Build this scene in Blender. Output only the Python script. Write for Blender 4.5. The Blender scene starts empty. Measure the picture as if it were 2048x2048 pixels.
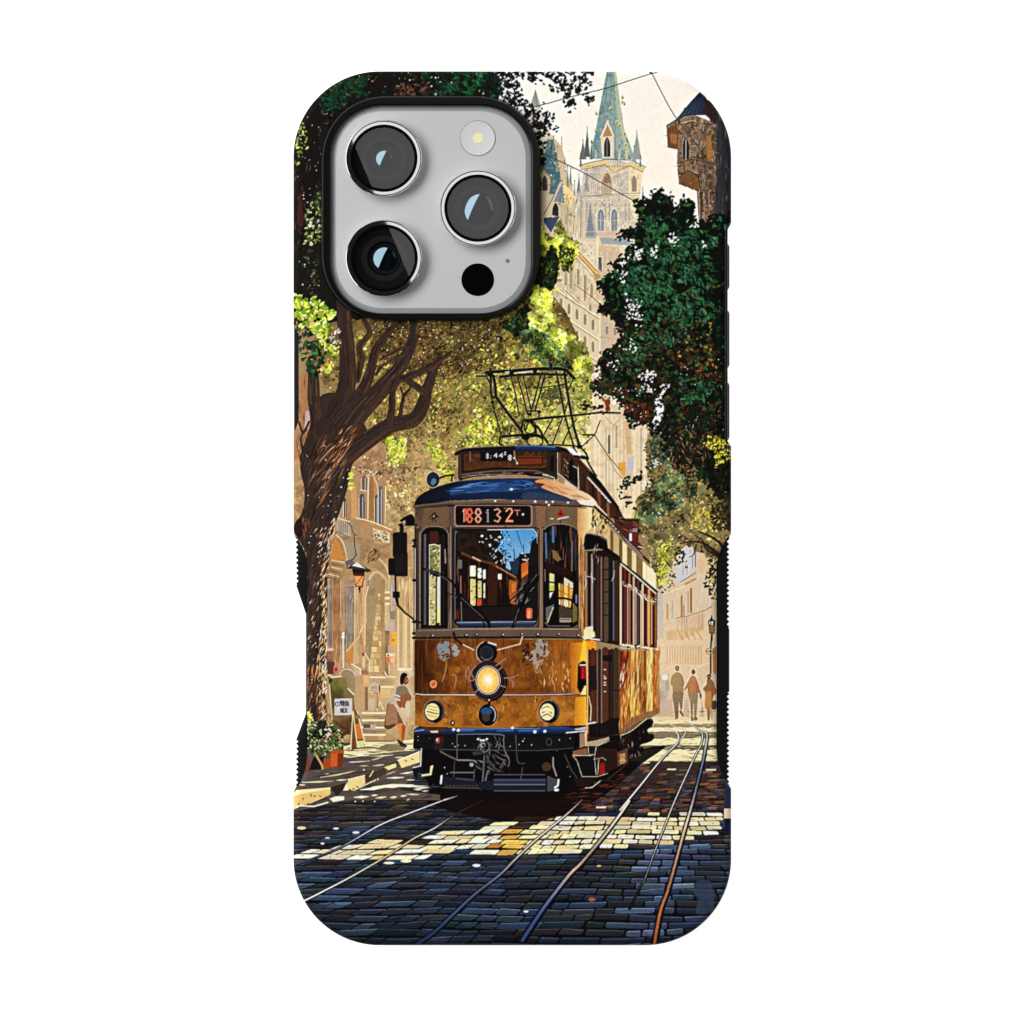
import bpy
import math, random
import numpy as np

# ---------------------------------------------------------------- the printed picture
# The print on the case back is a flat ink picture.  It is painted here, stroke by stroke, on a
# grid of ink dots (units: tenths of a millimetre, roughly) and later becomes the colour
# attribute of the case back's own mesh.
SS = 2
OX, OY, PW, PH = 580, 136, 890, 1762
HH, WW = PH * SS, PW * SS
CV = np.zeros((HH, WW, 3), np.float32)
RNG = np.random.RandomState(7)
ZO = {'T1': (580, 120, .26915), 'T2': (1000, 120, .24845), 'L': (580, 1000, .33126), 'R': (1360, 1040, .31056),
      'B1': (570, 1600, .27433), 'B2': (1000, 1600, .24845), 'A': (780, 720, .16563), 'B': (1040, 720, .16563),
      'C': (760, 1000, .16563), 'D': (1040, 1000, .16563), 'E': (760, 1300, .16563), 'F': (1040, 1300, .16563),
      'G': (580, 600, .16563), 'H': (580, 880, .16563), 'K': (580, 1160, .14493), 'M': (580, 1420, .14493),
      'N': (1160, 440, .16563), 'O': (1160, 740, .16563), 'P': (1240, 1040, .12422), 'Q': (1240, 1280, .12422),
      'U': (820, 600, .21739), 'V': (1060, 440, .10352), 'W': (0, 0, 1.0)}


def z(k, *v):
    ox, oy, s = ZO[k]
    return [(ox + v[i] * s, oy + v[i + 1] * s) for i in range(0, len(v), 2)]


def sm(pts, n=6, closed=False):
    p = [np.array(q, float) for q in pts]
    out = []
    m = len(p)
    rng = range(m if closed else m - 1)
    for i in rng:
        a = p[(i - 1) % m] if (closed or i > 0) else p[i]
        b, c = p[i], p[(i + 1) % m]
        d = p[(i + 2) % m] if (closed or i + 2 < m) else c
        for k in range(n):
            t = k / n
            out.append(tuple(.5 * ((2 * b) + (c - a) * t + (2 * a - 5 * b + 4 * c - d) * t * t + (3 * b - a - 3 * c + d) * t ** 3)))
    if not closed:
        out.append(tuple(p[-1]))
    return out


def rough(pts, step=6, amp=4, seed=0):
    r = np.random.RandomState(seed)
    out = []
    m = len(pts)
    for i in range(m):
        a, b = np.array(pts[i], float), np.array(pts[(i + 1) % m], float)
        k = max(1, int(np.hypot(*(b - a)) / step))
        for j in range(k):
            out.append(tuple(a + (b - a) * j / k + r.uniform(-amp, amp, 2)))
    return out


def mask(pts):
    p = (np.asarray(pts, np.float64) - (OX, OY)) * SS
    x0, y0 = np.floor(p.min(0)).astype(int)
    x1, y1 = np.ceil(p.max(0)).astype(int) + 1
    x0, y0, x1, y1 = max(0, x0), max(0, y0), min(WW, x1), min(HH, y1)
    if x1 <= x0 or y1 <= y0:
        return None
    w = x1 - x0
    cnt = np.zeros((y1 - y0, w + 1), np.int32)
    q = np.roll(p, -1, 0)
    for (xa, ya), (xb, yb) in zip(p, q):
        if ya == yb:
            continue
        if ya > yb:
            xa, ya, xb, yb = xb, yb, xa, ya
        r0, r1 = max(y0, math.ceil(ya - .5)), min(y1, math.ceil(yb - .5))
        if r1 <= r0:
            continue
        r = np.arange(r0, r1)
        xc = xa + (r + .5 - ya) * (xb - xa) / (yb - ya)
        c = np.clip(np.ceil(xc - .5).astype(int) - x0, 0, w)
        np.add.at(cnt, (r - y0, c), 1)
    return y0, y1, x0, x1, (np.cumsum(cnt, 1)[:, :w] % 2).astype(bool)


def put(y0, y1, x0, x1, al, col):
    v = CV[y0:y1, x0:x1]
    if callable(col):
        yy, xx = np.mgrid[y0:y1, x0:x1]
        c = col((xx + .5) / SS + OX, (yy + .5) / SS + OY)
    else:
        c = np.array(col, np.float32)
    al = al[..., None].astype(np.float32)
    v += (c - v) * al


def fill(pts, col, a=1.0):
    m = mask(pts)
    if m:
        put(*m[:4], m[4] * a, col)


def stroke(pts, w, col, a=1.0):
    """tapered round stroke; w = full width, number or one per point"""
    p = (np.asarray(pts, np.float64) - (OX, OY)) * SS
    r = np.broadcast_to(np.asarray(w, float) * SS / 2, (len(p),))
    pad = r.max() + 2
    x0, y0 = np.floor(p.min(0) - pad).astype(int)
    x1, y1 = np.ceil(p.max(0) + pad).astype(int)
    x0, y0, x1, y1 = max(0, x0), max(0, y0), min(WW, x1), min(HH, y1)
    if x1 <= x0 or y1 <= y0:
        return
    al = np.zeros((y1 - y0, x1 - x0), np.float32)
    for i in range(len(p) - 1):
        (ax, ay), (bx, by) = p[i], p[i + 1]
        q = max(r[i], r[i + 1]) + 2
        u0, u1 = max(x0, int(min(ax, bx) - q)), min(x1, int(max(ax, bx) + q) + 1)
        v0, v1 = max(y0, int(min(ay, by) - q)), min(y1, int(max(ay, by) + q) + 1)
        if u1 <= u0 or v1 <= v0:
            continue
        yy, xx = np.mgrid[v0:v1, u0:u1] + .5
        dx, dy = bx - ax, by - ay
        t = np.clip(((xx - ax) * dx + (yy - ay) * dy) / max(1e-9, dx * dx + dy * dy), 0, 1)
        d = np.hypot(xx - ax - t * dx, yy - ay - t * dy)
        s = al[v0 - y0:v1 - y0, u0 - x0:u1 - x0]
        np.maximum(s, np.clip(r[i] + (r[i + 1] - r[i]) * t - d + .5, 0, 1), out=s)
    put(y0, y1, x0, x1, al * a, col)


def ell(cx, cy, rx, ry, col, a=1.0, rot=0, n=28):
    t = np.linspace(0, 2 * math.pi, n, endpoint=False)
    c, s = math.cos(rot), math.sin(rot)
    fill(np.c_[cx + rx * np.cos(t) * c - ry * np.sin(t) * s, cy + rx * np.cos(t) * s + ry * np.sin(t) * c], col, a)


def ring(cx, cy, rx, ry, w, col, a=1.0, t0=0, t1=360):
    t = np.radians(np.linspace(t0, t1, 36))
    stroke(np.c_[cx + rx * np.cos(t), cy + ry * np.sin(t)], w, col, a)


def rect(x0, y0, x1, y1, col, a=1.0):
    fill([(x0, y0), (x1, y0), (x1, y1), (x0, y1)], col, a)


def rrect(x0, y0, x1, y1, r, col, a=1.0):
    pts = []
    for cx, cy, s in ((x1 - r, y0 + r, -90), (x1 - r, y1 - r, 0), (x0 + r, y1 - r, 90), (x0 + r, y0 + r, 180)):
        for k in range(6):
            t = math.radians(s + 18 * k)
            pts.append((cx + r * math.cos(t), cy + r * math.sin(t)))
    fill(pts, col, a)


def gv(c0, c1, y0, y1):
    c0, c1 = np.array(c0, np.float32), np.array(c1, np.float32)
    return lambda x, y: c0 + (c1 - c0) * np.clip((y - y0) / (y1 - y0), 0, 1)[..., None]


def gh(c0, c1, x0, x1):
    c0, c1 = np.array(c0, np.float32), np.array(c1, np.float32)
    return lambda x, y: c0 + (c1 - c0) * np.clip((x - x0) / (x1 - x0), 0, 1)[..., None]


def fbm(sc, octv=3, seed=1):
    r = np.random.RandomState(seed)
    out = np.zeros((HH, WW), np.float32)
    amp, tot = 1., 0.
    for o in range(octv):
        s = sc * SS / 2 ** o
        gh_, gw_ = int(HH / s) + 3, int(WW / s) + 3
        g = r.rand(gh_, gw_).astype(np.float32)
        y, x = np.arange(HH) / s, np.arange(WW) / s
        yi, xi = y.astype(int), x.astype(int)
        fy, fx = (y - yi)[:, None], (x - xi)[None]
        fy, fx = fy * fy * (3 - 2 * fy), fx * fx * (3 - 2 * fx)
        a = g[yi][:, xi] * (1 - fx) + g[yi][:, xi + 1] * fx
        b = g[yi + 1][:, xi] * (1 - fx) + g[yi + 1][:, xi + 1] * fx
        out += amp * (a * (1 - fy) + b * fy)
        tot += amp
        amp *= .5
    return out / tot


def mottle(pts, c, a=.6, lo=.5, seed=3, sc=10):
    """patches of colour c inside pts where noise is high"""
    m = mask(pts)
    if not m:
        return
    n = fbm_cached(sc, seed)[m[0]:m[1], m[2]:m[3]]
    put(*m[:4], m[4] * np.clip((n - lo) * 7 + .15, 0, 1) * a, c)


_fc = {}


def fbm_cached(sc, seed):
    if (sc, seed) not in _fc:
        _fc[(sc, seed)] = fbm(sc, 3, seed)
    return _fc[(sc, seed)]


LT = np.linspace(0, 2 * math.pi, 9)[:-1]


def leaf(x, y, l, w, ang, col, a=1.0):
    c, s = math.cos(ang), math.sin(ang)
    u = np.cos(LT) * l
    v = np.sin(LT) * w * (1 - .35 * np.cos(LT))
    fill(np.c_[x + u * c - v * s, y + u * s + v * c], col, a)


def pick(pal, r):
    c = np.array(pal[r.randint(len(pal))], np.float32)
    return np.clip(c * r.uniform(.82, 1.18) + r.uniform(-5, 5, 3), 0, 255)


def inside(pts, n, r):
    """n random points inside polygon"""
    P = np.asarray(pts, float)
    lo, hi = P.min(0), P.max(0)
    out = []
    x2, y2 = np.roll(P[:, 0], -1), np.roll(P[:, 1], -1)
    while len(out) < n:
        q = r.uniform(lo, hi, (n * 2, 2))
        k = np.zeros(len(q), bool)
        for xa, ya, xb, yb in zip(P[:, 0], P[:, 1], x2, y2):
            if ya != yb:
                k ^= ((ya > q[:, 1]) != (yb > q[:, 1])) & (q[:, 0] < (xb - xa) * (q[:, 1] - ya) / (yb - ya) + xa)
        out.extend(q[k].tolist())
    return np.array(out[:n])


def leaves(pts, n, l0, l1, pal, seed=0, ang=None, spread=3.14, asp=.5, a=1.0, clump=None, sh=None):
    r = np.random.RandomState(seed)
    sh = sh or (20 if n > 250 else 0)
    S = fbm_cached(sh, 77) if sh else None
    q = inside(pts, n, r)
    for x, y in q:
        if clump is not None:
            iy, ix = int((y - OY) * SS), int((x - OX) * SS)
            if not (0 <= iy < HH and 0 <= ix < WW) or fbm_cached(*clump[:2])[iy, ix] < clump[2]:
                continue
        l = r.uniform(l0, l1)
        c = pick(pal, r)
        if S is not None:
            iy, ix = min(HH - 1, max(0, int((y - OY) * SS))), min(WW - 1, max(0, int((x - OX) * SS)))
            c = c * np.clip(.6 + (S[iy, ix] - .36) * 2.4, .5, 1.35)
        leaf(x, y, l, l * asp * r.uniform(.7, 1.3), (ang if ang is not None else 0) + r.uniform(-spread, spread), c, a)


def edge_leaves(pts, n, l0, l1, pal, seed=0, out=5, asp=.55):
    """leaves scattered along a polyline"""
    r = np.random.RandomState(seed)
    P = np.asarray(pts, float)
    seg = np.hypot(*(P[1:] - P[:-1]).T)
    cs = np.r_[0, np.cumsum(seg)]
    for t in r.uniform(0, cs[-1], n):
        i = min(len(seg) - 1, np.searchsorted(cs, t) - 1)
        p = P[i] + (P[i + 1] - P[i]) * (t - cs[i]) / max(seg[i], 1e-6)
        p = p + r.normal(0, out, 2)
        l = r.uniform(l0, l1)
        leaf(p[0], p[1], l, l * asp * r.uniform(.7, 1.3), r.uniform(0, 6.28), pick(pal, r))


def dots(pts, n, r0, r1, pal, seed=0, a=1.0):
    r = np.random.RandomState(seed)
    for x, y in inside(pts, n, r):
        s = r.uniform(r0, r1)
        ell(x, y, s, s * r.uniform(.6, 1.2), pick(pal, r), a, r.uniform(0, 3), 7)


def streaks(pts, n, l0, l1, w0, w1, pal, ang, spread=.15, seed=0, a=1.0):
    r = np.random.RandomState(seed)
    for x, y in inside(pts, n, r):
        t, l = ang + r.uniform(-spread, spread), r.uniform(l0, l1) / 2
        w = r.uniform(w0, w1)
        dx, dy = math.cos(t) * l, math.sin(t) * l
        j = r.uniform(-.12, .12) * l
        stroke([(x - dx, y - dy), (x - dy / l * j, y + dx / l * j), (x + dx, y + dy)], [w * .3, w, w * .3], pick(pal, r), a)


GL = {'0': [[(0, 0), (1, 0), (1, 2), (0, 2), (0, 0)]], '1': [[(.1, .4), (.5, 0), (.5, 2)]], '2': [[(0, .4), (.3, 0), (.8, 0), (1, .5), (0, 2), (1, 2)]],
      '3': [[(0, .2), (.5, 0), (1, .4), (.4, .95), (1, 1.4), (.6, 2), (0, 1.8)]], '4': [[(.8, 2), (.8, 0), (0, 1.3), (1, 1.3)]],
      '8': [[(.5, 1), (0, .6), (.3, 0), (.7, 0), (1, .6), (.5, 1), (0, 1.5), (.3, 2), (.7, 2), (1, 1.5), (.5, 1)]],
      'T': [[(0, 0), (1, 0)], [(.5, 0), (.5, 2)]], ':': [[(.4, .6), (.5, .6)], [(.4, 1.6), (.5, 1.6)]], '_': [[(0, 2), (1, 2)]],
      'C': [[(1, .2), (.5, 0), (0, .6), (0, 1.5), (.5, 2), (1, 1.8)]], 'I': [[(.5, 0), (.5, 2)]], 'E': [[(1, 0), (0, 0), (0, 2), (1, 2)], [(0, 1), (.8, 1)]],
      'B': [[(0, 0), (0, 2), (.8, 2), (1, 1.5), (.7, 1), (0, 1)], [(.7, 1), (.9, .5), (.7, 0), (0, 0)]], 'N': [[(0, 2), (0, 0), (1, 2), (1, 0)]],
      'K': [[(0, 0), (0, 2)], [(1, 0), (0, 1.1), (1, 2)]], 'H': [[(0, 0), (0, 2)], [(1, 0), (1, 2)], [(0, 1), (1, 1)]],
      'R': [[(0, 2), (0, 0), (.8, 0), (1, .5), (.7, 1), (0, 1)], [(.5, 1), (1, 2)]], 'D': [[(0, 0), (0, 2), (.7, 1.9), (1, 1), (.7, .1), (0, 0)]]}


def text(s, x, y, w, h, gap, lw, col, a=1.0):
    for ch in s:
        for pl in GL.get(ch, []):
            stroke([(x + px * w, y + py * h / 2) for px, py in pl], lw, col, a)
        x += w + gap


def glow(cx, cy, rx, ry, col, a):
    """soft airbrushed wash of one ink"""
    x0, x1, y0, y1 = int((cx - 2.4 * rx - OX) * SS), int((cx + 2.4 * rx - OX) * SS), int((cy - 2.4 * ry - OY) * SS), int((cy + 2.4 * ry - OY) * SS)
    x0, y0, x1, y1 = max(0, x0), max(0, y0), min(WW, x1), min(HH, y1)
    yy, xx = np.mgrid[y0:y1, x0:x1] / SS
    put(y0, y1, x0, x1, a * np.exp(-((xx + OX - cx) / rx) ** 2 - ((yy + OY - cy) / ry) ** 2), col)


def paint_sky_and_cathedral():
    CV[:] = (150, 122, 84)
    fill([(560, 120), (1480, 120), (1480, 900), (1000, 900), (560, 500)], gv((248, 239, 230), (252, 243, 226), 140, 480))
    for k in range(14):   # faint cream cloud brush marks
        x, y = 1240 + RNG.uniform(-120, 120), RNG.uniform(160, 430)
        ell(x, y, RNG.uniform(20, 50), RNG.uniform(6, 16), (255, 246, 222), .25, RNG.uniform(-.4, .4))
    # (more pinnacles rise from the left block)
    # far spire behind the leaves
    fill(z('T2', 285, 235, 240, 380, 230, 700, 480, 1250, 430, 640, 320, 380), (196, 190, 176))
    fill(z('T2', 285, 235, 243, 370, 330, 385), (150, 152, 142))
    stroke(z('T2', 287, 245, 292, 380), .8, (90, 95, 92))
    # main tower body
    body = z('T2', 680, 840, 660, 1000, 620, 1080, 600, 1460, 700, 1900, 1060, 1900, 1130, 1200, 1130, 960, 1170, 860, 920, 800)
    fill(body, gv((196, 186, 172), (228, 206, 176), 330, 520))
    mottle(body, (170, 160, 156), .5, .56, 4, 8)
    mottle(body, (240, 222, 192), .6, .6, 5, 6)
    fill(z('T2', 1040, 860, 1150, 880, 1120, 1180, 1085, 1300, 1030, 1120), (238, 216, 170))
    streaks(body, 420, 3, 12, .6, 1.5, [(150, 138, 130), (244, 228, 196), (176, 150, 124), (128, 120, 120), (226, 200, 160)], 1.57, .12, 300, .75)
    streaks(body, 110, 5, 16, .6, 1.3, [(136, 122, 112), (246, 230, 198), (190, 160, 124)], 0, .12, 301, .75)
    # spire
    sp = z('T2', 860, 88, 800, 400, 768, 580, 720, 790, 850, 800, 1060, 800, 1110, 850, 1000, 560, 960, 300, 935, 88)
    fill(sp, gh((112, 142, 142), (164, 176, 166), 1185, 1262))
    mottle(sp, (82, 116, 120), .6, .55, 6, 7)
    mottle(sp, (150, 176, 166), .6, .6, 7, 5)
    fill(z('T2', 935, 88, 960, 300, 1000, 560, 1060, 790, 1000, 700, 950, 480, 925, 250, 915, 88), (190, 190, 150), .75)
    streaks(sp, 170, 3, 10, .6, 1.3, [(92, 120, 122), (182, 194, 186), (130, 152, 150), (206, 204, 168)], 1.57, .3, 308, .7)
    for a in (870, 895, 915):
        stroke(z('T2', a, 95, a - (905 - a) * 1.6, 780), .9, (84, 110, 112), .7)
    for k, (x, y) in enumerate([(890, 390), (985, 300), (985, 340), (1000, 350), (960, 520), (1000, 590), (1010, 680), (1020, 740), (775, 430), (770, 570), (740, 660), (940, 500), (870, 500)]):
        p = z('T2', x, y)[0]
        ell(p[0], p[1], 3, 4, (206, 198, 150))
        ell(p[0] + 1, p[1] + 1.6, 1.6, 2, (92, 92, 70))
    # dormer
    fill(z('T2', 865, 490, 810, 620, 820, 790, 915, 790, 915, 610), (226, 205, 178))
    fill(z('T2', 865, 520, 825, 620, 905, 610), (176, 128, 84))
    stroke(z('T2', 865, 490, 808, 625), 1.6, (240, 226, 200))
    stroke(z('T2', 865, 490, 918, 615), 1.6, (240, 226, 200))
    fill(sm(z('T2', 838, 780, 838, 680, 862, 620, 888, 680, 888, 780), 4), (50, 54, 66))
    stroke(z('T2', 862, 640, 862, 780), 1, (190, 180, 170))
    # cornice
    fill(z('T2', 640, 850, 720, 830, 850, 800, 920, 870, 1050, 815, 1175, 870, 1150, 900, 1040, 850, 920, 905, 840, 840, 700, 880, 650, 880), (222, 196, 140))
    stroke(z('T2', 640, 850, 720, 826, 850, 800, 1050, 806, 1175, 862), 1.5, (84, 112, 112))
    stroke(z('T2', 650, 884, 720, 872, 845, 840, 920, 905, 1040, 850, 1150, 902), 1.2, (140, 104, 70))
    for x in range(700, 1050, 22):
        p = z('T2', x, 850)[0]
        rect(p[0], p[1], p[0] + 1.8, p[1] + 3.5, (120, 96, 72), .7)
    # pinnacles
    for x, y0, y1, w, c in ((668, 655, 800, 30, (110, 112, 108)), (702, 555, 780, 26, (92, 96, 96)), (1102, 585, 800, 40, (150, 152, 150)), (635, 930, 1080, 20, (120, 124, 128)),
                            (568, 880, 1040, 16, (120, 122, 122)), (496, 640, 900, 22, (150, 140, 110)), (525, 800, 980, 28, (112, 120, 124)), (700, 890, 1060, 24, (150, 146, 142)), (1150, 1040, 1120, 10, (110, 104, 96))):
        fill(z('T2', x, y0, x - w, y1, x + w, y1), c)
        stroke(z('T2', x, y0 - 20, x, y0 + 30), 1, (80, 80, 80))
        stroke(z('T2', x + w * .4, (y0 + y1) / 2, x + w, y1), 1.2, (214, 204, 176))
    # belfry windows, two storeys
    fill(sm(z('T2', 815, 1080, 815, 950, 860, 880, 905, 950, 905, 1080), 4), (202, 176, 142))
    stroke(sm(z('T2', 810, 1010, 815, 950, 860, 885, 905, 950, 912, 1010), 4), 1.6, (236, 214, 170))
    fill(sm(z('T2', 830, 990, 835, 950, 862, 910, 890, 950, 895, 990), 4), (152, 112, 82))
    for x in range(822, 905, 14):
        stroke(z('T2', x, 970, x, 1080), .9, (120, 116, 120))
    for x in range(735, 815, 16):
        stroke(z('T2', x, 1000, x, 1080), .8, (150, 142, 138))
    fill(sm(z('T2', 1060, 1060, 1062, 960, 1080, 930, 1100, 970, 1098, 1060), 4), (150, 134, 110))
    stroke(z('T2', 600, 1095, 740, 1090, 1130, 1070), 1.2, (116, 120, 124))
    stroke(z('T2', 740, 1110, 1130, 1095), 1.2, (240, 224, 190))
    for x in (812, 920):
        fill(sm(z('T2', x - 24, 1375, x - 24, 1240, x, 1200, x + 24, 1240, x + 24, 1375), 4), (122, 128, 142))
        stroke(sm(z('T2', x - 28, 1375, x - 28, 1240, x, 1196, x + 28, 1240, x + 28, 1375), 4), 1.4, (240, 222, 190))
        stroke(z('T2', x, 1230, x, 1370), 1, (205, 196, 190))
        stroke(z('T2', x - 22, 1290, x + 22, 1290), 1, (205, 196, 190))
    stroke(sm(z('T2', 770, 1180, 800, 1130, 860, 1105, 920, 1135, 950, 1180), 5), 2.2, (214, 170, 120), .8)
    dots(z('T2', 760, 1120, 980, 1120, 980, 1200, 760, 1200), 40, .7, 1.5, [(150, 120, 90), (240, 222, 186), (120, 110, 110)], 3)
    fill(z('T2', 780, 1380, 960, 1380, 1080, 1400, 1080, 1420, 780, 1440), (206, 172, 150))
    fill(z('T2', 800, 1430, 1060, 1440, 1040, 1490, 820, 1480), (140, 150, 154))
    # slate side spire
    fill(z('T2', 705, 1110, 670, 1450, 790, 1450, 745, 1120), (206, 190, 168))
    fill(z('T2', 728, 1130, 690, 1430, 780, 1430), (112, 124, 136))
    stroke(z('T2', 728, 1130, 765, 1420), 1.4, (206, 200, 180))
    fill(z('T2', 620, 1060, 620, 1440, 690, 1440, 720, 1100, 690, 1040), (186, 174, 156), .7)
    for x in (590, 600, 655, 680):
        stroke(z('T2', x, 1100, x - 6, 1430), 1.1, (120, 110, 100) if x % 2 else (236, 216, 176))
    # left church block, teal roof
    fill(z('T2', 330, 640, 330, 1480, 560, 1480, 640, 1300, 600, 1080, 560, 980, 500, 700, 430, 620), (198, 180, 150))
    fill(z('T2', 380, 640, 330, 900, 400, 1080, 440, 1080, 490, 960, 470, 820, 430, 640), (70, 104, 112))
    mottle(z('T2', 380, 640, 330, 900, 400, 1080, 440, 1080, 490, 960, 430, 640), (120, 146, 140), .6, .56, 8, 5)
    fill(z('T2', 350, 880, 330, 930, 330, 1060, 400, 1060, 405, 950), (206, 170, 126))
    fill(sm(z('T2', 340, 1050, 340, 970, 360, 930, 380, 970, 385, 1050), 4), (64, 70, 82))
    fill(z('T2', 500, 990, 430, 1140, 520, 1150, 530, 1020), (120, 132, 136))
    fill(z('T2', 505, 1000, 530, 1010, 610, 1090, 560, 1200, 515, 1130), (236, 208, 146))
    fill(sm(z('T2', 420, 1250, 425, 1190, 448, 1150, 470, 1190, 470, 1260), 4), (40, 42, 46))
    fill(z('T2', 350, 1270, 350, 1300, 410, 1390, 480, 1260), (56, 66, 92))
    fill(sm(z('T2', 520, 1320, 524, 1220, 540, 1180, 552, 1230, 545, 1330), 4), (170, 156, 104))
    streaks(z('T2', 480, 1100, 640, 1100, 640, 1420, 500, 1420), 60, 6, 24, .8, 2, [(240, 220, 176), (150, 136, 116), (120, 110, 100), (226, 200, 150)], 1.6, .15, 5)
    dots(z('T2', 340, 700, 560, 700, 640, 1280, 340, 1280), 90, .7, 1.8, [(90, 84, 70), (240, 226, 190), (200, 176, 120), (70, 80, 84)], 8)
    for x, y0, y1, w, c in ((460, 700, 900, 12, (140, 142, 126)), (430, 620, 760, 10, (120, 124, 116)), (520, 820, 1000, 10, (206, 190, 146)), (545, 860, 1020, 9, (120, 124, 120)), (600, 980, 1090, 9, (150, 148, 140)), (650, 760, 860, 10, (110, 112, 108)), (735, 660, 800, 12, (104, 116, 114)), (770, 700, 800, 10, (190, 182, 146)), (960, 700, 800, 10, (206, 198, 156)), (1020, 640, 800, 12, (200, 192, 150)), (1080, 700, 820, 10, (150, 152, 146)), (1130, 780, 860, 10, (120, 122, 118))):
        fill(z('T2', x, y0, x - w, y1, x + w, y1), c)
        stroke(z('T2', x, y0 - 12, x, y0 + 20), .8, (84, 84, 80))
        ell(*z('T2', x, y0 - 6)[0], 1.3, 1.6, (70, 70, 68))
    for x in (850, 880, 1010, 1040, 700, 730):
        fill(z('T2', x - 7, 1290, x - 7, 1160, x, 1140, x + 7, 1160, x + 7, 1290), (150, 140, 134), .6)
    for y in (905, 1100, 1125, 1195, 1385, 1425):
        stroke(z('T2', 660, y, 1120, y - 10), 1.1, (236, 218, 180) if y % 2 else (136, 124, 114), .7)
    glow(1180, 560, 90, 110, (244, 228, 194), .3)
    dots(z('T2', 640, 860, 1120, 860, 1120, 1400, 640, 1400), 130, .5, 1.2, [(140, 124, 110), (244, 230, 200), (206, 176, 130), (110, 106, 108)], 9)


def paint_turret():
    wall = z('T2', 1690, 240, 1900, 400, 1900, 1500, 1660, 1500, 1690, 1000)
    fill(wall, gh((66, 62, 62), (38, 38, 46), 1420, 1460))
    streaks(wall, 60, 10, 40, .8, 2.4, [(90, 88, 96), (30, 30, 36), (60, 62, 76), (110, 96, 84)], 1.5, .2, 3)
    body = z('T2', 1340, 530, 1420, 480, 1560, 440, 1660, 480, 1740, 520, 1740, 940, 1720, 1330, 1600, 1310, 1585, 1050, 1440, 1000, 1425, 830, 1430, 715, 1350, 700)
    fill(body, gh((132, 108, 86), (96, 78, 66), 1350, 1430))
    mottle(body, (72, 54, 44), .8, .5, 11, 5)
    mottle(body, (170, 136, 104), .7, .58, 12, 5)
    mottle(body, (176, 110, 56), .5, .66, 13, 7)
    streaks(body, 200, 4, 16, .6, 1.8, [(70, 56, 48), (176, 148, 118), (52, 42, 38), (150, 120, 92), (206, 182, 152)], 1.57, .12, 305, .8)
    streaks(body, 60, 6, 20, .6, 1.6, [(52, 42, 38), (190, 164, 132)], .05, .15, 306, .8)
    dome = z('T2', 1610, 255, 1540, 330, 1480, 400, 1420, 475, 1560, 440, 1650, 440, 1660, 300)
    fill(dome, gh((62, 74, 96), (38, 46, 66), 1370, 1412))
    for k in range(6):
        stroke(z('T2', 1608, 262, 1450 + k * 38, 460 - k * 6), 1, (26, 32, 46))
    ring(*z('T2', 1500, 400)[0], 5, 4, 1.2, (22, 28, 42), 1, 180, 360)
    fill(z('T2', 1640, 300, 1690, 330, 1760, 420, 1740, 520, 1650, 440), (52, 38, 34))
    fill(z('T2', 1345, 550, 1352, 690, 1432, 710, 1440, 570, 1420, 520), (112, 76, 44))
    fill(z('T2', 1370, 590, 1375, 665, 1420, 680, 1425, 600), (156, 104, 54))
    stroke(z('T2', 1340, 530, 1420, 480, 1520, 440, 1650, 440), 2, (40, 32, 28))
    stroke(z('T2', 1350, 700, 1432, 715), 2, (36, 28, 24))
    stroke(z('T2', 1450, 510, 1540, 488, 1575, 490), 1.6, (214, 190, 160))
    stroke(z('T2', 1430, 590, 1520, 500, 1700, 520), 1.2, (60, 46, 40))
    fill(sm(z('T2', 1475, 800, 1475, 680, 1495, 625, 1520, 680, 1520, 800), 4), (38, 38, 42))
    stroke(z('T2', 1497, 640, 1497, 800), 1.3, (206, 200, 196))
    stroke(sm(z('T2', 1466, 800, 1466, 680, 1495, 615, 1530, 680, 1530, 800), 4), 1.2, (166, 140, 112))
    fill(z('T2', 1660, 640, 1700, 600, 1705, 800, 1670, 820), (160, 108, 46))
    fill(sm(z('T2', 1450, 930, 1500, 905, 1580, 925, 1610, 1000, 1585, 1040, 1450, 985), 4), (118, 80, 44))
    stroke(sm(z('T2', 1440, 990, 1530, 1025, 1600, 1060), 4), 1.5, (34, 26, 22))
    stroke(sm(z('T2', 1450, 930, 1520, 895, 1590, 940, 1615, 1050, 1620, 1300), 5), 1.6, (50, 40, 34))
    stroke(z('T2', 1428, 830, 1540, 800, 1700, 830), 1.4, (54, 44, 38))
    for x in (1600, 1640, 1680, 1715):
        stroke(z('T2', x, 1060, x + 6, 1300), 1.2, (60, 44, 36) if x % 40 else (180, 150, 120))
    dots(body, 60, .6, 1.5, [(200, 170, 136), (60, 46, 38), (176, 110, 48), (30, 26, 24)], 6)


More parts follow.
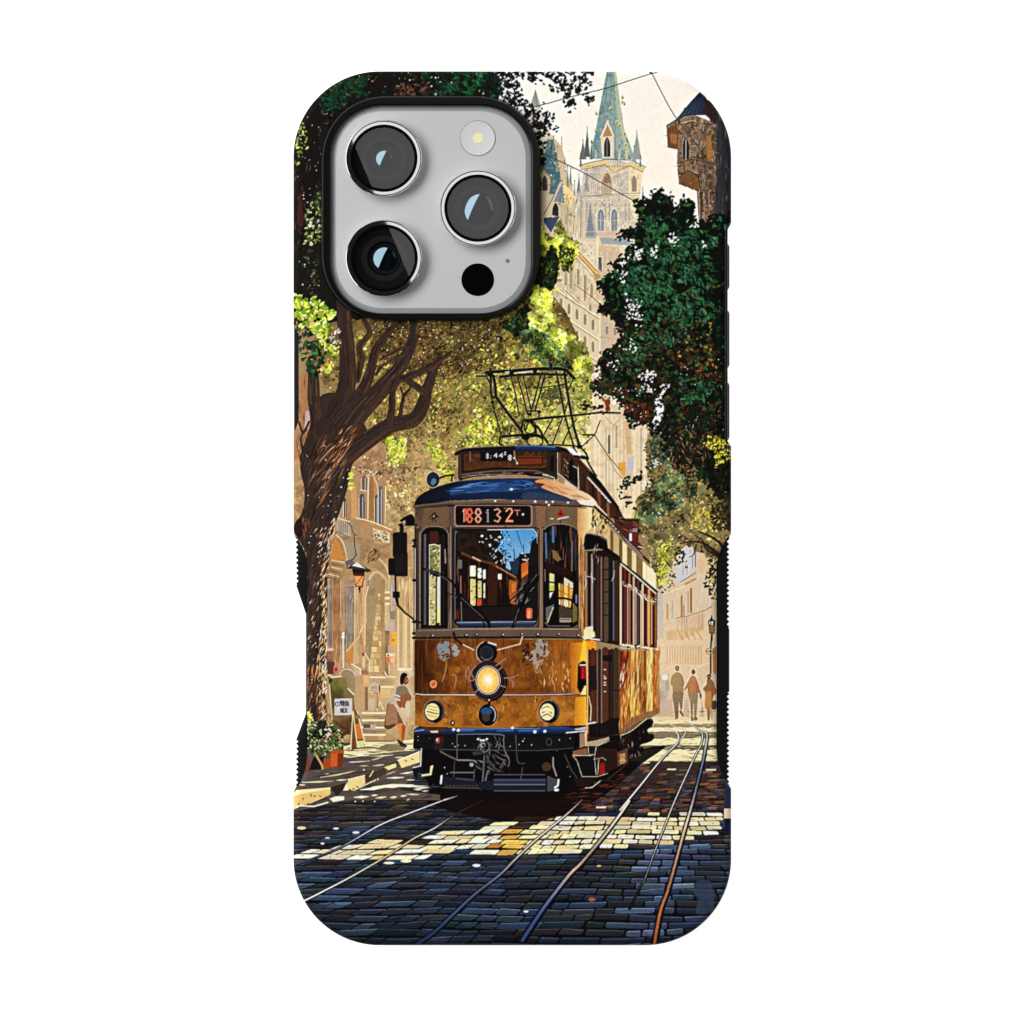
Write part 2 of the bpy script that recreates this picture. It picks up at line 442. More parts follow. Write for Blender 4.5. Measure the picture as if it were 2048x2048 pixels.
def paint_street_buildings():
    # cream row running down to the tram, seen steeply
    row = z('V', 580, 150, 900, 420, 1280, 1010, 1300, 2000, 1300, 5300, 700, 5300, 200, 1500, 300, 800)
    fill(row, (214, 196, 164))
    mottle(row, (196, 178, 152), .6, .52, 14, 9)
    mottle(row, (242, 226, 182), .6, .56, 15, 7)
    streaks(row, 520, 5, 22, .7, 2, [(160, 140, 106), (248, 236, 196), (186, 158, 116), (140, 122, 98), (232, 212, 164)], 1.57, .06, 302, .75)
    streaks(row, 130, 6, 20, .7, 1.6, [(150, 122, 84), (250, 238, 200), (206, 156, 90)], .8, .12, 303, .75)
    fill(z('V', 1280, 480, 1700, 520, 1900, 1000, 1900, 2600, 1300, 2600), (206, 180, 150))
    mottle(z('V', 1280, 480, 1700, 520, 1900, 1000, 1900, 2600, 1300, 2600), (226, 190, 150), .7, .55, 16, 12)
    streaks(z('V', 1280, 480, 1700, 520, 1800, 1000, 1800, 2400, 1300, 2400), 150, 4, 14, .6, 1.6, [(166, 146, 124), (240, 220, 184), (190, 160, 130)], 1.57, .1, 304, .7)
    fill(z('V', 1320, 720, 1380, 720, 1390, 1010, 1330, 940), (90, 98, 112))
    stroke(z('V', 1310, 710, 1400, 710, 1400, 1020), 1, (240, 228, 206))
    fill(z('V', 1280, 330, 1340, 300, 1300, 1000, 1290, 1000), (238, 222, 176))
    fill(z('V', 930, 620, 1280, 960, 1300, 1080, 1180, 960, 880, 680), (214, 160, 92))
    for o, c in ((0, (240, 222, 172)), (34, (150, 104, 56)), (66, (236, 206, 140)), (110, (168, 120, 64)), (150, (246, 234, 196)), (190, (170, 156, 124))):
        stroke(z('V', 900, 540 + o, 1290, 940 + o * 1.3), 1.5, c)
    fill(z('V', 1240, 1060, 1330, 1040, 1380, 1110, 1250, 1170), (178, 144, 88))
    dots(z('V', 980, 420, 1280, 520, 1260, 860, 960, 520), 46, .7, 1.4, [(110, 104, 108), (226, 212, 190), (150, 140, 132)], 4)
    for x, y0, y1 in ((690, 1000, 1260), (790, 900, 1330), (930, 940, 1250), (1060, 1060, 1560), (1190, 1220, 1500), (940, 1480, 1740), (1160, 1620, 1800), (700, 1420, 1800)):
        w = 26
        fill(sm(z('V', x - w, y1, x - w, y0 + 60, x, y0, x + w, y0 + 60, x + w, y1), 4), (164, 144, 108))
        stroke(z('V', x - w - 8, y0 + 30, x - w - 8, y1), 1.3, (244, 230, 188))
        stroke(z('V', x + w + 6, y0 + 30, x + w + 6, y1), 1, (206, 190, 150))
    fill(z('V', 900, 1480, 960, 1500, 970, 1730, 880, 1640), (206, 152, 104))
    stroke(z('V', 860, 1240, 1240, 1520, 1320, 1600), 1.4, (110, 96, 74))
    for o, c in ((0, (240, 226, 186)), (40, (150, 130, 96)), (80, (244, 232, 200))):
        stroke(z('V', 690, 1330 + o, 1250, 1860 + o), 1.5, c)
    fill(z('V', 660, 1600, 740, 1580, 1250, 2080, 1260, 2180, 1150, 2180, 690, 1760), (200, 140, 66))
    mottle(z('V', 660, 1600, 740, 1580, 1250, 2080, 1260, 2180, 690, 1760), (236, 200, 120), .8, .5, 17, 4)
    stroke(z('V', 660, 1560, 1260, 2120), 1.8, (126, 104, 60))
    stroke(z('V', 700, 1800, 1270, 2360), 1.6, (150, 150, 120))
    # the row's lower storeys: sloping string courses with windows between, and the end wall beside it
    fill([(1120, 590), (1200, 640), (1200, 900), (1120, 880)], (218, 200, 166))
    fill([(1200, 600), (1262, 600), (1262, 900), (1200, 900)], (206, 180, 150))
    streaks([(1120, 590), (1262, 620), (1262, 900), (1120, 880)], 200, 4, 18, .6, 1.6, [(176, 152, 120), (244, 228, 190), (190, 164, 132), (226, 200, 156)], 1.57, .06, 309, .7)
    for k in range(7):
        y = 578 + k * 44
        stroke([(1112, y), (1200, y + 58)], 2, (246, 232, 190))
        stroke([(1112, y + 3.4), (1200, y + 61.4)], 1.4, (156, 124, 82))
        for j in range(5):
            x = 1122 + j * 16
            yy = y + (x - 1112) * .66 + 12
            fill(sm([(x - 2.6, yy + 20), (x - 2.6, yy + 4), (x, yy), (x + 2.6, yy + 5), (x + 2.6, yy + 22)], 3), (150, 130, 100))
            stroke([(x + 4.4, yy + 3), (x + 4.4, yy + 24)], 1, (248, 236, 200))
    stroke([(1200, 600), (1200, 900)], 2.4, (244, 230, 192))
    for k in range(6):
        for x in (1214, 1230, 1246):
            y = 604 + k * 46 + (x % 7)
            rect(x - 2.4, y, x + 2.4, y + 15, (140, 132, 126))
            stroke([(x - 4, y - 2), (x + 4, y - 2)], 1, (240, 224, 186))
        stroke([(1200, 628 + k * 46), (1262, 634 + k * 46)], 1.4, (176, 150, 118))
    # lower storeys behind the pantograph, pale streaked stone
    low = [(1120, 760), (1250, 800), (1300, 800), (1300, 1040), (1180, 1030), (1120, 900)]
    fill(low, gv((222, 204, 172), (234, 214, 176), 640, 1000))
    mottle(low, (206, 172, 136), .6, .54, 18, 12)
    for x in range(1128, 1300, 7):
        c = [(250, 238, 204), (186, 168, 140), (212, 172, 124), (160, 146, 130)][int(RNG.randint(4))]
        stroke([(x, 780 + RNG.uniform(0, 90)), (x + RNG.uniform(-2, 2), 1000)], RNG.uniform(1, 3), c, .65)
    rect(1216, 870, 1221, 908, (112, 104, 92))
    rect(1231, 850, 1235, 896, (176, 156, 128))
    fill(z('B', 1180, 1240, 1280, 1230, 1270, 1420, 1200, 1350), (220, 160, 66))
    fill(z('B', 1260, 720, 1310, 760, 1350, 1120, 1290, 1150), (214, 170, 124))
    fill(z('B', 1300, 1180, 1380, 1150, 1360, 1380, 1290, 1360), (196, 188, 190))
    # the hazy house row at the right end of the street
    far = [(1300, 1100), (1345, 1040), (1400, 1040), (1440, 1080), (1440, 1430), (1305, 1430)]
    fill(far, gv((214, 196, 170), (220, 184, 148), 1080, 1420))
    fill(z('P', 580, 1150, 690, 1100, 700, 1900, 600, 1930), (186, 178, 168))
    fill(z('P', 850, 990, 1000, 480, 1250, 300, 1260, 750, 1000, 1010), (206, 202, 206))
    fill(z('P', 1240, 500, 1550, 450, 1550, 900, 1260, 860), (222, 186, 148))
    stroke(z('P', 980, 995, 1220, 850), 1.6, (112, 104, 100))
    stroke(z('P', 700, 1190, 1000, 1090, 1230, 960), 2, (244, 224, 176))
    fill(z('P', 1040, 1020, 1220, 930, 1230, 960, 1050, 1060), (196, 140, 70))
    for x, y0, y1, w, c in ((765, 1340, 1600, 16, (170, 142, 96)), (850, 1300, 1580, 14, (180, 168, 156)), (995, 1210, 1560, 16, (158, 108, 52)), (1028, 1350, 1550, 9, (140, 96, 56)), (1145, 1100, 1500, 17, (150, 98, 44)),
                            (1100, 1150, 1500, 12, (170, 150, 134)), (1215, 500, 760, 12, (130, 126, 130)), (1170, 560, 780, 9, (150, 150, 156)), (1020, 720, 880, 12, (176, 176, 184)), (1085, 720, 880, 10, (176, 176, 184)), (1430, 1180, 1380, 12, (206, 190, 170))):
        fill(sm(z('P', x - w, y1, x - w, y0 + 30, x, y0, x + w, y0 + 30, x + w, y1), 3), c)
        stroke(z('P', x + w + 6, y0, x + w + 6, y1), 1, (246, 228, 186), .8)
    stroke(z('P', 890, 1580, 1080, 1550, 1380, 1450, 1480, 1390), 1.4, (110, 90, 72))
    fill(z('P', 900, 1600, 1240, 1530, 1370, 1500, 1350, 1720, 1100, 1760, 920, 1790), (210, 176, 142))
    for x in (1000, 1040, 1075, 1270, 1330):
        stroke(z('P', x, 1560 - (x - 1000) * .2, x, 1740), 1.6, (140, 118, 104), .7)
    fill(z('P', 740, 1790, 1350, 1720, 1350, 1760, 1000, 1930, 760, 1930), (196, 150, 88), .7)
    for k in range(9):
        stroke(z('P', 900 + k * 50, 1800, 960 + k * 52, 1930), 1.4, (150, 112, 62) if k % 2 else (238, 202, 130))
    streaks(far, 200, 5, 24, .7, 1.8, [(236, 214, 176), (186, 152, 116), (204, 172, 138), (244, 226, 190)], 1.57, .05, 307, .6)
    q = z('Q', 640, 60, 1450, 60, 1540, 560, 1540, 1190, 640, 1190)
    fill(q, gv((222, 190, 152), (206, 174, 158), 1290, 1425))
    for x in range(760, 1340, 42):
        fill(sm(z('Q', x - 11, 390, x - 11, 120, x, 80, x + 11, 120, x + 11, 390), 3), (186, 146, 104), .8)
        stroke(z('Q', x + 19, 90, x + 19, 390), 1, (236, 208, 164), .8)
    stroke(z('Q', 740, 450, 870, 425), 1.6, (248, 216, 166))
    stroke(z('Q', 1090, 425, 1290, 425, 1410, 370), 1.8, (248, 216, 166))
    fill(z('Q', 1490, 150, 1550, 100, 1550, 560, 1500, 540), (176, 112, 60))
    fill(z('Q', 640, 560, 790, 560, 800, 800, 740, 960, 640, 1000), (170, 160, 156))
    ell(*z('Q', 720, 600)[0], 6.5, 6, (232, 232, 232))
    fill(z('Q', 735, 650, 790, 640, 790, 800, 740, 830), (140, 126, 112))
    fill(z('Q', 640, 760, 700, 830, 750, 950, 640, 1000), (150, 142, 132))
    fill(z('Q', 640, 960, 1540, 960, 1540, 1190, 640, 1190), (186, 152, 134), .7)
    dots(q, 60, .6, 1.6, [(236, 210, 170), (196, 156, 110), (170, 150, 140)], 12)


YG = [(206, 212, 60), (178, 190, 46), (226, 226, 96), (150, 166, 44), (236, 232, 140)]
OLIVE = [(140, 128, 54), (112, 104, 46), (164, 140, 66), (96, 84, 40), (176, 148, 84), (128, 92, 48)]
DKG = [(22, 54, 28), (30, 74, 40), (16, 34, 22), (40, 66, 32), (24, 58, 42), (12, 22, 14), (52, 62, 30), (8, 12, 10)]
TEAL = [(30, 84, 46), (40, 98, 58), (24, 66, 44), (54, 104, 60), (44, 84, 66), (70, 120, 84)]
BRN = [(70, 42, 22), (54, 32, 20), (84, 52, 26), (40, 28, 20), (58, 46, 24), (30, 30, 20)]


def paint_back_trees():
    # haze-warm tree mass behind the tram
    mass = [(740, 560), (1080, 560), (1130, 620), (1180, 720), (1186, 820), (1150, 880), (1110, 900), (920, 910), (905, 1000), (830, 1010), (760, 1000), (700, 900), (620, 700), (660, 600)]
    fill(mass, gv((112, 88, 44), (184, 152, 96), 620, 960))
    fill(rough([(880, 640), (1090, 620), (1130, 650), (1165, 700), (1180, 760), (1176, 840), (1150, 900), (930, 900), (860, 800)], 6, 5, 1), (138, 132, 62), .45)
    mottle(mass, (92, 78, 38), .7, .5, 21, 18)
    mottle(mass, (178, 146, 86), .6, .58, 22, 14)
    streaks(mass, 420, 8, 30, .7, 1.8, [(84, 54, 28), (150, 104, 52), (176, 128, 66), (70, 48, 28), (120, 96, 44)], -.8, .5, 11, .8)
    leaves(mass, 2400, 1.8, 5, OLIVE[:5] + [(132, 136, 58), (104, 116, 50)], 12, None, 3.14, .55, .9)
    leaves([(880, 640), (1090, 630), (1130, 650), (1165, 700), (1184, 760), (1178, 850), (1150, 900), (930, 900), (840, 780)], 2600, 2, 4.6, [(136, 138, 60), (156, 150, 70), (120, 124, 54), (170, 160, 78), (150, 124, 64), (110, 116, 60)], 230, None, 3.14, .55, .9, None, 26)
    leaves([(740, 640), (900, 640), (900, 900), (780, 960), (740, 800)], 1700, 2, 4.4, [(132, 100, 52), (150, 116, 62), (116, 92, 46), (160, 130, 74), (124, 108, 52), (100, 76, 40)], 231, None, 3.14, .5, .9, None, 26)
    leaves(mass, 600, 1.6, 4, [(84, 90, 46), (76, 84, 56), (96, 100, 52), (80, 70, 38)], 13, None, 3.14, .5, .85, (26, 23, .54))
    leaves(mass, 1500, 1.6, 4.4, [(186, 180, 70), (206, 200, 90), (160, 156, 60), (200, 166, 90), (224, 220, 130), (140, 144, 62)], 18, None, 3.14, .55, .85, (26, 23, .5))
    top = [(740, 640), (1000, 640), (1010, 720), (900, 760), (800, 740), (740, 700)]
    fill(top, (66, 46, 26), .4)
    leaves(top, 500, 1.6, 4, [(52, 36, 22), (74, 48, 26), (44, 44, 26), (92, 64, 30)], 14)
    # twigs
    for pts, w in ((z('U', 260, 590, 400, 560, 480, 420, 600, 330, 760, 240), 3), (z('U', 270, 600, 430, 600, 560, 600, 680, 680), 2.6), (z('U', 400, 560, 560, 500, 690, 400, 720, 300, 790, 220), 2.2), (z('U', 480, 560, 640, 480, 860, 400, 1000, 330), 1.8), (z('U', 250, 560, 330, 440, 420, 330, 600, 240, 850, 240), 2),
                   (z('U', 860, 640, 960, 540, 1100, 440), 1.6), (z('U', 780, 640, 830, 560, 900, 480), 1.5)):
        stroke(sm(pts, 5), np.linspace(w, 1, 5 * (len(pts) - 1) + 1), (64, 38, 24))
    r = np.random.RandomState(241)
    for k in range(46):
        x, y = r.uniform(800, 1120), r.uniform(650, 800)
        l, t = r.uniform(24, 70), r.uniform(-1.0, -.3)
        stroke(sm([(x, y), (x + l * .5 * math.cos(t), y + l * .5 * math.sin(t) + r.uniform(-5, 5)), (x + l * math.cos(t), y + l * math.sin(t))], 4), np.linspace(r.uniform(1, 2), .6, 9), pick([(74, 50, 30), (96, 68, 38), (60, 42, 28)], r), .8)
    glow(1120, 860, 70, 70, (240, 222, 160), .5)
    glow(840, 930, 70, 60, (226, 190, 130), .4)
    dots([(745, 640), (1010, 640), (1000, 740), (860, 760), (850, 860), (880, 880), (745, 700)], 170, .7, 1.7, [(240, 224, 186), (226, 206, 160), (206, 186, 130)], 15)
    dots(mass, 240, .6, 1.7, [(248, 236, 190), (226, 204, 140)], 16)
    streaks([(880, 720), (1000, 720), (1000, 860), (860, 860)], 160, 6, 18, .7, 1.7, [(190, 130, 60), (150, 92, 44), (120, 70, 34), (208, 160, 96)], -.75, .3, 17, .85)
    # mid yellow green clumps around the pantograph
    for poly, n, s in (([(930, 860), (960, 800), (1010, 760), (1060, 800), (1060, 880), (1000, 895), (930, 890)], 420, 1), ([(850, 880), (880, 880), (905, 940), (895, 960), (870, 930)], 120, 2), ([(770, 870), (812, 880), (800, 930), (775, 945), (766, 905)], 130, 3),
                       ([(1060, 780), (1110, 760), (1120, 860), (1090, 890), (1060, 870)], 130, 4), ([(1100, 830), (1180, 800), (1180, 900), (1150, 910), (1110, 880)], 160, 5)):
        leaves(poly, n, 2, 5.2, YG + OLIVE[:2], 30 + s, None, 3.14, .55)
    leaves([(1120, 800), (1190, 790), (1180, 900), (1150, 930)], 60, 2, 5, [(226, 222, 150), (206, 206, 120)], 36)
    # dark green crown right of the camera window with sunlit rim
    crown = z('V', 200, 100, 350, 330, 560, 250, 640, 300, 900, 600, 800, 950, 560, 1000, 600, 1300, 440, 1480, 500, 1900, 600, 2300, 800, 2600, 1000, 3000, 700, 3600, -200, 3600, -1000, 2600, -600, 1900, 0, 1700)
    core = z('V', 200, 380, 560, 420, 620, 700, 560, 950, 500, 1200, 330, 1450, 450, 1800, 300, 2100, -200, 2300, -600, 2000, 0, 1600)
    leaves(crown, 700, 2.5, 6, OLIVE + YG[:2] + DKG[3:4], 40)
    fill(rough(core, 6, 4, 2), (26, 34, 18))
    leaves(core, 700, 2.2, 5.5, [(30, 46, 20), (20, 28, 16), (52, 66, 26), (24, 56, 40), (70, 78, 30), (16, 22, 14)], 41)
    yel = z('V', 200, 80, 330, 280, 480, 380, 520, 60, 600, 0, 680, 300, 930, 420, 920, 620, 800, 900, 660, 1000, 560, 640, 380, 420, 330, 560, 260, 700, 200, 560)
    leaves(yel, 520, 2.4, 6, YG, 42, None, 3.14, .6)
    leaves(z('V', 560, 480, 860, 560, 820, 980, 600, 1000), 120, 2, 5, [(40, 52, 20), (70, 80, 24), (24, 34, 18), (110, 120, 30)], 43)
    y2 = z('V', 100, 1260, 330, 1350, 440, 1500, 420, 1600, 300, 1700, 480, 1850, 500, 1960, 200, 1960, 0, 1650, 50, 1450)
    leaves(y2, 330, 2.4, 6, YG, 44, None, 3.14, .6)
    y3 = z('U', 1080, 120, 1300, 60, 1330, 260, 1560, 340, 1650, 520, 1680, 660, 1540, 720, 1440, 560, 1180, 460, 1120, 320)
    leaves(y3, 620, 2.4, 6.5, YG, 45, None, 3.14, .6)
    leaves(z('U', 1000, 300, 1200, 240, 1400, 480, 1500, 640, 1300, 620, 1100, 520), 420, 2.2, 5.5, [(70, 100, 40), (90, 120, 60), (50, 76, 44), (128, 140, 54), (60, 90, 70)], 46)
    leaves(z('U', 1180, 820, 1400, 800, 1420, 940, 1240, 980), 120, 2.2, 5.5, [(84, 84, 40), (110, 104, 54), (70, 76, 50)], 47)
    leaves(z('U', 1460, 700, 1680, 660, 1640, 900, 1560, 980, 1480, 900), 120, 2.2, 5.5, [(140, 140, 60), (110, 116, 60), (190, 190, 80)], 48)


def paint_right_trees():
    # hazy green tree over the far street
    mid = [(1300, 850), (1360, 820), (1420, 840), (1470, 880), (1470, 1110), (1440, 1130), (1400, 1100), (1370, 1090), (1340, 1130), (1315, 1180), (1300, 1110), (1280, 1060), (1262, 1035), (1280, 990), (1300, 960), (1290, 900)]
    fill(rough(mid, 7, 6, 5), (132, 116, 72))
    mottle(mid, (96, 92, 58), .7, .5, 24, 16)
    mottle(mid, (172, 140, 86), .6, .57, 25, 12)
    leaves(mid, 1500, 2, 5, [(120, 108, 60), (96, 100, 56), (150, 128, 76), (84, 92, 60), (168, 138, 80), (110, 84, 46), (176, 160, 84)], 50)
    g = [(1296, 985), (1340, 930), (1390, 960), (1400, 990), (1340, 1020), (1300, 1050), (1270, 1035)]
    leaves(g, 420, 2, 5.5, [(70, 96, 66), (86, 110, 76), (60, 84, 66), (104, 120, 70), (52, 80, 52)], 51)
    leaves([(1300, 850), (1350, 860), (1340, 920), (1300, 940)], 160, 2.5, 5, [(52, 76, 60), (66, 90, 72), (36, 56, 44)], 52)
    leaves([(1315, 1090), (1345, 1080), (1335, 1170), (1316, 1178)], 120, 2, 5, YG[:3] + OLIVE[:1], 53)
    leaves([(1380, 1020), (1430, 1000), (1440, 1060), (1380, 1070)], 70, 2, 4.5, [(206, 190, 70), (190, 160, 60)], 54)
    dots(mid, 130, .7, 2, [(246, 236, 200), (226, 206, 150)], 55)
    edge_leaves(z('P', 580, 620, 900, 500, 870, 900, 760, 1060, 620, 1120), 60, 2, 4, [(40, 44, 24), (90, 90, 40), (150, 140, 50)], 56, 5)
    for p, w in ((z('O', 1480, 1480, 1620, 1600, 1720, 1750, 1800, 1850), 5), (z('O', 1150, 1740, 1280, 1820, 1330, 1900), 2), (z('P', 960, 380, 1150, 350, 1350, 380, 1600, 570), (2, 3, 4, 10)), (z('P', 1250, 180, 1400, 240, 1550, 320, 1660, 430), (2, 4, 5, 7)), (z('P', 1230, 400, 1180, 560, 1110, 600), (3, 2, 1)), (z('P', 1200, 240, 1330, 330, 1400, 480, 1600, 590), (1.5, 3, 4, 6)), (z('P', 640, 480, 740, 660, 830, 780), 2)):
        w = np.interp(np.linspace(0, 1, 6 * (len(p) - 1) + 1), np.linspace(0, 1, 2 if np.isscalar(w) else len(w)), [1, w] if np.isscalar(w) else w)
        stroke(sm(p, 6), w, (52, 38, 26))
    leaves(z('P', 1420, 640, 1560, 600, 1560, 1300, 1480, 1260, 1350, 1060, 1380, 860), 90, 2.5, 5, [(40, 44, 24), (70, 66, 30), (120, 100, 40), (24, 26, 16), (220, 200, 120)], 57)
    edge_leaves(z('P', 900, 480, 1000, 520, 990, 680, 1040, 720), 26, 2, 4, [(30, 34, 28), (60, 66, 40)], 58, 3)
    # near dark tree, upper right
    big = z('T2', 1080, 1160, 1150, 1130, 1180, 1190, 1230, 1090, 1290, 1060, 1370, 1100, 1400, 1230, 1440, 1200, 1470, 1130, 1540, 1150, 1560, 1260, 1620, 1330, 1720, 1270, 1860, 1240) + \
        [(1470, 440), (1470, 960), (1440, 990), (1410, 960), (1395, 950), (1380, 930), (1350, 930), (1330, 900), (1335, 880), (1300, 850), (1296, 800), (1284, 830), (1262, 850), (1240, 800), (1225, 790), (1196, 790)] + \
        z('N', 240, 1820, 220, 1700, 420, 1500, 520, 1400, 420, 1200, 230, 1090, 320, 960, 230, 770, 330, 670, 440, 560, 380, 540, 530, 430, 580, 340, 690, 260, 480, 200, 600, 80, 700, 120, 720, 0)
    fill(rough(big, 5, 5, 7), (13, 19, 14))
    edge_leaves([big[k] for k in range(len(big))], 820, 2.6, 5.6, [(14, 20, 14), (20, 26, 16), (26, 32, 20), (10, 12, 10), (34, 26, 16)], 60, 4.5)
    leaves(big, 1700, 2.8, 6.8, DKG, 61, .7, 1.6, .45, 1.0, None, 15)
    low = [(1200, 700), (1330, 690), (1440, 700), (1460, 960), (1390, 930), (1330, 880), (1300, 830), (1200, 790)]
    leaves(low, 900, 2.4, 6, BRN + DKG[:3], 62, None, 3.14, .55, .9)
    # teal lights
    for cx, cy, rx, ry, n in ((1290, 560, 60, 30, 140), (1330, 500, 50, 30, 110), (1390, 540, 40, 50, 120), (1300, 590, 55, 25, 100), (1380, 620, 50, 34, 120), (1330, 660, 50, 40, 110), (1270, 690, 36, 34, 70), (1310, 450, 30, 18, 50), (1400, 480, 40, 20, 60), (1390, 780, 34, 30, 60), (1260, 720, 30, 26, 40)):
        t = np.linspace(0, 6.28, 12)[:-1]
        leaves(np.c_[cx + rx * np.cos(t), cy + ry * np.sin(t)], n, 2.8, 7, TEAL, 63 + n + cx, .7, .9, .38, .8)
    leaves([(1180 + 60, 640), (1340, 620), (1380, 700), (1300, 760), (1230, 740)], 110, 2.5, 6, BRN, 70)
    leaves([(1350, 650), (1420, 640), (1440, 760), (1360, 760)], 120, 2.5, 5.5, BRN + [(120, 90, 30), (150, 110, 36)], 71)
    dk = [(1440, 440), (1470, 440), (1470, 900), (1430, 880), (1440, 700)]
    leaves(dk, 320, 3, 7, [(8, 12, 10), (12, 18, 14), (16, 24, 18)], 72)
    # holes of sky and stone light
    for k, (u, v, n, sx, sy) in enumerate(((1120, 230, 16, 60, 60), (660, 1050, 26, 110, 110), (900, 400, 16, 46, 90), (520, 700, 14, 90, 90), (620, 1540, 12, 90, 90), (430, 1740, 9, 70, 50), (800, 1880, 16, 120, 70), (1380, 40, 10, 70, 60), (670, 1150, 18, 130, 90), (520, 520, 12, 60, 80), (690, 420, 18, 40, 60), (650, 280, 8, 40, 60), (1500, 300, 6, 40, 40))):
        r = np.random.RandomState(80 + k)
        for i in range(n):
            p = z('N', u + r.normal(0, sx * .6), v + r.normal(0, sy * .6))[0]
            leaf(p[0], p[1], r.uniform(1.2, 4), r.uniform(.9, 2.4), r.uniform(0, 6), (250, 244, 236))
    hole = sm(z('O', 980, 200, 1060, 170, 1070, 200, 1010, 260, 975, 360, 1010, 440, 1000, 560, 950, 690, 870, 760, 880, 640, 910, 520, 890, 420, 940, 320), 4, True)
    fill(rough(hole, 4, 3, 9), (248, 244, 240))
    edge_leaves(hole, 80, 2.2, 5, [(26, 18, 12), (16, 18, 12), (40, 26, 14)], 90, 5)
    leaves(hole, 12, 2.4, 5, [(20, 18, 14), (36, 28, 18)], 190)
    for k, (u, v, n, s) in enumerate(((800, 80, 10, 60), (860, 40, 8, 50), (760, 560, 8, 40), (700, 240, 8, 120), (840, 230, 9, 60), (240, 300, 10, 60), (480, 260, 12, 50), (640, 470, 10, 60), (400, 380, 10, 40), (200, 60, 10, 30), (900, 1120, 12, 40), (800, 1370, 9, 50))):
        r = np.random.RandomState(110 + k)
        for i in range(n):
            p = z('O', u + r.normal(0, s * .6), v + r.normal(0, s * .6))[0]
            leaf(p[0], p[1], r.uniform(1.2, 4), r.uniform(.9, 2.2), r.uniform(0, 6), (250, 244, 232))
    dots(low, 90, .6, 1.5, [(240, 226, 200), (150, 110, 70), (226, 190, 140)], 91)
    # hanging dark sprays in front of the hazy tree
    spray = [(1340, 890), (1380, 850), (1420, 860), (1430, 900), (1400, 940), (1380, 960), (1345, 930)]
    leaves(spray, 170, 3, 6, [(24, 18, 12), (40, 26, 16), (14, 20, 14), (56, 34, 18)], 92)
    leaves([(1350, 820), (1420, 810), (1440, 850), (1370, 900), (1330, 910)], 120, 3, 6, [(16, 26, 18), (36, 26, 16), (20, 36, 24)], 93)
    streaks(spray, 70, 6, 16, .7, 1.5, [(176, 150, 110), (140, 116, 80)], 1.2, .8, 94)
    leaves(z('O', 1500, 800, 1680, 800, 1820, 900, 1820, 1080, 1640, 1180, 1600, 960, 1500, 960), 130, 2, 4.6, [(206, 196, 50), (170, 160, 40), (226, 214, 90), (120, 104, 30), (40, 36, 16)], 95)
    leaves(z('O', 1620, 1180, 1830, 1100, 1830, 1560, 1680, 1560, 1600, 1380), 190, 2.5, 6, [(14, 16, 12), (22, 24, 16), (36, 34, 20), (10, 10, 8)], 96)
    fill(z('O', 1730, 1500, 1830, 1500, 1830, 1930, 1780, 1900), (50, 38, 24))
    leaves(z('O', 1560, 1640, 1830, 1560, 1830, 1930, 1600, 1930), 150, 2.5, 5, [(60, 52, 30), (44, 44, 28), (84, 70, 38), (34, 30, 20)], 97)
    # leaves that cross the stone tower below
    edge_leaves(z('O', 470, 1440, 600, 1330, 760, 1260), 40, 2.5, 5.5, [(18, 26, 20), (40, 50, 34), (60, 60, 40)], 98, 5)
    edge_leaves(z('O', 500, 1540, 580, 1520, 570, 1660), 14, 2.5, 5, [(20, 26, 20), (36, 40, 26)], 99, 4)
    edge_leaves(z('O', 0, 470, 80, 430, 230, 420, 250, 520), 22, 2.5, 6, [(30, 24, 18), (50, 36, 22), (24, 18, 14)], 100, 4)
    leaves(z('O', 280, 340, 360, 350, 360, 470, 330, 490, 290, 440), 16, 4, 7, [(140, 70, 24), (110, 54, 20)], 101, 1.3, .4)
    leaves(z('O', 520, 440, 640, 390, 860, 420, 880, 560, 740, 680, 660, 600), 110, 3, 6.5, [(70, 34, 18), (50, 26, 16), (96, 52, 24), (36, 22, 14)], 102)
    leaves(z('O', 80, 130, 300, 120, 560, 260, 600, 400, 300, 300, 140, 250), 90, 3, 6.5, BRN + DKG[:2], 103)


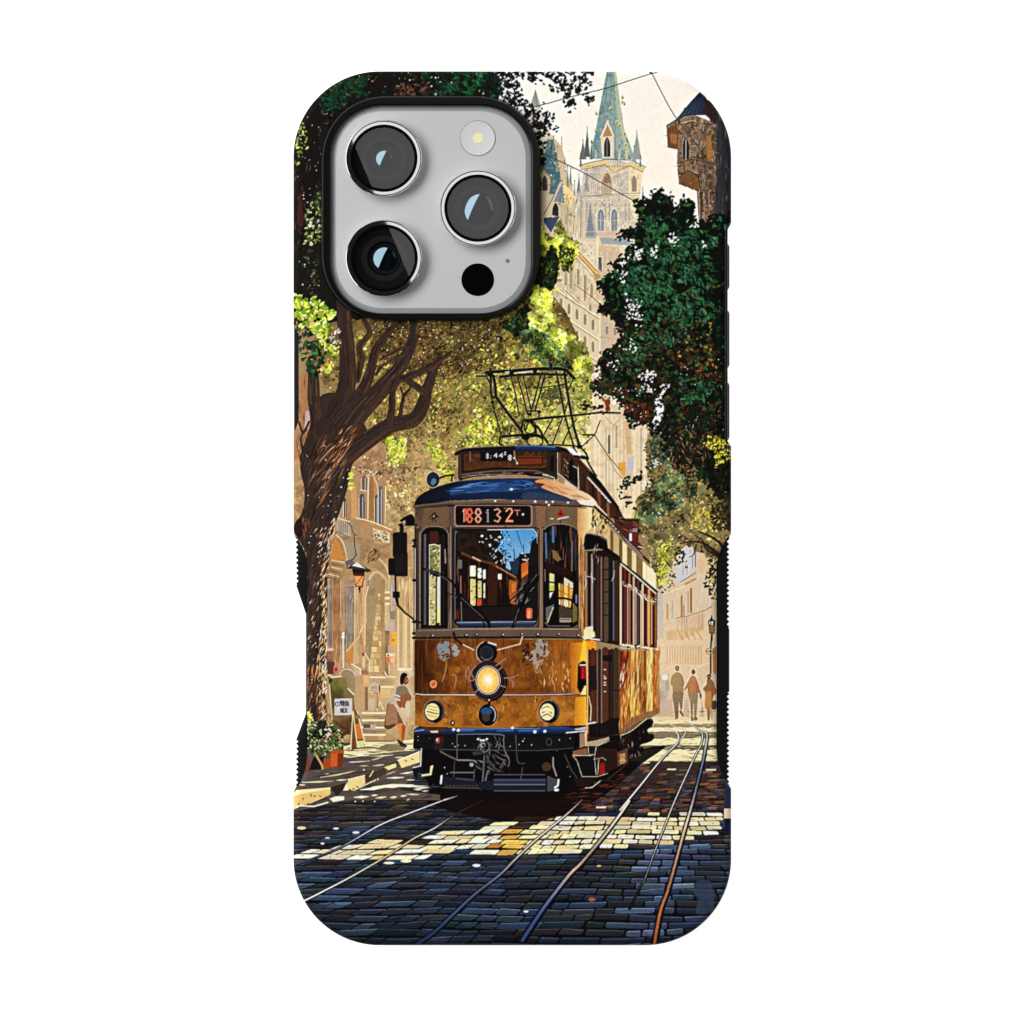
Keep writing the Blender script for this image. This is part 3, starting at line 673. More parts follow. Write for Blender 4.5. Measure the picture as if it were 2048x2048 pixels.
def paint_top_left_tree():
    top = [(570, 130), (985, 130), (995, 165), (1000, 200), (1040, 240), (1070, 300), (1080, 420), (720, 640), (640, 640), (575, 620)]
    fill(rough(top, 6, 4, 4), (22, 22, 16))
    fill([(575, 240), (720, 240), (720, 632), (640, 650), (575, 620)], (30, 27, 22))
    leaves([(570, 130), (1010, 130), (1010, 230), (570, 260)], 900, 2.5, 6, [(16, 34, 20), (22, 52, 30), (12, 18, 14), (34, 40, 22), (24, 66, 40), (50, 44, 26), (8, 10, 8)], 120)
    leaves([(840, 140), (1000, 140), (1040, 190), (1010, 230), (930, 200), (850, 190)], 280, 3, 6.5, [(14, 52, 30), (20, 66, 40), (18, 40, 34), (28, 76, 48)], 121, .6, .8, .4)
    leaves([(650, 160), (740, 150), (740, 190), (660, 200)], 120, 3, 6.5, [(14, 52, 30), (20, 70, 40), (24, 48, 30)], 122, .6, .8, .4)
    leaves([(640, 190), (700, 180), (690, 220), (640, 230)], 50, 3, 6, [(20, 56, 50), (24, 60, 40)], 123, .6, .8, .4)
    fill(z('T1', 560, 220, 700, 90, 900, 90, 760, 200, 620, 260), (24, 20, 18))
    dots([(640, 150), (980, 140), (980, 190), (700, 200), (640, 260)], 60, .7, 1.9, [(226, 206, 190), (150, 110, 90), (250, 244, 236), (110, 70, 50)], 124)
    leaves([(780, 170), (860, 165), (860, 195), (790, 195)], 60, 2.5, 5, [(84, 56, 40), (110, 74, 56), (60, 40, 30)], 125)
    # sky glimpses beside the window
    leaves([(980, 142), (1030, 142), (1046, 180), (1060, 240), (1030, 250), (990, 200)], 150, 2.6, 6, [(20, 34, 44), (14, 22, 20), (22, 44, 40), (10, 14, 12)], 127)
    # hanging sprigs in the sky
    for pts, n, o, s in ((z('T2', 30, 95, 300, 120, 540, 100, 650, 120), 130, 7, 1), (z('T2', 440, 170, 520, 230, 600, 200, 700, 130), 90, 9, 2), (z('T2', 540, 250, 560, 330, 560, 420), 26, 4, 3), (z('T2', 600, 220, 680, 270, 740, 340), 36, 5, 4), (z('T2', 680, 100, 760, 95), 12, 2, 5), (z('T2', 260, 130, 270, 200), 14, 4, 6),
                         (z('T2', 240, 400, 400, 440, 330, 520, 440, 590), 74, 8, 7), (z('T2', 150, 330, 240, 420, 300, 560, 330, 700), 70, 6, 8), (z('T2', 300, 480, 340, 640, 360, 700), 30, 6, 9), (z('T2', 590, 330, 610, 400), 8, 2, 10), (z('T2', 330, 720, 350, 860), 24, 4, 11)):
        edge_leaves(pts, n, 2.4, 5.2, [(14, 16, 14), (22, 28, 22), (10, 12, 12), (34, 38, 30)], 130 + s, o)
    stroke(sm(z('T2', 240, 385, 400, 345, 520, 310, 700, 265, 860, 225, 1060, 160, 1220, 108, 1290, 96), 4), 1.8, (70, 62, 58))
    # left limb and side leaves above the grip
    left = [(575, 240), (640, 240), (650, 420), (648, 620), (600, 640), (575, 620)]
    fill(left, (30, 26, 22))
    leaves(left, 300, 2.5, 6, [(40, 60, 36), (24, 40, 26), (60, 56, 34), (26, 24, 18), (70, 60, 44)], 140)
    stroke(sm(z('T1', 180, 420, 150, 560, 170, 800, 120, 1000, 60, 1300, 30, 1560), 6), np.linspace(34, 26, 31), (26, 21, 20))
    stroke(sm(z('T1', 140, 560, 80, 800, 60, 1000, 40, 1200), 5), np.linspace(16, 26, 16), (30, 22, 20))
    streaks([(585, 320), (625, 300), (610, 520), (588, 520)], 70, 8, 26, .7, 2.2, [(60, 44, 40), (14, 12, 12), (90, 70, 60), (44, 34, 32)], 1.7, .3, 141)
    dots([(590, 230), (640, 220), (640, 620), (590, 560)], 46, .7, 1.8, [(240, 226, 206), (206, 180, 150), (150, 130, 110)], 142)
    leaves([(590, 260), (612, 240), (615, 300), (595, 330)], 40, 2, 4.6, [(130, 150, 50), (96, 120, 50), (206, 206, 130)], 143)
    leaves([(610, 410), (644, 380), (644, 480), (605, 500)], 90, 2.4, 5, [(52, 72, 40), (36, 60, 36), (130, 140, 70), (190, 190, 150)], 144)
    fill(sm(z('T1', 70, 1000, 55, 1200, 85, 1240, 100, 1180, 80, 1000), 4, True), (70, 34, 30))


def paint_left_building():
    b = [(580, 880), (760, 880), (840, 1000), (840, 1480), (580, 1480)]
    fill(b, gv((166, 128, 92), (172, 134, 84), 900, 1400))
    mottle(b, (140, 104, 70), .6, .5, 31, 14)
    mottle(b, (200, 164, 116), .6, .58, 32, 10)
    fill(z('G', 100, 880, 230, 880, 250, 1500, 290, 1930, 50, 1930, 80, 1500), (158, 112, 74))
    streaks(z('G', 100, 880, 230, 880, 250, 1500, 290, 1930, 50, 1930, 80, 1500), 60, 6, 26, .8, 2.4, [(196, 146, 100), (110, 74, 50), (140, 96, 62), (90, 56, 36)], 1.57, .12, 240, .8)
    fill(z('G', 190, 1340, 250, 1340, 230, 1560, 170, 1560), (190, 160, 150))
    # plain wall with leaf shade left of the tram
    wall = z('H', 1160, 560, 1540, 560, 1500, 900, 1480, 1200, 1240, 1080, 1150, 1020)
    fill(wall, (178, 148, 98))
    mottle(wall, (146, 116, 70), .8, .5, 33, 7)
    mottle(wall, (214, 186, 136), .7, .58, 34, 6)
    leaves(z('H', 900, 200, 1540, 330, 1520, 900, 1160, 800), 330, 1.6, 4, [(206, 172, 118), (150, 116, 66), (126, 96, 54), (222, 196, 140), (186, 140, 80)], 35, None, 3.14, .6, .8)
    # facade, lancet windows
    fac = z('H', 740, 330, 860, 330, 1160, 460, 1160, 1020, 850, 1000, 720, 960, 600, 940, 700, 600)
    fill(fac, gv((176, 138, 100), (170, 126, 82), 930, 1050))
    for x, y0, y1, w, c in ((900, 420, 600, 34, (120, 92, 74)), (870, 650, 950, 30, (78, 80, 92)), (665, 700, 930, 16, (54, 48, 50)), (1045, 660, 1000, 18, (70, 74, 88)), (1095, 560, 1010, 26, (96, 100, 114))):
        fill(sm(z('H', x - w, y1, x - w, y0 + 50, x, y0, x + w, y0 + 50, x + w, y1), 3), c)
        stroke(z('H', x + w * .3, y0 + 40, x + w * .3, y1), 1.3, (206, 200, 200))
        stroke(z('H', x - w - 6, y0 + 50, x - w - 6, y1), 1.4, (236, 206, 160))
    fill(sm(z('H', 960, 960, 960, 560, 985, 430, 1010, 560, 1010, 960), 3), (156, 112, 62))
    stroke(sm(z('H', 940, 960, 945, 500, 960, 400, 985, 380), 4), 1.6, (244, 226, 190))
    stroke(sm(z('H', 985, 380, 1050, 540, 1065, 640), 4), 1.6, (232, 206, 160))
    stroke(z('H', 850, 600, 920, 620), 1.8, (246, 226, 186))
    stroke(z('H', 1155, 560, 1150, 1010), 1.6, (244, 226, 186))
    fill(z('H', 740, 600, 800, 560, 820, 960, 740, 970), (200, 150, 100))
    dots(z('H', 760, 300, 1150, 380, 1100, 480, 800, 420), 60, .8, 2.2, [(110, 82, 60), (226, 200, 160), (150, 110, 80), (246, 232, 200)], 36)
    # balcony
    fill(z('H', 560, 930, 720, 980, 740, 1190, 560, 1130), (176, 158, 136))
    fill(z('H', 720, 960, 850, 930, 870, 1180, 740, 1180), (164, 134, 100))
    fill(z('H', 850, 1000, 1020, 1000, 1230, 1080, 1210, 1120, 1160, 1270, 1000, 1190, 860, 1180), (186, 136, 84))
    fill(z('H', 870, 1050, 1010, 1030, 1010, 1180, 870, 1180), (170, 136, 96))
    fill(z('H', 1000, 1060, 1210, 1120, 1200, 1260, 1010, 1190), (206, 186, 142))
    dots(z('H', 1010, 1080, 1200, 1130, 1190, 1260, 1010, 1190), 46, 1, 2.4, [(250, 238, 206), (120, 94, 60), (90, 72, 48), (226, 206, 160)], 37)
    stroke(z('H', 570, 940, 720, 985), 2.2, (232, 204, 156))
    stroke(z('H', 800, 945, 890, 960, 1020, 1000, 1230, 1085), 2.2, (248, 226, 176))
    stroke(z('H', 560, 1110, 740, 1180, 900, 1230, 1160, 1290), 1.6, (120, 90, 62))
    for x in range(590, 720, 26):
        stroke(z('H', x, 980, x, 1120), 1.2, (110, 92, 76))
    stroke(z('H', 700, 1000, 740, 1040, 760, 1120, 800, 1150), 2, (70, 70, 76))
    # arches
    fill(z('H', 560, 1140, 1240, 1300, 1240, 1930, 470, 1930, 480, 1400), (166, 130, 88))
    mottle(z('H', 560, 1140, 1240, 1300, 1240, 1930, 470, 1930, 480, 1400), (142, 106, 70), .6, .5, 38, 12)
    fill(sm(z('H', 500, 1440, 520, 1240, 560, 1200, 620, 1300, 650, 1440), 4), (196, 130, 56))
    stroke(sm(z('H', 560, 1150, 630, 1220, 670, 1330, 690, 1460), 4), 3, (222, 190, 140))
    fill(z('H', 660, 1200, 850, 1260, 840, 1500, 690, 1440), (160, 140, 116))
    streaks(z('H', 930, 1290, 1080, 1330, 1060, 1460, 940, 1480), 40, 6, 16, 1, 2.4, [(96, 66, 44), (140, 96, 60), (70, 50, 36), (190, 140, 90)], -1, .4, 39)
    stroke(sm(z('H', 930, 1930, 935, 1750, 980, 1640, 1045, 1590, 1120, 1640, 1190, 1760, 1210, 1930), 4), 5, (200, 172, 130))
    stroke(sm(z('H', 1080, 1440, 1160, 1530, 1210, 1700, 1225, 1930), 4), 4, (206, 176, 132))
    fill(sm(z('H', 960, 1930, 965, 1760, 1000, 1660, 1050, 1620, 1110, 1680, 1150, 1800, 1150, 1930), 4), (142, 116, 80))
    # colonnade: capitals and shafts
    for k in range(6):
        y = 1450 + k * 42
        stroke(z('H', 500 - (k > 2) * 30, y, 660 - k * 18, y + 30), 2.2, [(226, 190, 150), (120, 84, 66)][k % 2])
    low = z('K', 520, 0, 1720, 0, 1720, 1330, 520, 1330)
    fill(z('K', 500, 0, 1700, 0, 1700, 1900, 500, 1900), gv((166, 126, 84), (176, 142, 98), 1160, 1420))
    for x0, x1, c, y1 in ((525, 575, (118, 108, 110), 940), (580, 690, (150, 102, 66), 1130), (690, 770, (168, 130, 92), 1130), (770, 880, (128, 118, 112), 1000), (880, 960, (190, 160, 116), 1160), (960, 1050, (176, 130, 86), 1150), (1050, 1090, (132, 120, 112), 620), (1090, 1180, (150, 124, 86), 640),
                          (1240, 1310, (146, 108, 66), 1300), (1310, 1390, (196, 168, 128), 700), (1390, 1460, (160, 150, 150), 720)):
        fill(z('K', x0, 0, x1, 0, x1, y1, x0, y1), c)
        stroke(z('K', x0 + 8, 0, x0 + 8, y1), 1.6, tuple(min(255, v + 34) for v in c), .8)
        stroke(z('K', x1 - 6, 0, x1 - 6, y1), 1.6, tuple(v * .72 for v in c), .8)
    streaks(low, 240, 8, 40, .8, 2.4, [(120, 84, 52), (206, 170, 118), (226, 190, 134), (140, 104, 70), (96, 76, 62)], 1.57, .04, 41, .6)
    fill(z('K', 750, 60, 890, 60, 880, 110, 770, 110), (170, 126, 100))
    stroke(z('K', 760, 100, 890, 100), 2, (150, 96, 56))
    # sunlit stepped voussoirs inside the arch
    fill(sm(z('K', 1060, 1150, 1070, 200, 1110, 60, 1200, 0, 1290, 60, 1310, 200, 1310, 1150), 4), (140, 118, 84))
    r = np.random.RandomState(5)
    y = 190.
    while y < 1230:
        h = 46 + (y - 190) * .05
        xl = 1215 - (y - 190) * .125
        x = xl
        while x < 1262:
            w = r.uniform(40, 84)
            c = pick([(206, 180, 122), (196, 164, 104), (180, 134, 78), (202, 170, 114), (186, 144, 88)], r)
            fill(z('K', x, y, x + w - 8, y + r.uniform(-6, 6), x + w - 8, y + h - 8, x + 2, y + h - 8), c)
            x += w
        y += h
    fill(z('K', 1240, 0, 1300, 120, 1310, 1250, 1262, 1250, 1250, 300), (150, 112, 66))
    fill(z('K', 980, 0, 1050, 0, 1040, 1000, 980, 760, 1000, 480), (206, 156, 104))
    stroke(z('K', 1080, 90, 1040, 260, 1035, 900), 2.2, (240, 206, 150))
    stroke(z('K', 960, 740, 1050, 560), 2.4, (230, 190, 130))
    fill(z('K', 780, 990, 880, 870, 870, 1140, 770, 1140), (190, 116, 46))
    stroke(z('K', 780, 985, 960, 770), 2.4, (236, 186, 120))
    for k in range(5):
        ell(*z('K', 1345, 170 + k * 40)[0], 6, 2.2, (246, 226, 186) if k % 2 == 0 else (150, 110, 70))
    # signs and posts
    fill(z('K', 1380, 430, 1450, 420, 1450, 545, 1390, 545), (96, 90, 78))
    fill(z('K', 1310, 600, 1440, 590, 1440, 690, 1310, 700), (180, 158, 150))
    fill(z('K', 1310, 700, 1370, 700, 1370, 1320, 1310, 1320), (96, 66, 46))
    fill(z('K', 1375, 720, 1475, 720, 1475, 910, 1380, 900), (228, 158, 24))
    fill(z('K', 1375, 720, 1410, 720, 1410, 880, 1378, 870), (226, 130, 40))
    ell(*z('K', 1428, 830)[0], 2.6, 3.2, (160, 96, 14))
    rect(*z('K', 1325, 1010)[0], *z('K', 1445, 1060)[0], (248, 224, 196))
    rect(*z('K', 1325, 1060)[0], *z('K', 1385, 1150)[0], (206, 76, 46))
    rect(*z('K', 1385, 1070)[0], *z('K', 1445, 1140)[0], (240, 176, 130))
    ell(*z('K', 1355, 1040)[0], 2.2, 2, (70, 30, 24))
    stroke(z('K', 1365, 1150, 1365, 1300), 1.5, (240, 214, 176))
    stroke(z('K', 1360, 900, 1365, 1010), 1.6, (200, 180, 160))
    fill(z('K', 1480, 360, 1520, 340, 1690, 560, 1700, 1230, 1480, 1230), (190, 158, 112))
    for x, c in ((1490, (248, 226, 176)), (1530, (150, 116, 78)), (1575, (244, 220, 168)), (1600, (250, 232, 186)), (1640, (160, 124, 84)), (1670, (236, 208, 160)), (1690, (250, 236, 200))):
        stroke(z('K', x, 420 + (x - 1490) * .7, x, 1220), 1.8, c)
    fill(z('K', 1500, 0, 1700, 0, 1700, 540, 1500, 330), (190, 150, 104))
    streaks(z('K', 1500, 0, 1700, 0, 1700, 500, 1510, 320), 30, 16, 40, 1, 2.4, [(228, 200, 148), (150, 110, 70), (206, 170, 120)], 1.57, .03, 42)
    rect(*z('K', 1480, 1215)[0], *z('K', 1690, 1250)[0], (250, 240, 214))
    rect(*z('K', 1510, 1250)[0], *z('K', 1700, 1330)[0], (206, 198, 178))
    stroke(z('K', 735, 740, 735, 1210), 2.6, (226, 216, 206))
    ell(*z('K', 735, 740)[0], 2.6, 3, (246, 240, 230))
    ell(*z('K', 732, 785)[0], 3.4, 3.6, (236, 226, 210))
    rect(*z('K', 505, 940)[0], *z('K', 600, 980)[0], (226, 176, 150))
    rect(*z('K', 500, 980)[0], *z('K', 595, 1140)[0], (124, 82, 70))
    rect(*z('K', 500, 1130)[0], *z('K', 620, 1300)[0], (92, 60, 44))
    rect(*z('K', 600, 1180)[0], *z('K', 660, 1285)[0], (206, 110, 100))
    ell(*z('K', 635, 1235)[0], 2.6, 4, (150, 30, 40))
    # porch arch, wall edge, benches
    fill(sm(z('K', 700, 1290, 740, 1240, 820, 1235, 880, 1290, 900, 1420, 880, 1620, 790, 1500), 4), (130, 110, 90))
    stroke(sm(z('K', 690, 1290, 740, 1240, 820, 1235, 880, 1280, 900, 1330), 4), 2.4, (214, 176, 156))
    stroke(z('K', 850, 1160, 970, 1230, 970, 1300), 3, (240, 222, 180))
    fill(z('K', 860, 1190, 960, 1240, 950, 1330, 900, 1300), (190, 168, 136))
    stroke(z('K', 1000, 1030, 1030, 1010, 1095, 1110, 1090, 1290), 2.2, (236, 216, 180))
    ell(*z('K', 1010, 1025)[0], 2.4, 3.2, (50, 40, 40))
    fill(z('K', 1000, 1060, 1040, 1060, 1040, 1220, 1000, 1200), (226, 190, 140))
    fill(z('K', 975, 1240, 1090, 1260, 1090, 1320, 985, 1300), (150, 106, 76))
    fill(z('K', 1000, 1310, 1500, 1330, 1500, 1830, 980, 1830), (176, 142, 104))
    stroke(z('K', 1110, 1340, 1310, 1345), 3, (250, 238, 206))
    stroke(z('K', 1310, 1270, 1340, 1330, 1460, 1340), 2.4, (244, 228, 190))
    rect(*z('K', 1015, 1310)[0], *z('K', 1090, 1460)[0], (220, 164, 106))
    ell(*z('K', 1160, 1500)[0], 11, 11.5, (206, 190, 174))
    ell(*z('K', 1160, 1500)[0], 9.5, 10, (186, 164, 146))
    for yy in (1480, 1500, 1525):
        stroke(z('K', 1115, yy, 1205, yy), 1.4, (120, 104, 96))
    ell(*z('K', 1235, 1500)[0], 2, 8, (50, 36, 30))
    rect(*z('K', 1250, 1370)[0], *z('K', 1440, 1460)[0], (150, 124, 86))
    rect(*z('K', 1250, 1460)[0], *z('K', 1440, 1490)[0], (244, 222, 170))
    rect(*z('K', 1250, 1500)[0], *z('K', 1390, 1620)[0], (206, 168, 108))
    rect(*z('K', 1035, 1480)[0], *z('K', 1075, 1800)[0], (110, 72, 48))
    rect(*z('K', 1085, 1640)[0], *z('K', 1170, 1800)[0], (190, 168, 140))
    stroke(z('K', 1200, 1800, 1245, 1680, 1290, 1790), 2, (240, 214, 166))
    stroke(z('K', 1160, 1560, 1200, 1560, 1210, 1760), 3, (140, 92, 58))
    # steps
    for k in range(7):
        rect(*z('M', 985, 30 + k * 50)[0], *z('M', 1320, 56 + k * 50)[0], [(250, 236, 196), (140, 118, 90)][k % 2])
    rect(*z('M', 1010, 200)[0], *z('M', 1110, 250)[0], (90, 80, 76))
    rect(*z('M', 1110, 200)[0], *z('M', 1180, 270)[0], (180, 168, 150))


def paint_left_street_things():
    # olive board with a paper notice, A-frame, potted plants
    fill(z('K', 520, 1310, 580, 1340, 790, 1350, 800, 1500, 880, 1600, 900, 1900, 560, 1900, 560, 1600), (92, 78, 36))
    fill(z('K', 585, 1360, 770, 1360, 800, 1620, 590, 1620), gv((100, 96, 40), (84, 76, 36), 1355, 1395))
    fill(z('K', 770, 1350, 880, 1360, 860, 1560, 800, 1500), (130, 110, 72))
    stroke(z('K', 530, 1310, 580, 1345, 700, 1330), 2.4, (236, 226, 200))
    stroke(z('K', 800, 1500, 880, 1580), 2.4, (246, 236, 206))
    ell(*z('K', 560, 1390)[0], 3, 4.5, (20, 20, 20))
    fill(z('M', 520, 60, 600, 60, 860, 60, 840, 340, 680, 340, 600, 180), (104, 70, 40))
    mottle(z('M', 600, 80, 860, 80, 840, 340, 680, 340), (76, 50, 30), .8, .5, 43, 5)
    fill(z('K', 615, 1640, 858, 1630, 858, 1860, 612, 1868), (198, 198, 208))
    rr = np.random.RandomState(3)
    text('CITTEBN', *z('K', 628, 1684)[0], 2.6, 8, 1.3, 1.5, (34, 40, 58))
    text('HEBIN', *z('K', 690, 1668)[0], 2.2, 8, 1.0, 1.2, (40, 50, 72))
    text('NEK', *z('K', 700, 1772)[0], 3.4, 8, 1.6, 1.8, (26, 26, 34))
    for x0, y0, x1, y1, c, w in ((545, 1450, 580, 1930, (226, 190, 150), 2.2), (500, 1650, 520, 1930, (150, 110, 80), 3)):
        stroke(z('K', x0, y0, x1, y1), w, c)
    fill(z('M', 835, 560, 870, 0, 900, 0, 1050, 510, 1000, 520), (110, 76, 44))
    fill(z('M', 900, 200, 970, 180, 1010, 400, 930, 400), (210, 110, 40))
    fill(z('M', 920, 430, 1020, 420, 1030, 510, 930, 520), (214, 208, 150))
    for a, c, w in (((838, 545, 868, 20), (248, 226, 170), 2), ((870, 20, 930, 510), (240, 210, 150), 2.2), ((930, 20, 1045, 505), (248, 232, 190), 2), ((890, 0, 960, 110), (60, 40, 26), 3)):
        stroke(z('M', *a), w, c)
    # pots
    fill(z('M', 235, 640, 270, 640, 260, 830, 200, 830), (120, 56, 34))
    fill(z('M', 330, 640, 460, 640, 460, 820, 260, 830), (34, 26, 24))
    fill(z('M', 545, 560, 745, 580, 715, 790, 550, 800), gh((150, 62, 20), (120, 40, 14), 660, 690))
    fill(z('M', 565, 600, 660, 600, 650, 780, 560, 780), (196, 92, 34))
    rect(*z('M', 545, 555)[0], *z('M', 745, 600)[0], (176, 74, 24))
    fill(z('M', 470, 680, 560, 660, 550, 800, 440, 810), (160, 70, 28))
    stroke(z('M', 340, 590, 440, 760, 450, 810), 4, (196, 150, 100))
    foli = z('M', 235, 40, 330, 140, 520, 180, 680, 190, 760, 360, 720, 540, 560, 560, 480, 660, 300, 600, 240, 520)
    leaves(foli, 320, 2, 5.5, [(40, 60, 30), (26, 40, 22), (70, 84, 40), (20, 26, 18), (110, 120, 60)], 150)
    leaves(foli, 90, 1.6, 4.2, [(220, 220, 176), (176, 190, 120), (130, 150, 80), (206, 206, 180)], 151, .6, .9, .42)
    leaves(z('M', 240, 20, 300, 40, 330, 170, 250, 190), 20, 2, 5, YG, 152)
    mottle([(655, 1160), (830, 1060), (830, 1450), (655, 1450)], (226, 190, 136), .22, .45, 62, 30)
    glow(790, 1330, 60, 120, (240, 206, 150), .34)
    # lantern on its bracket
    stroke(z('H', 770, 1150, 785, 1300, 800, 1390), 1.8, (44, 38, 34))
    stroke(sm(z('H', 800, 1380, 760, 1440, 700, 1470, 690, 1550), 4), 2.4, (70, 70, 76))
    ell(*z('H', 720, 1480)[0], 9, 5, (90, 90, 98), .8)
    fill(z('H', 690, 1555, 740, 1510, 810, 1470, 870, 1510, 990, 1580, 930, 1600, 880, 1575, 760, 1560), (56, 50, 46))
    fill(z('H', 745, 1520, 810, 1470, 880, 1530, 930, 1560, 880, 1545), (222, 214, 200))
    fill(z('H', 750, 1560, 905, 1570, 880, 1780, 790, 1770), (34, 26, 22))
    fill(z('H', 768, 1640, 890, 1645, 868, 1765, 800, 1760), (226, 150, 88))
    fill(z('H', 764, 1600, 898, 1604, 892, 1645, 768, 1640), (80, 34, 20))
    stroke(z('H', 800, 1740, 870, 1650), 1.2, (110, 60, 34))
    stroke(z('H', 838, 1790, 836, 1850), (5, 1), (28, 24, 24))


def paint_trunk():
    tr = z('H', 240, -60, 200, 140, 120, 330, 175, 600, 150, 870, 60, 1000, 45, 1090, 90, 1190, 200, 1380) + [(611, 1140), (611, 1500)] + \
        [(652, 1450), (650, 1377), (651, 1290), (655, 1218), (655, 1153), (661, 1095), (668, 1055), (679, 1026), (696, 973), (703, 934), (716, 915), (740, 895)] + z('G', 1000, 1750, 900, 1500, 760, 1300, 560, 1120, 330, 1200)
    fill(sm(tr, 3, True), (60, 46, 39))

    def limb(k, pts, w, c=(66, 48, 38)):
        p = sm(z(k, *pts), 6)
        ww = np.interp(np.linspace(0, 1, len(p)), np.linspace(0, 1, len(w)), w)
        stroke(p, ww + 1.2, (34, 25, 22))
        stroke(p, ww, c)
        stroke(np.array(p) + (-.16, -.1) * ww[:, None], ww * .5, (50, 39, 35), .7)
        P = np.array(p)
        d = np.gradient(P, axis=0)
        n = np.c_[-d[:, 1], d[:, 0]] / np.maximum(1e-6, np.hypot(*d.T))[:, None]
        r = np.random.RandomState(len(pts) + int(pts[0]))
        for _ in range(int(len(p) * 1.6)):
            i0 = r.randint(0, len(p) - 3)
            i1 = min(len(p), i0 + r.randint(3, 7))
            o = r.uniform(-.46, .46)
            q = P[i0:i1] + n[i0:i1] * (o * ww[i0:i1])[:, None]
            cc = pick([(40, 30, 27), (78, 60, 51), (52, 42, 39), (88, 60, 42), (48, 36, 31), (70, 56, 50)], r) if o < .2 else pick([(116, 70, 42), (92, 56, 36), (60, 43, 34), (78, 52, 36)], r)
            if len(q) > 1:
                stroke(q, r.uniform(.8, 3.4), cc, .6)

    limb('G', (300, 1900, 330, 1500, 290, 1200, 280, 900, 240, 780), (60, 26, 24, 20, 12))
    limb('G', (420, 1600, 600, 1300, 690, 1000, 690, 600, 660, 300, 640, 0, 610, -200), (50, 40, 34, 30, 28, 26, 24))
    limb('G', (500, 1600, 760, 1300, 900, 1050, 980, 830, 1040, 600, 1180, 400, 1300, 280), (36, 34, 22, 18, 16, 12, 5))
    limb('G', (820, 980, 860, 700, 840, 560, 960, 400, 900, 250), (6, 14, 12, 8, 10))
    limb('G', (560, 1800, 820, 1380, 1100, 1080, 1290, 860, 1420, 640, 1490, 440, 1510, 200), (46, 40, 34, 26, 22, 18, 16))
    limb('G', (640, 1900, 900, 1720, 1200, 1520, 1480, 1450, 1590, 1300, 1660, 1060, 1740, 830, 1800, 700), (40, 34, 30, 28, 26, 20, 16, 8))
    limb('G', (1290, 980, 1440, 920, 1600, 860, 1760, 770, 1930, 640), (10, 14, 13, 10, 6))
    limb('G', (1400, 960, 1520, 1040, 1640, 1130), (10, 13, 16))
    limb('G', (1200, 1500, 1230, 1300, 1240, 1100, 1290, 980), (16, 12, 12, 14))
    limb('G', (1330, 1400, 1370, 1180, 1440, 1080, 1460, 1040), (8, 5, 4, 3))
    limb('G', (1380, 1220, 1340, 1060), (3, 3))
    limb('G', (1090, 720, 1250, 640, 1400, 560), (3, 4, 6))
    limb('G', (1040, 900, 1100, 800, 1260, 720, 1380, 640), (4, 4, 4, 5))
    limb('G', (160, 1600, 130, 1700, 180, 1880, 240, 1930), (3, 3, 5, 8))
    limb('G', (110, 1480, 160, 1600, 230, 1470), (3, 4, 3))
    # bark
    body = [(604, 900), (690, 880), (700, 940), (664, 1060), (650, 1160), (650, 1450), (614, 1440), (614, 1140), (596, 1060), (612, 980)]
    streaks(body, 620, 8, 30, 1, 3.6, [(42, 31, 27), (78, 58, 47), (54, 42, 38), (48, 35, 30), (90, 66, 52), (34, 26, 24), (70, 57, 52)], 1.9, .22, 160, .6)
    streaks(body, 70, 10, 34, .8, 1.8, [(22, 16, 16), (28, 20, 18)], 1.9, .2, 260, .8)
    streaks([(640, 880), (690, 880), (690, 940), (640, 1010), (620, 960)], 70, 14, 44, 1, 3, [(128, 84, 52), (140, 94, 60), (104, 68, 44), (150, 108, 76)], 2.2, .2, 161, .8)
    streaks([(664, 860), (720, 850), (700, 900), (660, 940)], 60, 8, 24, .8, 2.4, [(110, 62, 38), (150, 90, 50), (40, 30, 28), (206, 150, 110)], 2.3, .2, 162)
    hot = [(664, 1040), (678, 1030), (664, 1080), (658, 1120), (652, 1240), (652, 1440), (640, 1440), (636, 1330), (644, 1230), (640, 1150), (648, 1090)]
    streaks(hot, 190, 5, 17, 1, 3, [(242, 206, 160), (226, 170, 116), (250, 226, 186), (150, 80, 44), (110, 60, 36), (236, 190, 150)], 2.05, .25, 163)
    streaks([(642, 1200), (654, 1190), (653, 1430), (640, 1430), (634, 1330)], 90, 5, 18, 1.2, 3.2, [(244, 220, 160), (250, 232, 180), (206, 160, 100), (90, 54, 36)], 1.7, .25, 164)
    streaks([(614, 1340), (636, 1330), (640, 1440), (614, 1440)], 60, 10, 30, .8, 2.4, [(140, 76, 40), (190, 110, 60), (60, 40, 32), (210, 150, 110)], 1.75, .2, 165)
    streaks([(630, 1060), (660, 1050), (650, 1110), (636, 1130)], 36, 5, 14, 1, 2.6, [(226, 180, 150), (240, 206, 176), (120, 60, 50)], 2.2, .2, 166)
    streaks([(612, 1160), (640, 1160), (640, 1320), (614, 1320)], 26, 4, 14, 1, 2.6, [(206, 150, 110), (236, 196, 150), (120, 70, 50)], 2.1, .25, 167)
    dots(body, 60, .6, 1.5, [(246, 236, 226), (206, 180, 160)], 168)
    fill(sm(z('H', 60, 1000, 130, 930, 170, 990, 160, 1100, 110, 1190, 60, 1100), 4, True), (40, 28, 24))
    streaks(z('H', 140, 960, 230, 960, 230, 1180, 160, 1180), 30, 6, 20, 1, 2.6, [(110, 56, 44), (150, 84, 66), (60, 34, 30)], 1.5, .3, 169)
    # sunlit sprays on the left
    spr = z('G', 60, -60, 300, -40, 440, 60, 520, 130, 560, 200, 460, 240, 470, 420, 300, 400, 240, 330, 130, 330, 60, 180)
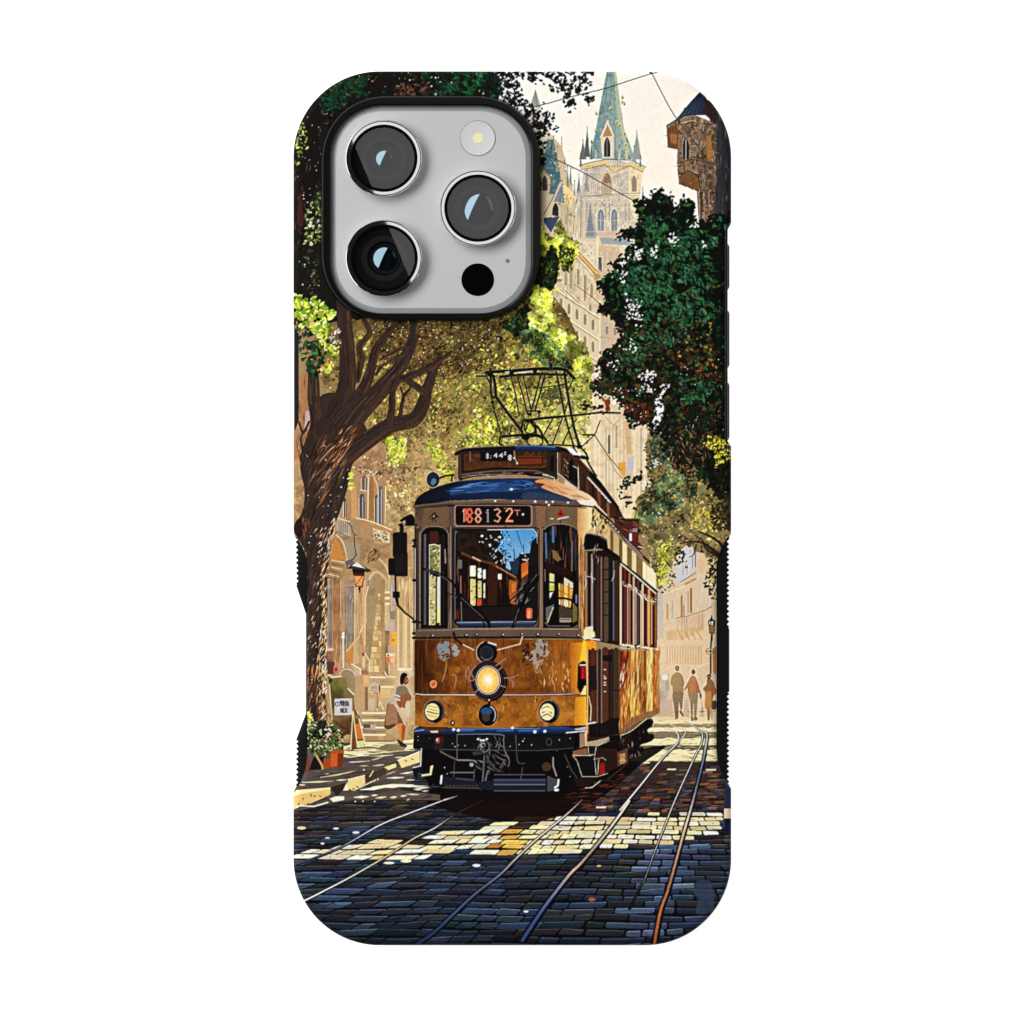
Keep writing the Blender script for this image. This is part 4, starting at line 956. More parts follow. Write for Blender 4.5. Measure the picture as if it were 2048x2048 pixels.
    leaves(z('G', 60, 150, 420, 250, 440, 480, 600, 560, 560, 700, 450, 640, 330, 950, 200, 830, 110, 640, 60, 330), 190, 3, 7, [(26, 52, 28), (36, 78, 40), (20, 34, 24), (60, 104, 44), (24, 60, 54)], 170)
    leaves(spr, 230, 3, 7, YG + [(120, 156, 40), (96, 140, 40)], 171, None, 3.14, .55)
    leaves(z('G', 250, 320, 440, 330, 440, 560, 600, 560, 560, 700, 430, 600), 70, 3, 6.5, YG + [(110, 150, 44)], 172)
    leaves(z('G', 400, 760, 520, 780, 510, 880, 420, 870), 12, 3, 6, YG, 173)
    leaves(z('G', 460, 430, 600, 330, 610, 520, 540, 540), 50, 1.5, 4, [(90, 70, 60), (200, 186, 180), (110, 80, 60), (240, 230, 226)], 174)
    leaves(z('H', 710, 380, 770, 360, 770, 590, 710, 590), 34, 2, 4.5, YG, 175)
    leaves(z('H', 1140, 20, 1400, 20, 1400, 110, 1340, 360, 1260, 330, 1140, 240, 1200, 130), 110, 2, 5, YG, 176)


def in_poly(x, y, P):
    k = False
    n = len(P)
    for i in range(n):
        xa, ya = P[i]
        xb, yb = P[(i + 1) % n]
        if (ya > y) != (yb > y) and x < (xb - xa) * (y - ya) / (yb - ya) + xa:
            k = not k
    return k


SUN = [[(1078, 1637), (1110, 1634), (1240, 1634), (1300, 1626), (1400, 1620), (1436, 1624), (1440, 1640), (1436, 1664), (1398, 1676), (1300, 1686), (1258, 1690), (1222, 1704), (1170, 1711), (1020, 1709), (960, 1704), (985, 1684), (1040, 1650)],
       [(585, 1694), (640, 1697), (690, 1696), (735, 1684), (740, 1680), (830, 1680), (905, 1656), (960, 1656), (1000, 1641), (1055, 1634), (1020, 1660), (985, 1690), (965, 1702), (880, 1705), (855, 1714), (740, 1720), (660, 1720), (585, 1719)]]


def paint_street():
    g = [(560, 1500), (830, 1488), (840, 1440), (1480, 1420), (1480, 1900), (560, 1900)]
    fill(g, gv((34, 30, 30), (9, 10, 14), 1560, 1740))
    r = np.random.RandomState(21)
    y = 1528.
    while y < 1900:
        h = 3.4 + max(0, y - 1440) * .027
        x = 570 - r.uniform(0, 40)
        wa, wf, wp = h * .16, r.uniform(.012, .03), r.uniform(0, 6)
        wv = lambda q: wa * math.sin(q * wf + wp)
        while x < 1475:
            right = x > 1310 + (1700 - y) * .33
            w = h * (r.uniform(2.2, 6.2) if not right else r.uniform(3.5, 7))
            if right and x < 1392 + (1620 - y) * .25 and y > 1690:
                w = h * r.uniform(2.4, 5)
            xm, ym = x + w / 2, y + h / 2
            sl = (xm - 1330) / (ym - 1400) * h
            sl = max(-2.2 * h, min(1.0 * h, sl))
            gp = max(.9, h * .15)
            j = lambda s=.09: r.uniform(-s, s) * h
            q = [(x - sl * .5 + gp + j(), y + gp * .6 + j()), (x + w - sl * .5 - gp + j(), y + gp * .6 + j()), (x + w + sl * .5 - gp + j(), y + h - gp * .6 + j()), (x + sl * .5 + gp + j(), y + h - gp * .6 + j())]
            q = [(qx, qy + wv(qx)) for qx, qy in q]
            Q = []
            for i_ in range(4):
                b_, a_, c_ = np.array(q[i_]), np.array(q[i_ - 1]), np.array(q[(i_ + 1) % 4])
                k_ = h * .2
                Q += [tuple(b_ + (a_ - b_) / np.hypot(*(a_ - b_)) * k_), tuple(b_ + (c_ - b_) / np.hypot(*(c_ - b_)) * k_)]
            wob = r.uniform(-5, 5)
            sun = any(in_poly(xm + r.uniform(-6, 6), ym + wob * .5, P) for P in SUN)
            if sun:
                c = pick([(252, 234, 190), (248, 224, 168), (253, 242, 212), (246, 214, 154), (246, 236, 200)], r)
                strip = 1086 - (ym - 1637) * 1.0
                if strip - 46 < xm < strip + 14:
                    c = pick([(226, 150, 62), (236, 176, 84), (214, 120, 48), (246, 214, 150)], r)
                if r.rand() < .06:
                    c = np.array((60, 48, 34))
                fill(Q, c)
                if r.rand() < .5:
                    stroke([(q[0][0] + r.uniform(0, w * .4), q[0][1] + h * .5), (q[0][0] + r.uniform(w * .5, w * .9), q[0][1] + h * .55)], .7, (150, 116, 66), .7)
                for _ in range(r.randint(0, 3)):
                    ell(x + r.uniform(.2, .8) * w, ym + r.uniform(-.3, .3) * h, r.uniform(.6, 1.6), .7, (90, 66, 36), .9)
            else:
                t = min(1, max(0, (y - 1600) / 120))
                if y < 1640 and xm > 1130:
                    pal = [(74, 44, 34), (58, 40, 38), (90, 58, 44), (52, 48, 56), (40, 32, 32), (66, 62, 72)] if y < 1610 else [(46, 48, 60), (58, 56, 64), (70, 46, 40), (40, 50, 70), (34, 32, 36)]
                elif y < 1625:
                    pal = [(56, 48, 46), (46, 42, 44), (64, 54, 48), (40, 44, 54)]
                elif y < 1690:
                    pal = [(48, 54, 68), (40, 50, 68), (54, 62, 80), (56, 52, 56), (38, 38, 44), (62, 54, 54)]
                else:
                    pal = [(46, 55, 72), (40, 46, 58), (50, 61, 82), (44, 46, 52), (38, 44, 56), (54, 68, 94), (48, 50, 55), (42, 53, 70)]
                    if xm > 1060 and xm < 1290 - (y - 1700) * .3:
                        pal += [(46, 46, 50), (42, 45, 52), (52, 54, 58)]
                c = pick(pal, r)
                rb = 1400 - (ym - 1560) * .28
                if 1640 < ym and rb - 66 < xm < rb + 40:
                    c = pick([(66, 80, 106), (80, 96, 124), (56, 66, 88), (46, 52, 66), (94, 110, 136)], r)
                c = c * (1 - .28 * max(0, (ym - 1810) / 80) if ym > 1810 else 1)
                fill(Q, c)
                hl = np.minimum(255, c * 1.75 + 12)
                stroke([(q[0][0] + 1, q[0][1] + gp * .6), (q[1][0] - 1, q[1][1] + gp * .6)], max(.6, h * .08), hl, .8)
                fill([(Q[0][0], ym), (Q[3][0], ym)] + Q[4:8], c * .8, .6)
                if r.rand() < .5:
                    stroke([(q[0][0] + w * r.uniform(.05, .3), ym + j(.25)), (q[0][0] + w * r.uniform(.5, .9), ym + j(.25))], h * r.uniform(.06, .2), np.minimum(255, c * r.uniform(.7, 1.5)), .6)
            x += w
        y += h
    # sunlit stripes further up the street, right
    up = [(1225, 1440), (1450, 1425), (1450, 1560), (1330, 1560), (1262, 1540), (1230, 1560), (1200, 1520)]
    for y0, y1, c in ((1424, 1437, (196, 164, 128)), (1434, 1442, (226, 206, 160)), (1441, 1449, (238, 224, 172)), (1448, 1456, (150, 122, 94)), (1455, 1464, (244, 232, 184)), (1464, 1476, (128, 106, 84)), (1476, 1487, (240, 230, 182)), (1486, 1492, (236, 222, 166)),
                      (1491, 1500, (100, 86, 62)), (1499, 1512, (244, 232, 186)), (1512, 1523, (240, 226, 176)), (1522, 1532, (90, 70, 52))):
        x0 = 1305 - max(0, y0 - 1445) * 1.15
        fill(rough([(x0, y0), (1450, y0), (1450, y1), (x0 - 6, y1)], 8, 1.2, int(y0)), c)
    streaks([(1265, 1500), (1440, 1440), (1440, 1526), (1240, 1526)], 130, 5, 22, .7, 2, [(110, 96, 56), (250, 242, 206), (150, 130, 84), (226, 208, 150), (70, 60, 40)], 0, .1, 181, .8)
    fill([(1240, 1524), (1440, 1524), (1440, 1560), (1200, 1575)], (58, 44, 40), .85)
    r = np.random.RandomState(22)
    for _ in range(170):
        x, y = r.uniform(1170, 1436), r.uniform(1526, 1620)
        if x < 1290 - (y - 1500) * .9:
            continue
        w, h = r.uniform(10, 24), r.uniform(2.5, 5.5)
        c = pick([(96, 62, 44), (74, 48, 38), (58, 42, 40), (120, 78, 54), (46, 36, 36), (66, 66, 78), (52, 58, 76)], r)
        fill([(x, y), (x + w, y - .6), (x + w - 2, y + h), (x - 3, y + h)], c)
        stroke([(x, y), (x + w, y - .6)], .7, c * 1.4, .6)
    streaks([(1360, 1530), (1440, 1520), (1440, 1620), (1350, 1620)], 40, 8, 26, .8, 2, [(30, 24, 26), (90, 70, 60), (110, 96, 84)], 0, .05, 182)
    rect(1412, 1538, 1432, 1541, (240, 222, 186))
    rect(1280, 1524, 1300, 1527, (240, 226, 190))
    rect(1334, 1537, 1352, 1540, (226, 206, 170))
    rect(1192, 1613, 1212, 1616.5, (246, 236, 206))
    # dark red shadow pool under the tram
    fill(sm([(868, 1575), (930, 1580), (1040, 1570), (1110, 1560), (1200, 1520), (1330, 1490), (1280, 1530), (1230, 1575), (1170, 1612), (1090, 1640), (1000, 1642), (900, 1622), (850, 1600)], 4, True), gv((11, 8, 8), (30, 13, 12), 1560, 1640), .9)
    streaks([(1130, 1590), (1250, 1540), (1260, 1560), (1160, 1620)], 50, 8, 24, 1, 3, [(86, 36, 24), (60, 26, 20), (110, 56, 36)], -.1, .1, 183, .8)
    # left pavement in broken light
    pv = [(580, 1490), (840, 1480), (850, 1500), (840, 1540), (800, 1580), (880, 1590), (880, 1600), (700, 1600), (580, 1625)]
    fill(pv, (88, 76, 68))
    streaks(pv, 160, 10, 40, 1, 3.4, [(70, 58, 52), (104, 90, 82), (60, 50, 48), (120, 104, 90)], -.12, .1, 184, .8)
    fill(z('M', 740, 500, 1040, 440, 1400, 440, 1720, 400, 1720, 560, 1500, 570, 820, 660, 730, 640), (236, 220, 170))
    streaks(z('M', 740, 500, 1720, 440, 1720, 560, 820, 660), 46, 10, 50, .8, 3, [(110, 92, 62), (150, 128, 90), (84, 70, 52), (250, 240, 206)], 0, .1, 185)
    fill(z('M', 1180, 540, 1330, 470, 1480, 470, 1620, 500, 1560, 560, 1300, 560), (128, 108, 76))
    for y0, x0, x1, d, w in ((640, 1130, 1420, -20, 3), (690, 1130, 1290, -50, 3), (655, 1450, 1580, 0, 3), (720, 820, 1100, -16, 2), (930, 420, 900, -90, 3), (1000, 160, 600, -20, 3.6), (970, 640, 780, -8, 3), (880, 480, 540, 0, 2), (770, 960, 1080, 0, 2.4), (770, 1140, 1290, -16, 3), (1035, 130, 210, 0, 2.4),
                             (940, 1340, 1570, -10, 4), (880, 1520, 1700, -26, 4), (965, 1610, 1720, 0, 3), (890, 1330, 1440, -40, 2), (1100, 970, 1340, -40, 6), (1060, 1130, 1700, -30, 8), (1050, 1380, 1900, 0, 5), (1080, 1700, 1920, -10, 4), (1100, 1720, 1810, 0, 3), (1205, 880, 1090, -10, 6), (1180, 1120, 1210, -6, 4), (1215, 1180, 1330, -16, 5), (1208, 1380, 1480, -10, 5), (1190, 1520, 1610, -10, 4), (1160, 1600, 1780, 8, 4), (1245, 1610, 1650, -20, 3), (1120, 1820, 1910, -6, 3)):
        stroke(z('M', x0, y0, (x0 + x1) / 2, y0 + d * .4, x1, y0 + d), (1, w, 1), pick([(246, 232, 196), (240, 222, 180), (236, 214, 186)], r))
    fill(z('M', 40, 1110, 260, 1090, 560, 1065, 560, 1165, 420, 1230, 280, 1290, 40, 1345), (226, 190, 116))
    fill(z('M', 40, 1110, 260, 1095, 560, 1068, 540, 1090, 250, 1140, 40, 1190), (244, 226, 170))
    fill(z('M', 40, 1190, 170, 1170, 170, 1290, 40, 1330), (238, 190, 110))
    stroke(z('M', 30, 1370, 140, 1320, 330, 1330, 520, 1275), 3, (246, 236, 206))
    fill(z('M', 545, 1225, 640, 1190, 750, 1190, 750, 1240, 600, 1270), (244, 232, 206))
    fill(z('M', 800, 960, 1030, 900, 1040, 1020, 860, 1110, 800, 1080), (232, 206, 134))
    stroke(z('M', 800, 960, 1030, 902), 2, (250, 236, 190))
    fill(z('M', 730, 1110, 790, 990, 810, 1110), (244, 226, 180))
    stroke(z('M', 880, 1110, 1180, 965), 2, (244, 226, 184))
    fill(z('M', 560, 1070, 760, 1010, 780, 1000, 730, 1110, 640, 1190), (58, 42, 36))
    fill(z('M', 1040, 890, 1300, 800, 1330, 880, 1060, 990), (74, 56, 48))
    stroke(z('M', 1150, 840, 1100, 920), 2.4, (226, 196, 140))
    fill(z('M', 1300, 790, 1460, 735, 1465, 790, 1360, 830), (236, 214, 150))
    fill(z('M', 1490, 700, 1790, 580, 1790, 720, 1540, 800), (236, 212, 146))
    stroke(z('M', 1490, 695, 1790, 575), 2.6, (252, 240, 200))
    for u, v in ((180, 1230), (290, 1180), (420, 1190), (120, 1300), (250, 1300), (930, 1060), (880, 1090), (1600, 700), (1690, 680), (340, 1190)):
        leaf(*z('M', u, v)[0], 3.4, 1.1, 1.5 if u < 300 else .5, (70, 50, 30))
    for x, y in ((900, 1262), (1005, 1258), (1170, 1262), (1020, 825), (1210, 955), (590, 790)):
        ell(*z('M', x, y)[0], 2, 1.4, (246, 236, 220))
    # rails
    def rail(pts, w0, w1, cols, dark=1.0):
        w0, w1 = w0 * 1.15, w1 * 1.25
        p = sm(pts, 6)
        ww = np.linspace(w0, w1, len(p))
        o = np.linspace(w0, w1, len(p)) * .9
        stroke([(x + d, y + .6) for (x, y), d in zip(p, o)], ww * 1.3, (10, 10, 14), .9 * dark)
        stroke([(x - d, y) for (x, y), d in zip(p, o)], ww * .9, (12, 11, 14), .7 * dark)
        n = len(p)
        ks = np.linspace(0, 1, len(cols))
        C = np.array(cols, float)
        for i in range(n - 1):
            t = i / (n - 1)
            stroke(p[i:i + 2], ww[i:i + 2], [np.interp(t, ks, C[:, k]) for k in range(3)])
    W, BL, TN = (226, 220, 210), (56, 78, 124), (190, 160, 124)
    rail([(888, 1600), (820, 1626), (760, 1650), (690, 1690), (640, 1712), (585, 1730)], 1.8, 2.6, [(236, 230, 222), (226, 222, 220), (206, 206, 210), (90, 104, 140), (60, 66, 84), (90, 80, 70)])
    rail([(915, 1592), (888, 1600)], 1.4, 2.2, [(90, 86, 86), (236, 230, 222)])
    rail(z('B1', 1450, 0, 1250, 100, 1090, 205, 940, 280, 740, 410, 480, 560, 270, 670, 140, 735), 1.6, 2.6, [(40, 34, 34), (60, 50, 46), (236, 224, 206), (214, 176, 124), (206, 176, 140), (200, 190, 186), (226, 218, 206), (236, 230, 222)])
    rail(z('B2', 660, 0, 520, 130, 300, 310, 120, 480, 0, 600) + z('B1', 1380, 690, 1230, 830, 1080, 970, 940, 1066), 2, 4.4, [(90, 80, 76), (226, 214, 196), (206, 190, 160), (130, 130, 140), (70, 84, 116), (60, 80, 124), (40, 54, 92), (36, 50, 80)])
    rail(z('F', 1930, 1050, 1900, 1130, 1700, 1330, 1450, 1640, 1210, 1930) + z('B2', 1040, 10, 860, 260, 660, 500, 560, 600, 380, 830, 290, 960, 180, 1130), 1.5, 5.2, [(200, 210, 206), (214, 214, 206), (214, 210, 206), (226, 222, 216), (206, 196, 186), (226, 214, 196), (150, 130, 120), (196, 170, 150), (84, 100, 140), (54, 76, 124), (44, 66, 110)])
    rail(z('Q', 740, 1420, 900, 1480, 940, 1560, 900, 1680, 720, 1850, 650, 1930), 2, 1.6, [(220, 222, 210), (226, 226, 216), (200, 200, 186), (206, 206, 196)], .3)
    rail(z('Q', 800, 1350, 900, 1400, 1040, 1440, 1050, 1500, 970, 1620), 1.4, 1.6, [(210, 200, 176), (214, 208, 190)], .2)
    rail(z('Q', 1050, 1320, 1200, 1390, 1300, 1480, 1330, 1540, 1300, 1690, 1180, 1930) + z('B2', 1405, 10, 1330, 200, 1240, 430, 1160, 650, 1130, 690, 1040, 880), 1.6, 1.8, [(226, 216, 186), (220, 220, 206), (206, 206, 196), (214, 206, 196), (226, 216, 206), (206, 196, 180), (130, 126, 130), (60, 60, 70), (20, 22, 30)])
    rail(z('Q', 1300, 1440, 1390, 1500, 1400, 1600, 1370, 1760, 1340, 1930) + z('B2', 1555, 0, 1480, 260, 1420, 480, 1350, 730, 1290, 900, 1240, 1175), 1.6, 4.4, [(220, 220, 206), (210, 214, 206), (206, 200, 190), (150, 156, 170), (76, 90, 120), (226, 206, 180), (176, 140, 110), (150, 104, 76), (176, 104, 66), (150, 76, 40)])
    # loose bright specks
    for x, y, w, h, c in ((953, 1731, 8, 3, (250, 248, 244)), (1052, 1823, 5, 2, (250, 248, 240)), (1184, 1799, 7, 4, (150, 84, 50)), (603, 1656, 9, 3, (236, 196, 140)), (672, 1657, 6, 2, (226, 222, 226)), (712, 1665, 7, 2.4, (244, 236, 216)), (655, 1676, 5, 1.6, (240, 226, 214)), (1198, 1732, 5, 2, (190, 150, 110)), (778, 1726, 11, 2.6, (244, 230, 190)), (812, 1722, 11, 3, (244, 230, 190)), (645, 1687, 4, 2, (240, 214, 206))):
        ell(x, y, w, h, c)
    fill(sm([(1390, 1765), (1420, 1762), (1428, 1800), (1424, 1824), (1392, 1826), (1398, 1796), (1388, 1790)], 4, True), (54, 66, 88), .8)
    # case side showing at the lower right
    rect(1449, 1560, 1470, 1617, (40, 50, 72))
    rect(1448, 1617, 1470, 1637, (232, 200, 176))
    rect(1449, 1637, 1470, 1668, (22, 34, 60))


def paint_people():
    # woman crossing, left
    def f(c, *v):
        fill(sm(z('E', *v), 3, True), c)
    glow(806, 1410, 26, 60, (250, 230, 190), .45)
    f((206, 180, 150), 225, 270, 320, 255, 370, 330, 340, 420, 400, 560, 300, 700, 90, 640, 130, 570, 200, 440, 230, 330)
    f((190, 158, 116), 110, 960, 150, 930, 220, 930, 330, 860, 340, 1020, 370, 1060, 300, 1060, 280, 950, 200, 960, 130, 1010)
    f((128, 86, 60), 100, 630, 180, 660, 260, 800, 300, 900, 250, 920, 180, 900, 110, 915, 50, 920, 70, 780)
    f((164, 116, 82), 110, 650, 180, 670, 210, 900, 70, 900)
    f((96, 66, 46), 45, 920, 110, 905, 200, 890, 150, 940, 90, 960)
    f((214, 128, 66), 200, 900, 290, 890, 275, 980, 250, 1080, 235, 1100, 225, 960)
    f((170, 84, 36), 270, 900, 310, 930, 295, 1030, 285, 1090, 262, 1100, 262, 980)
    f((60, 50, 34), 205, 1090, 240, 1090, 330, 1160, 300, 1170, 250, 1160)
    f((134, 116, 90), 200, 460, 260, 430, 320, 450, 360, 560, 310, 640, 250, 660, 210, 600, 190, 560)
    f((150, 94, 60), 250, 560, 340, 520, 380, 570, 350, 640, 290, 700, 250, 660)
    f((190, 170, 148), 110, 600, 200, 540, 240, 560, 240, 640, 190, 660, 100, 640)
    for y in (545, 565, 590):
        stroke(z('E', 190, y, 240, y + 20), 1.6, (240, 232, 224) if y != 565 else (90, 76, 66))
    f((156, 78, 44), 205, 610, 240, 620, 260, 680, 240, 700, 210, 650)
    stroke(sm(z('E', 180, 660, 240, 780, 300, 900), 4), 1.6, (244, 226, 190))
    f((150, 74, 50), 290, 340, 335, 330, 345, 390, 310, 420, 280, 400)
    f((44, 22, 24), 240, 350, 260, 285, 310, 275, 330, 310, 295, 345, 280, 410, 250, 420)
    ell(*z('E', 330, 370)[0], 2, 2, (206, 130, 96))
    f((214, 196, 164), 310, 640, 355, 620, 360, 780, 315, 790)
    # three people walking away, right
    def g(c, *v):
        fill(sm(z('Q', *v), 3, True), c)
    for v in ((880, 410, 960, 400, 970, 480, 1040, 640, 1030, 760, 1020, 1100, 960, 1260, 870, 1260, 840, 760, 800, 700, 830, 580, 880, 500),
              (1140, 470, 1220, 470, 1230, 560, 1310, 900, 1250, 1290, 1130, 1300, 1100, 860, 1020, 820, 1120, 580),
              (1390, 560, 1470, 540, 1480, 620, 1550, 760, 1550, 1290, 1400, 1290, 1350, 1100, 1320, 800, 1390, 640)):
        fill(sm([((x - cx) * 1.07 + cx, (y - cy) * 1.03 + cy) for pts in [z('Q', *v)] for cx, cy in [np.mean(pts, 0)] for x, y in pts], 3, True), (240, 216, 180), .75)
    g((124, 86, 48), 880, 530, 950, 520, 1010, 580, 1036, 690, 1020, 760, 1010, 850, 860, 850, 850, 760, 812, 700, 830, 590)
    stroke(z('Q', 1000, 600, 1010, 740), 1.4, (84, 60, 36))
    g((96, 72, 48), 850, 840, 1015, 840, 1020, 900, 1010, 1010, 1000, 1110, 975, 1120, 950, 990, 940, 1100, 940, 1240, 890, 1250, 870, 1080)
    g((60, 54, 34), 955, 1150, 985, 1140, 1025, 1220, 1005, 1230)
    g((150, 84, 50), 890, 1255, 935, 1235, 930, 1275, 880, 1278)
    g((48, 34, 30), 888, 430, 920, 412, 955, 430, 945, 490, 920, 500, 895, 485)
    ell(*z('Q', 918, 455)[0], 2.6, 2.2, (110, 80, 66))
    g((150, 78, 40), 1150, 580, 1200, 580, 1240, 650, 1280, 790, 1250, 860, 1100, 870, 1090, 770, 1040, 820, 1030, 800, 1090, 680)
    g((170, 92, 52), 1150, 600, 1200, 595, 1225, 680, 1220, 840, 1130, 850, 1120, 700)
    g((84, 60, 40), 1275, 780, 1300, 850, 1315, 900, 1300, 960, 1280, 880)
    g((124, 104, 72), 1100, 860, 1250, 860, 1245, 1010, 1225, 1240, 1195, 1240, 1190, 1030, 1180, 1050, 1170, 1250, 1145, 1250, 1130, 1010)
    g((110, 100, 60), 1140, 1240, 1185, 1250, 1180, 1300, 1150, 1300)
    g((110, 100, 60), 1195, 1240, 1235, 1240, 1250, 1280, 1200, 1300)
    g((46, 42, 32), 1150, 500, 1178, 472, 1210, 495, 1205, 545, 1180, 555, 1155, 540)
    g((134, 92, 48), 1400, 640, 1450, 620, 1510, 680, 1530, 790, 1510, 880, 1490, 980, 1480, 1090, 1370, 1100, 1375, 860, 1335, 790, 1390, 720)
    g((182, 120, 56), 1385, 860, 1470, 840, 1460, 1090, 1372, 1098)
    g((130, 106, 66), 1405, 1095, 1450, 1095, 1445, 1280, 1410, 1280)
    g((196, 146, 96), 1455, 1090, 1490, 1090, 1490, 1270, 1470, 1270)
    g((74, 52, 30), 1400, 570, 1435, 545, 1470, 570, 1455, 620, 1425, 640, 1405, 610)
    ell(*z('Q', 1432, 590)[0], 1.6, 2.4, (150, 110, 60))
    g((196, 84, 56), 1510, 790, 1550, 780, 1550, 860, 1500, 880)
    g((90, 60, 44), 1485, 990, 1550, 985, 1550, 1110, 1480, 1110)
    glow(1340, 1330, 70, 120, (250, 222, 176), .42)
    # street lamp in front of the right house
    stroke(z('P', 1480, 1850, 1475, 1935), 4.4, (50, 48, 40))
    stroke(z('Q', 1470, 0, 1460, 160, 1460, 540), 3.4, (74, 74, 54))
    stroke(z('Q', 1500, 0, 1490, 140), 1.6, (210, 206, 190))
    ring(*z('Q', 1445, 180)[0], 6, 4.4, 1.8, (206, 186, 140))
    ring(*z('Q', 1445, 180)[0], 8, 6, 1, (84, 76, 60))
    stroke(z('Q', 1395, 180, 1500, 190), 1.6, (90, 84, 66))
    fill(z('P', 1475, 1520, 1490, 1590, 1545, 1630, 1410, 1630, 1455, 1590), (30, 30, 28))
    fill(z('P', 1415, 1630, 1540, 1630, 1520, 1830, 1440, 1830), (52, 46, 40))
    fill(z('P', 1430, 1630, 1460, 1630, 1460, 1680, 1440, 1690), (196, 190, 166))
    fill(z('P', 1470, 1630, 1505, 1630, 1495, 1690, 1470, 1690), (236, 226, 196))
    fill(z('P', 1440, 1700, 1520, 1700, 1505, 1810, 1455, 1810), (150, 112, 66))


def paint_tram():
    K = (14, 11, 12)
    # ---- pantograph
    def ln(k, w, *v):
        stroke(z(k, *v), w * 1.3 + 1.6, (236, 220, 180), .35)
        stroke(z(k, *v), w * 1.3 + .3, (17, 15, 18))
    for w, v in ((5, (700, 670, 760, 660, 920, 655, 1130, 635, 1380, 632, 1440, 650, 1510, 720)), (4, (830, 705, 1000, 690, 1200, 680, 1440, 690)), (3.4, (740, 630, 745, 760, 740, 860, 770, 900)), (4.4, (770, 700, 785, 800, 790, 890, 900, 1040, 1030, 1210)), (2.6, (700, 690, 740, 780, 755, 940)),
                 (2.4, (755, 940, 800, 1100, 840, 1250)), (2.2, (930, 710, 970, 860, 1005, 1070)), (2.4, (985, 700, 1040, 880, 1080, 1050)), (2.2, (1040, 700, 1080, 860, 1115, 1020)), (2.4, (1205, 690, 1160, 860, 1110, 1040)), (2.6, (1240, 690, 1190, 880, 1150, 1020)),
                 (1.8, (1180, 810, 1330, 790, 1430, 775)), (3, (1345, 660, 1380, 830, 1420, 1040, 1470, 1230, 1510, 1350)), (4, (1420, 670, 1440, 800, 1470, 980, 1510, 1180, 1560, 1350)), (2, (1500, 730, 1450, 840)), (1.8, (1450, 940, 1420, 1060)), (1.6, (1440, 1240, 1410, 1330)), (2, (1530, 1100, 1470, 1180, 1400, 1330)),
                 (4, (1040, 1110, 1200, 1090, 1420, 1070)), (3, (1420, 1070, 1620, 1050, 1750, 1035, 1930, 1040)), (3.4, (1040, 1120, 1020, 1200, 1050, 1250)), (2.4, (1095, 1110, 1060, 1200)), (4, (1110, 1120, 1150, 1170, 1160, 1240)), (4, (840, 1255, 1000, 1245, 1150, 1240, 1230, 1260, 1265, 1310)),
                 (3, (830, 1260, 820, 1320, 860, 1340)), (2, (910, 1250, 940, 1150)), (2, (1230, 1240, 1310, 1100)), (2, (1310, 1330, 1400, 1090)), (2.6, (1080, 1020, 1190, 1020, 1185, 1080)), (3.6, (1170, 1160, 1210, 1220, 1220, 1270)), (3, (1560, 1350, 1620, 1410, 1640, 1460)), (3, (1500, 1350, 1540, 1420, 1620, 1450)),
                 (2.4, (1270, 1330, 1500, 1340, 1580, 1360)), (1.6, (1700, 1240, 1580, 1350)), (2.4, (1590, 1240, 1690, 1240)), (1.6, (1700, 1240, 1750, 1110)), (.9, (1700, 1250, 1820, 1430, 1930, 1560)), (4, (1300, 590, 1300, 630)), (3, (610, 700, 700, 700)), (2, (920, 630, 930, 710))):
        ln('U', w, *v)
    ring(*z('U', 1105, 1170)[0], 12, 13, 2.6, (17, 15, 18))
    ring(*z('U', 1150, 1300)[0], 16, 10, 3, (20, 17, 20))
    for x, y, rr in ((740, 690, 6), (930, 670, 5), (760, 940, 4), (1100, 1050, 4), (1190, 1030, 4), (1060, 1260, 8), (1560, 1350, 6), (1150, 660, 4), (1600, 1450, 5), (720, 1110, 0)):
        if rr:
            ell(*z('U', x, y)[0], rr, rr * .8, (18, 16, 20))
    for v in ((860, 1280, 900, 1300), (930, 1290, 1000, 1280), (880, 665, 910, 662), (1000, 668, 1120, 655)):
        stroke(z('U', *v), 2.2, (214, 210, 206))
    # ---- clerestory (upper roof) side running back
    fill(z('B', 440, 1100, 560, 1090, 640, 1130, 740, 1240, 960, 1490, 1180, 1760, 1250, 1900, 1090, 1910, 930, 1740, 700, 1570, 440, 1380), (66, 40, 28))
    for x0, y0, x1, y1, w, c in ((480, 1130, 480, 1390, 3, (110, 70, 44)), (560, 1180, 560, 1440, 5, (46, 28, 22)), (700, 1290, 700, 1560, 3, (176, 120, 76)), (770, 1380, 775, 1600, 2, (30, 20, 18)), (810, 1420, 815, 1640, 4, (96, 54, 34)), (880, 1500, 890, 1700, 5, (44, 26, 20)), (950, 1570, 960, 1750, 6, (120, 66, 36)), (1020, 1680, 1020, 1800, 4, (70, 38, 26)), (1060, 1740, 1070, 1880, 5, (140, 84, 50))):
        stroke(z('B', x0, y0, x1, y1), w, c)
    fill(sm(z('B', 590, 1440, 590, 1250, 620, 1200, 650, 1240, 650, 1480), 4), (24, 18, 18))
    fill(sm(z('B', 655, 1490, 660, 1300, 690, 1280, 705, 1330, 700, 1520), 4), (20, 16, 18))
    streaks(z('B', 480, 1180, 580, 1200, 580, 1400, 490, 1380), 16, 4, 10, .8, 1.8, [(176, 140, 120), (120, 80, 60), (40, 26, 22)], 1.2, .5, 200)
    stroke(z('B', 455, 1120, 455, 1460), 1.8, (226, 196, 160))
    stroke(z('B', 460, 1370, 600, 1490, 700, 1560), 2, (214, 206, 196))
    stroke(z('B', 640, 1280, 700, 1310, 712, 1560), 1.4, (226, 206, 176))
    # edges of the long roof
    stroke(z('B', 540, 1090, 640, 1130, 760, 1260, 960, 1480, 1180, 1780), 6, (20, 15, 16))
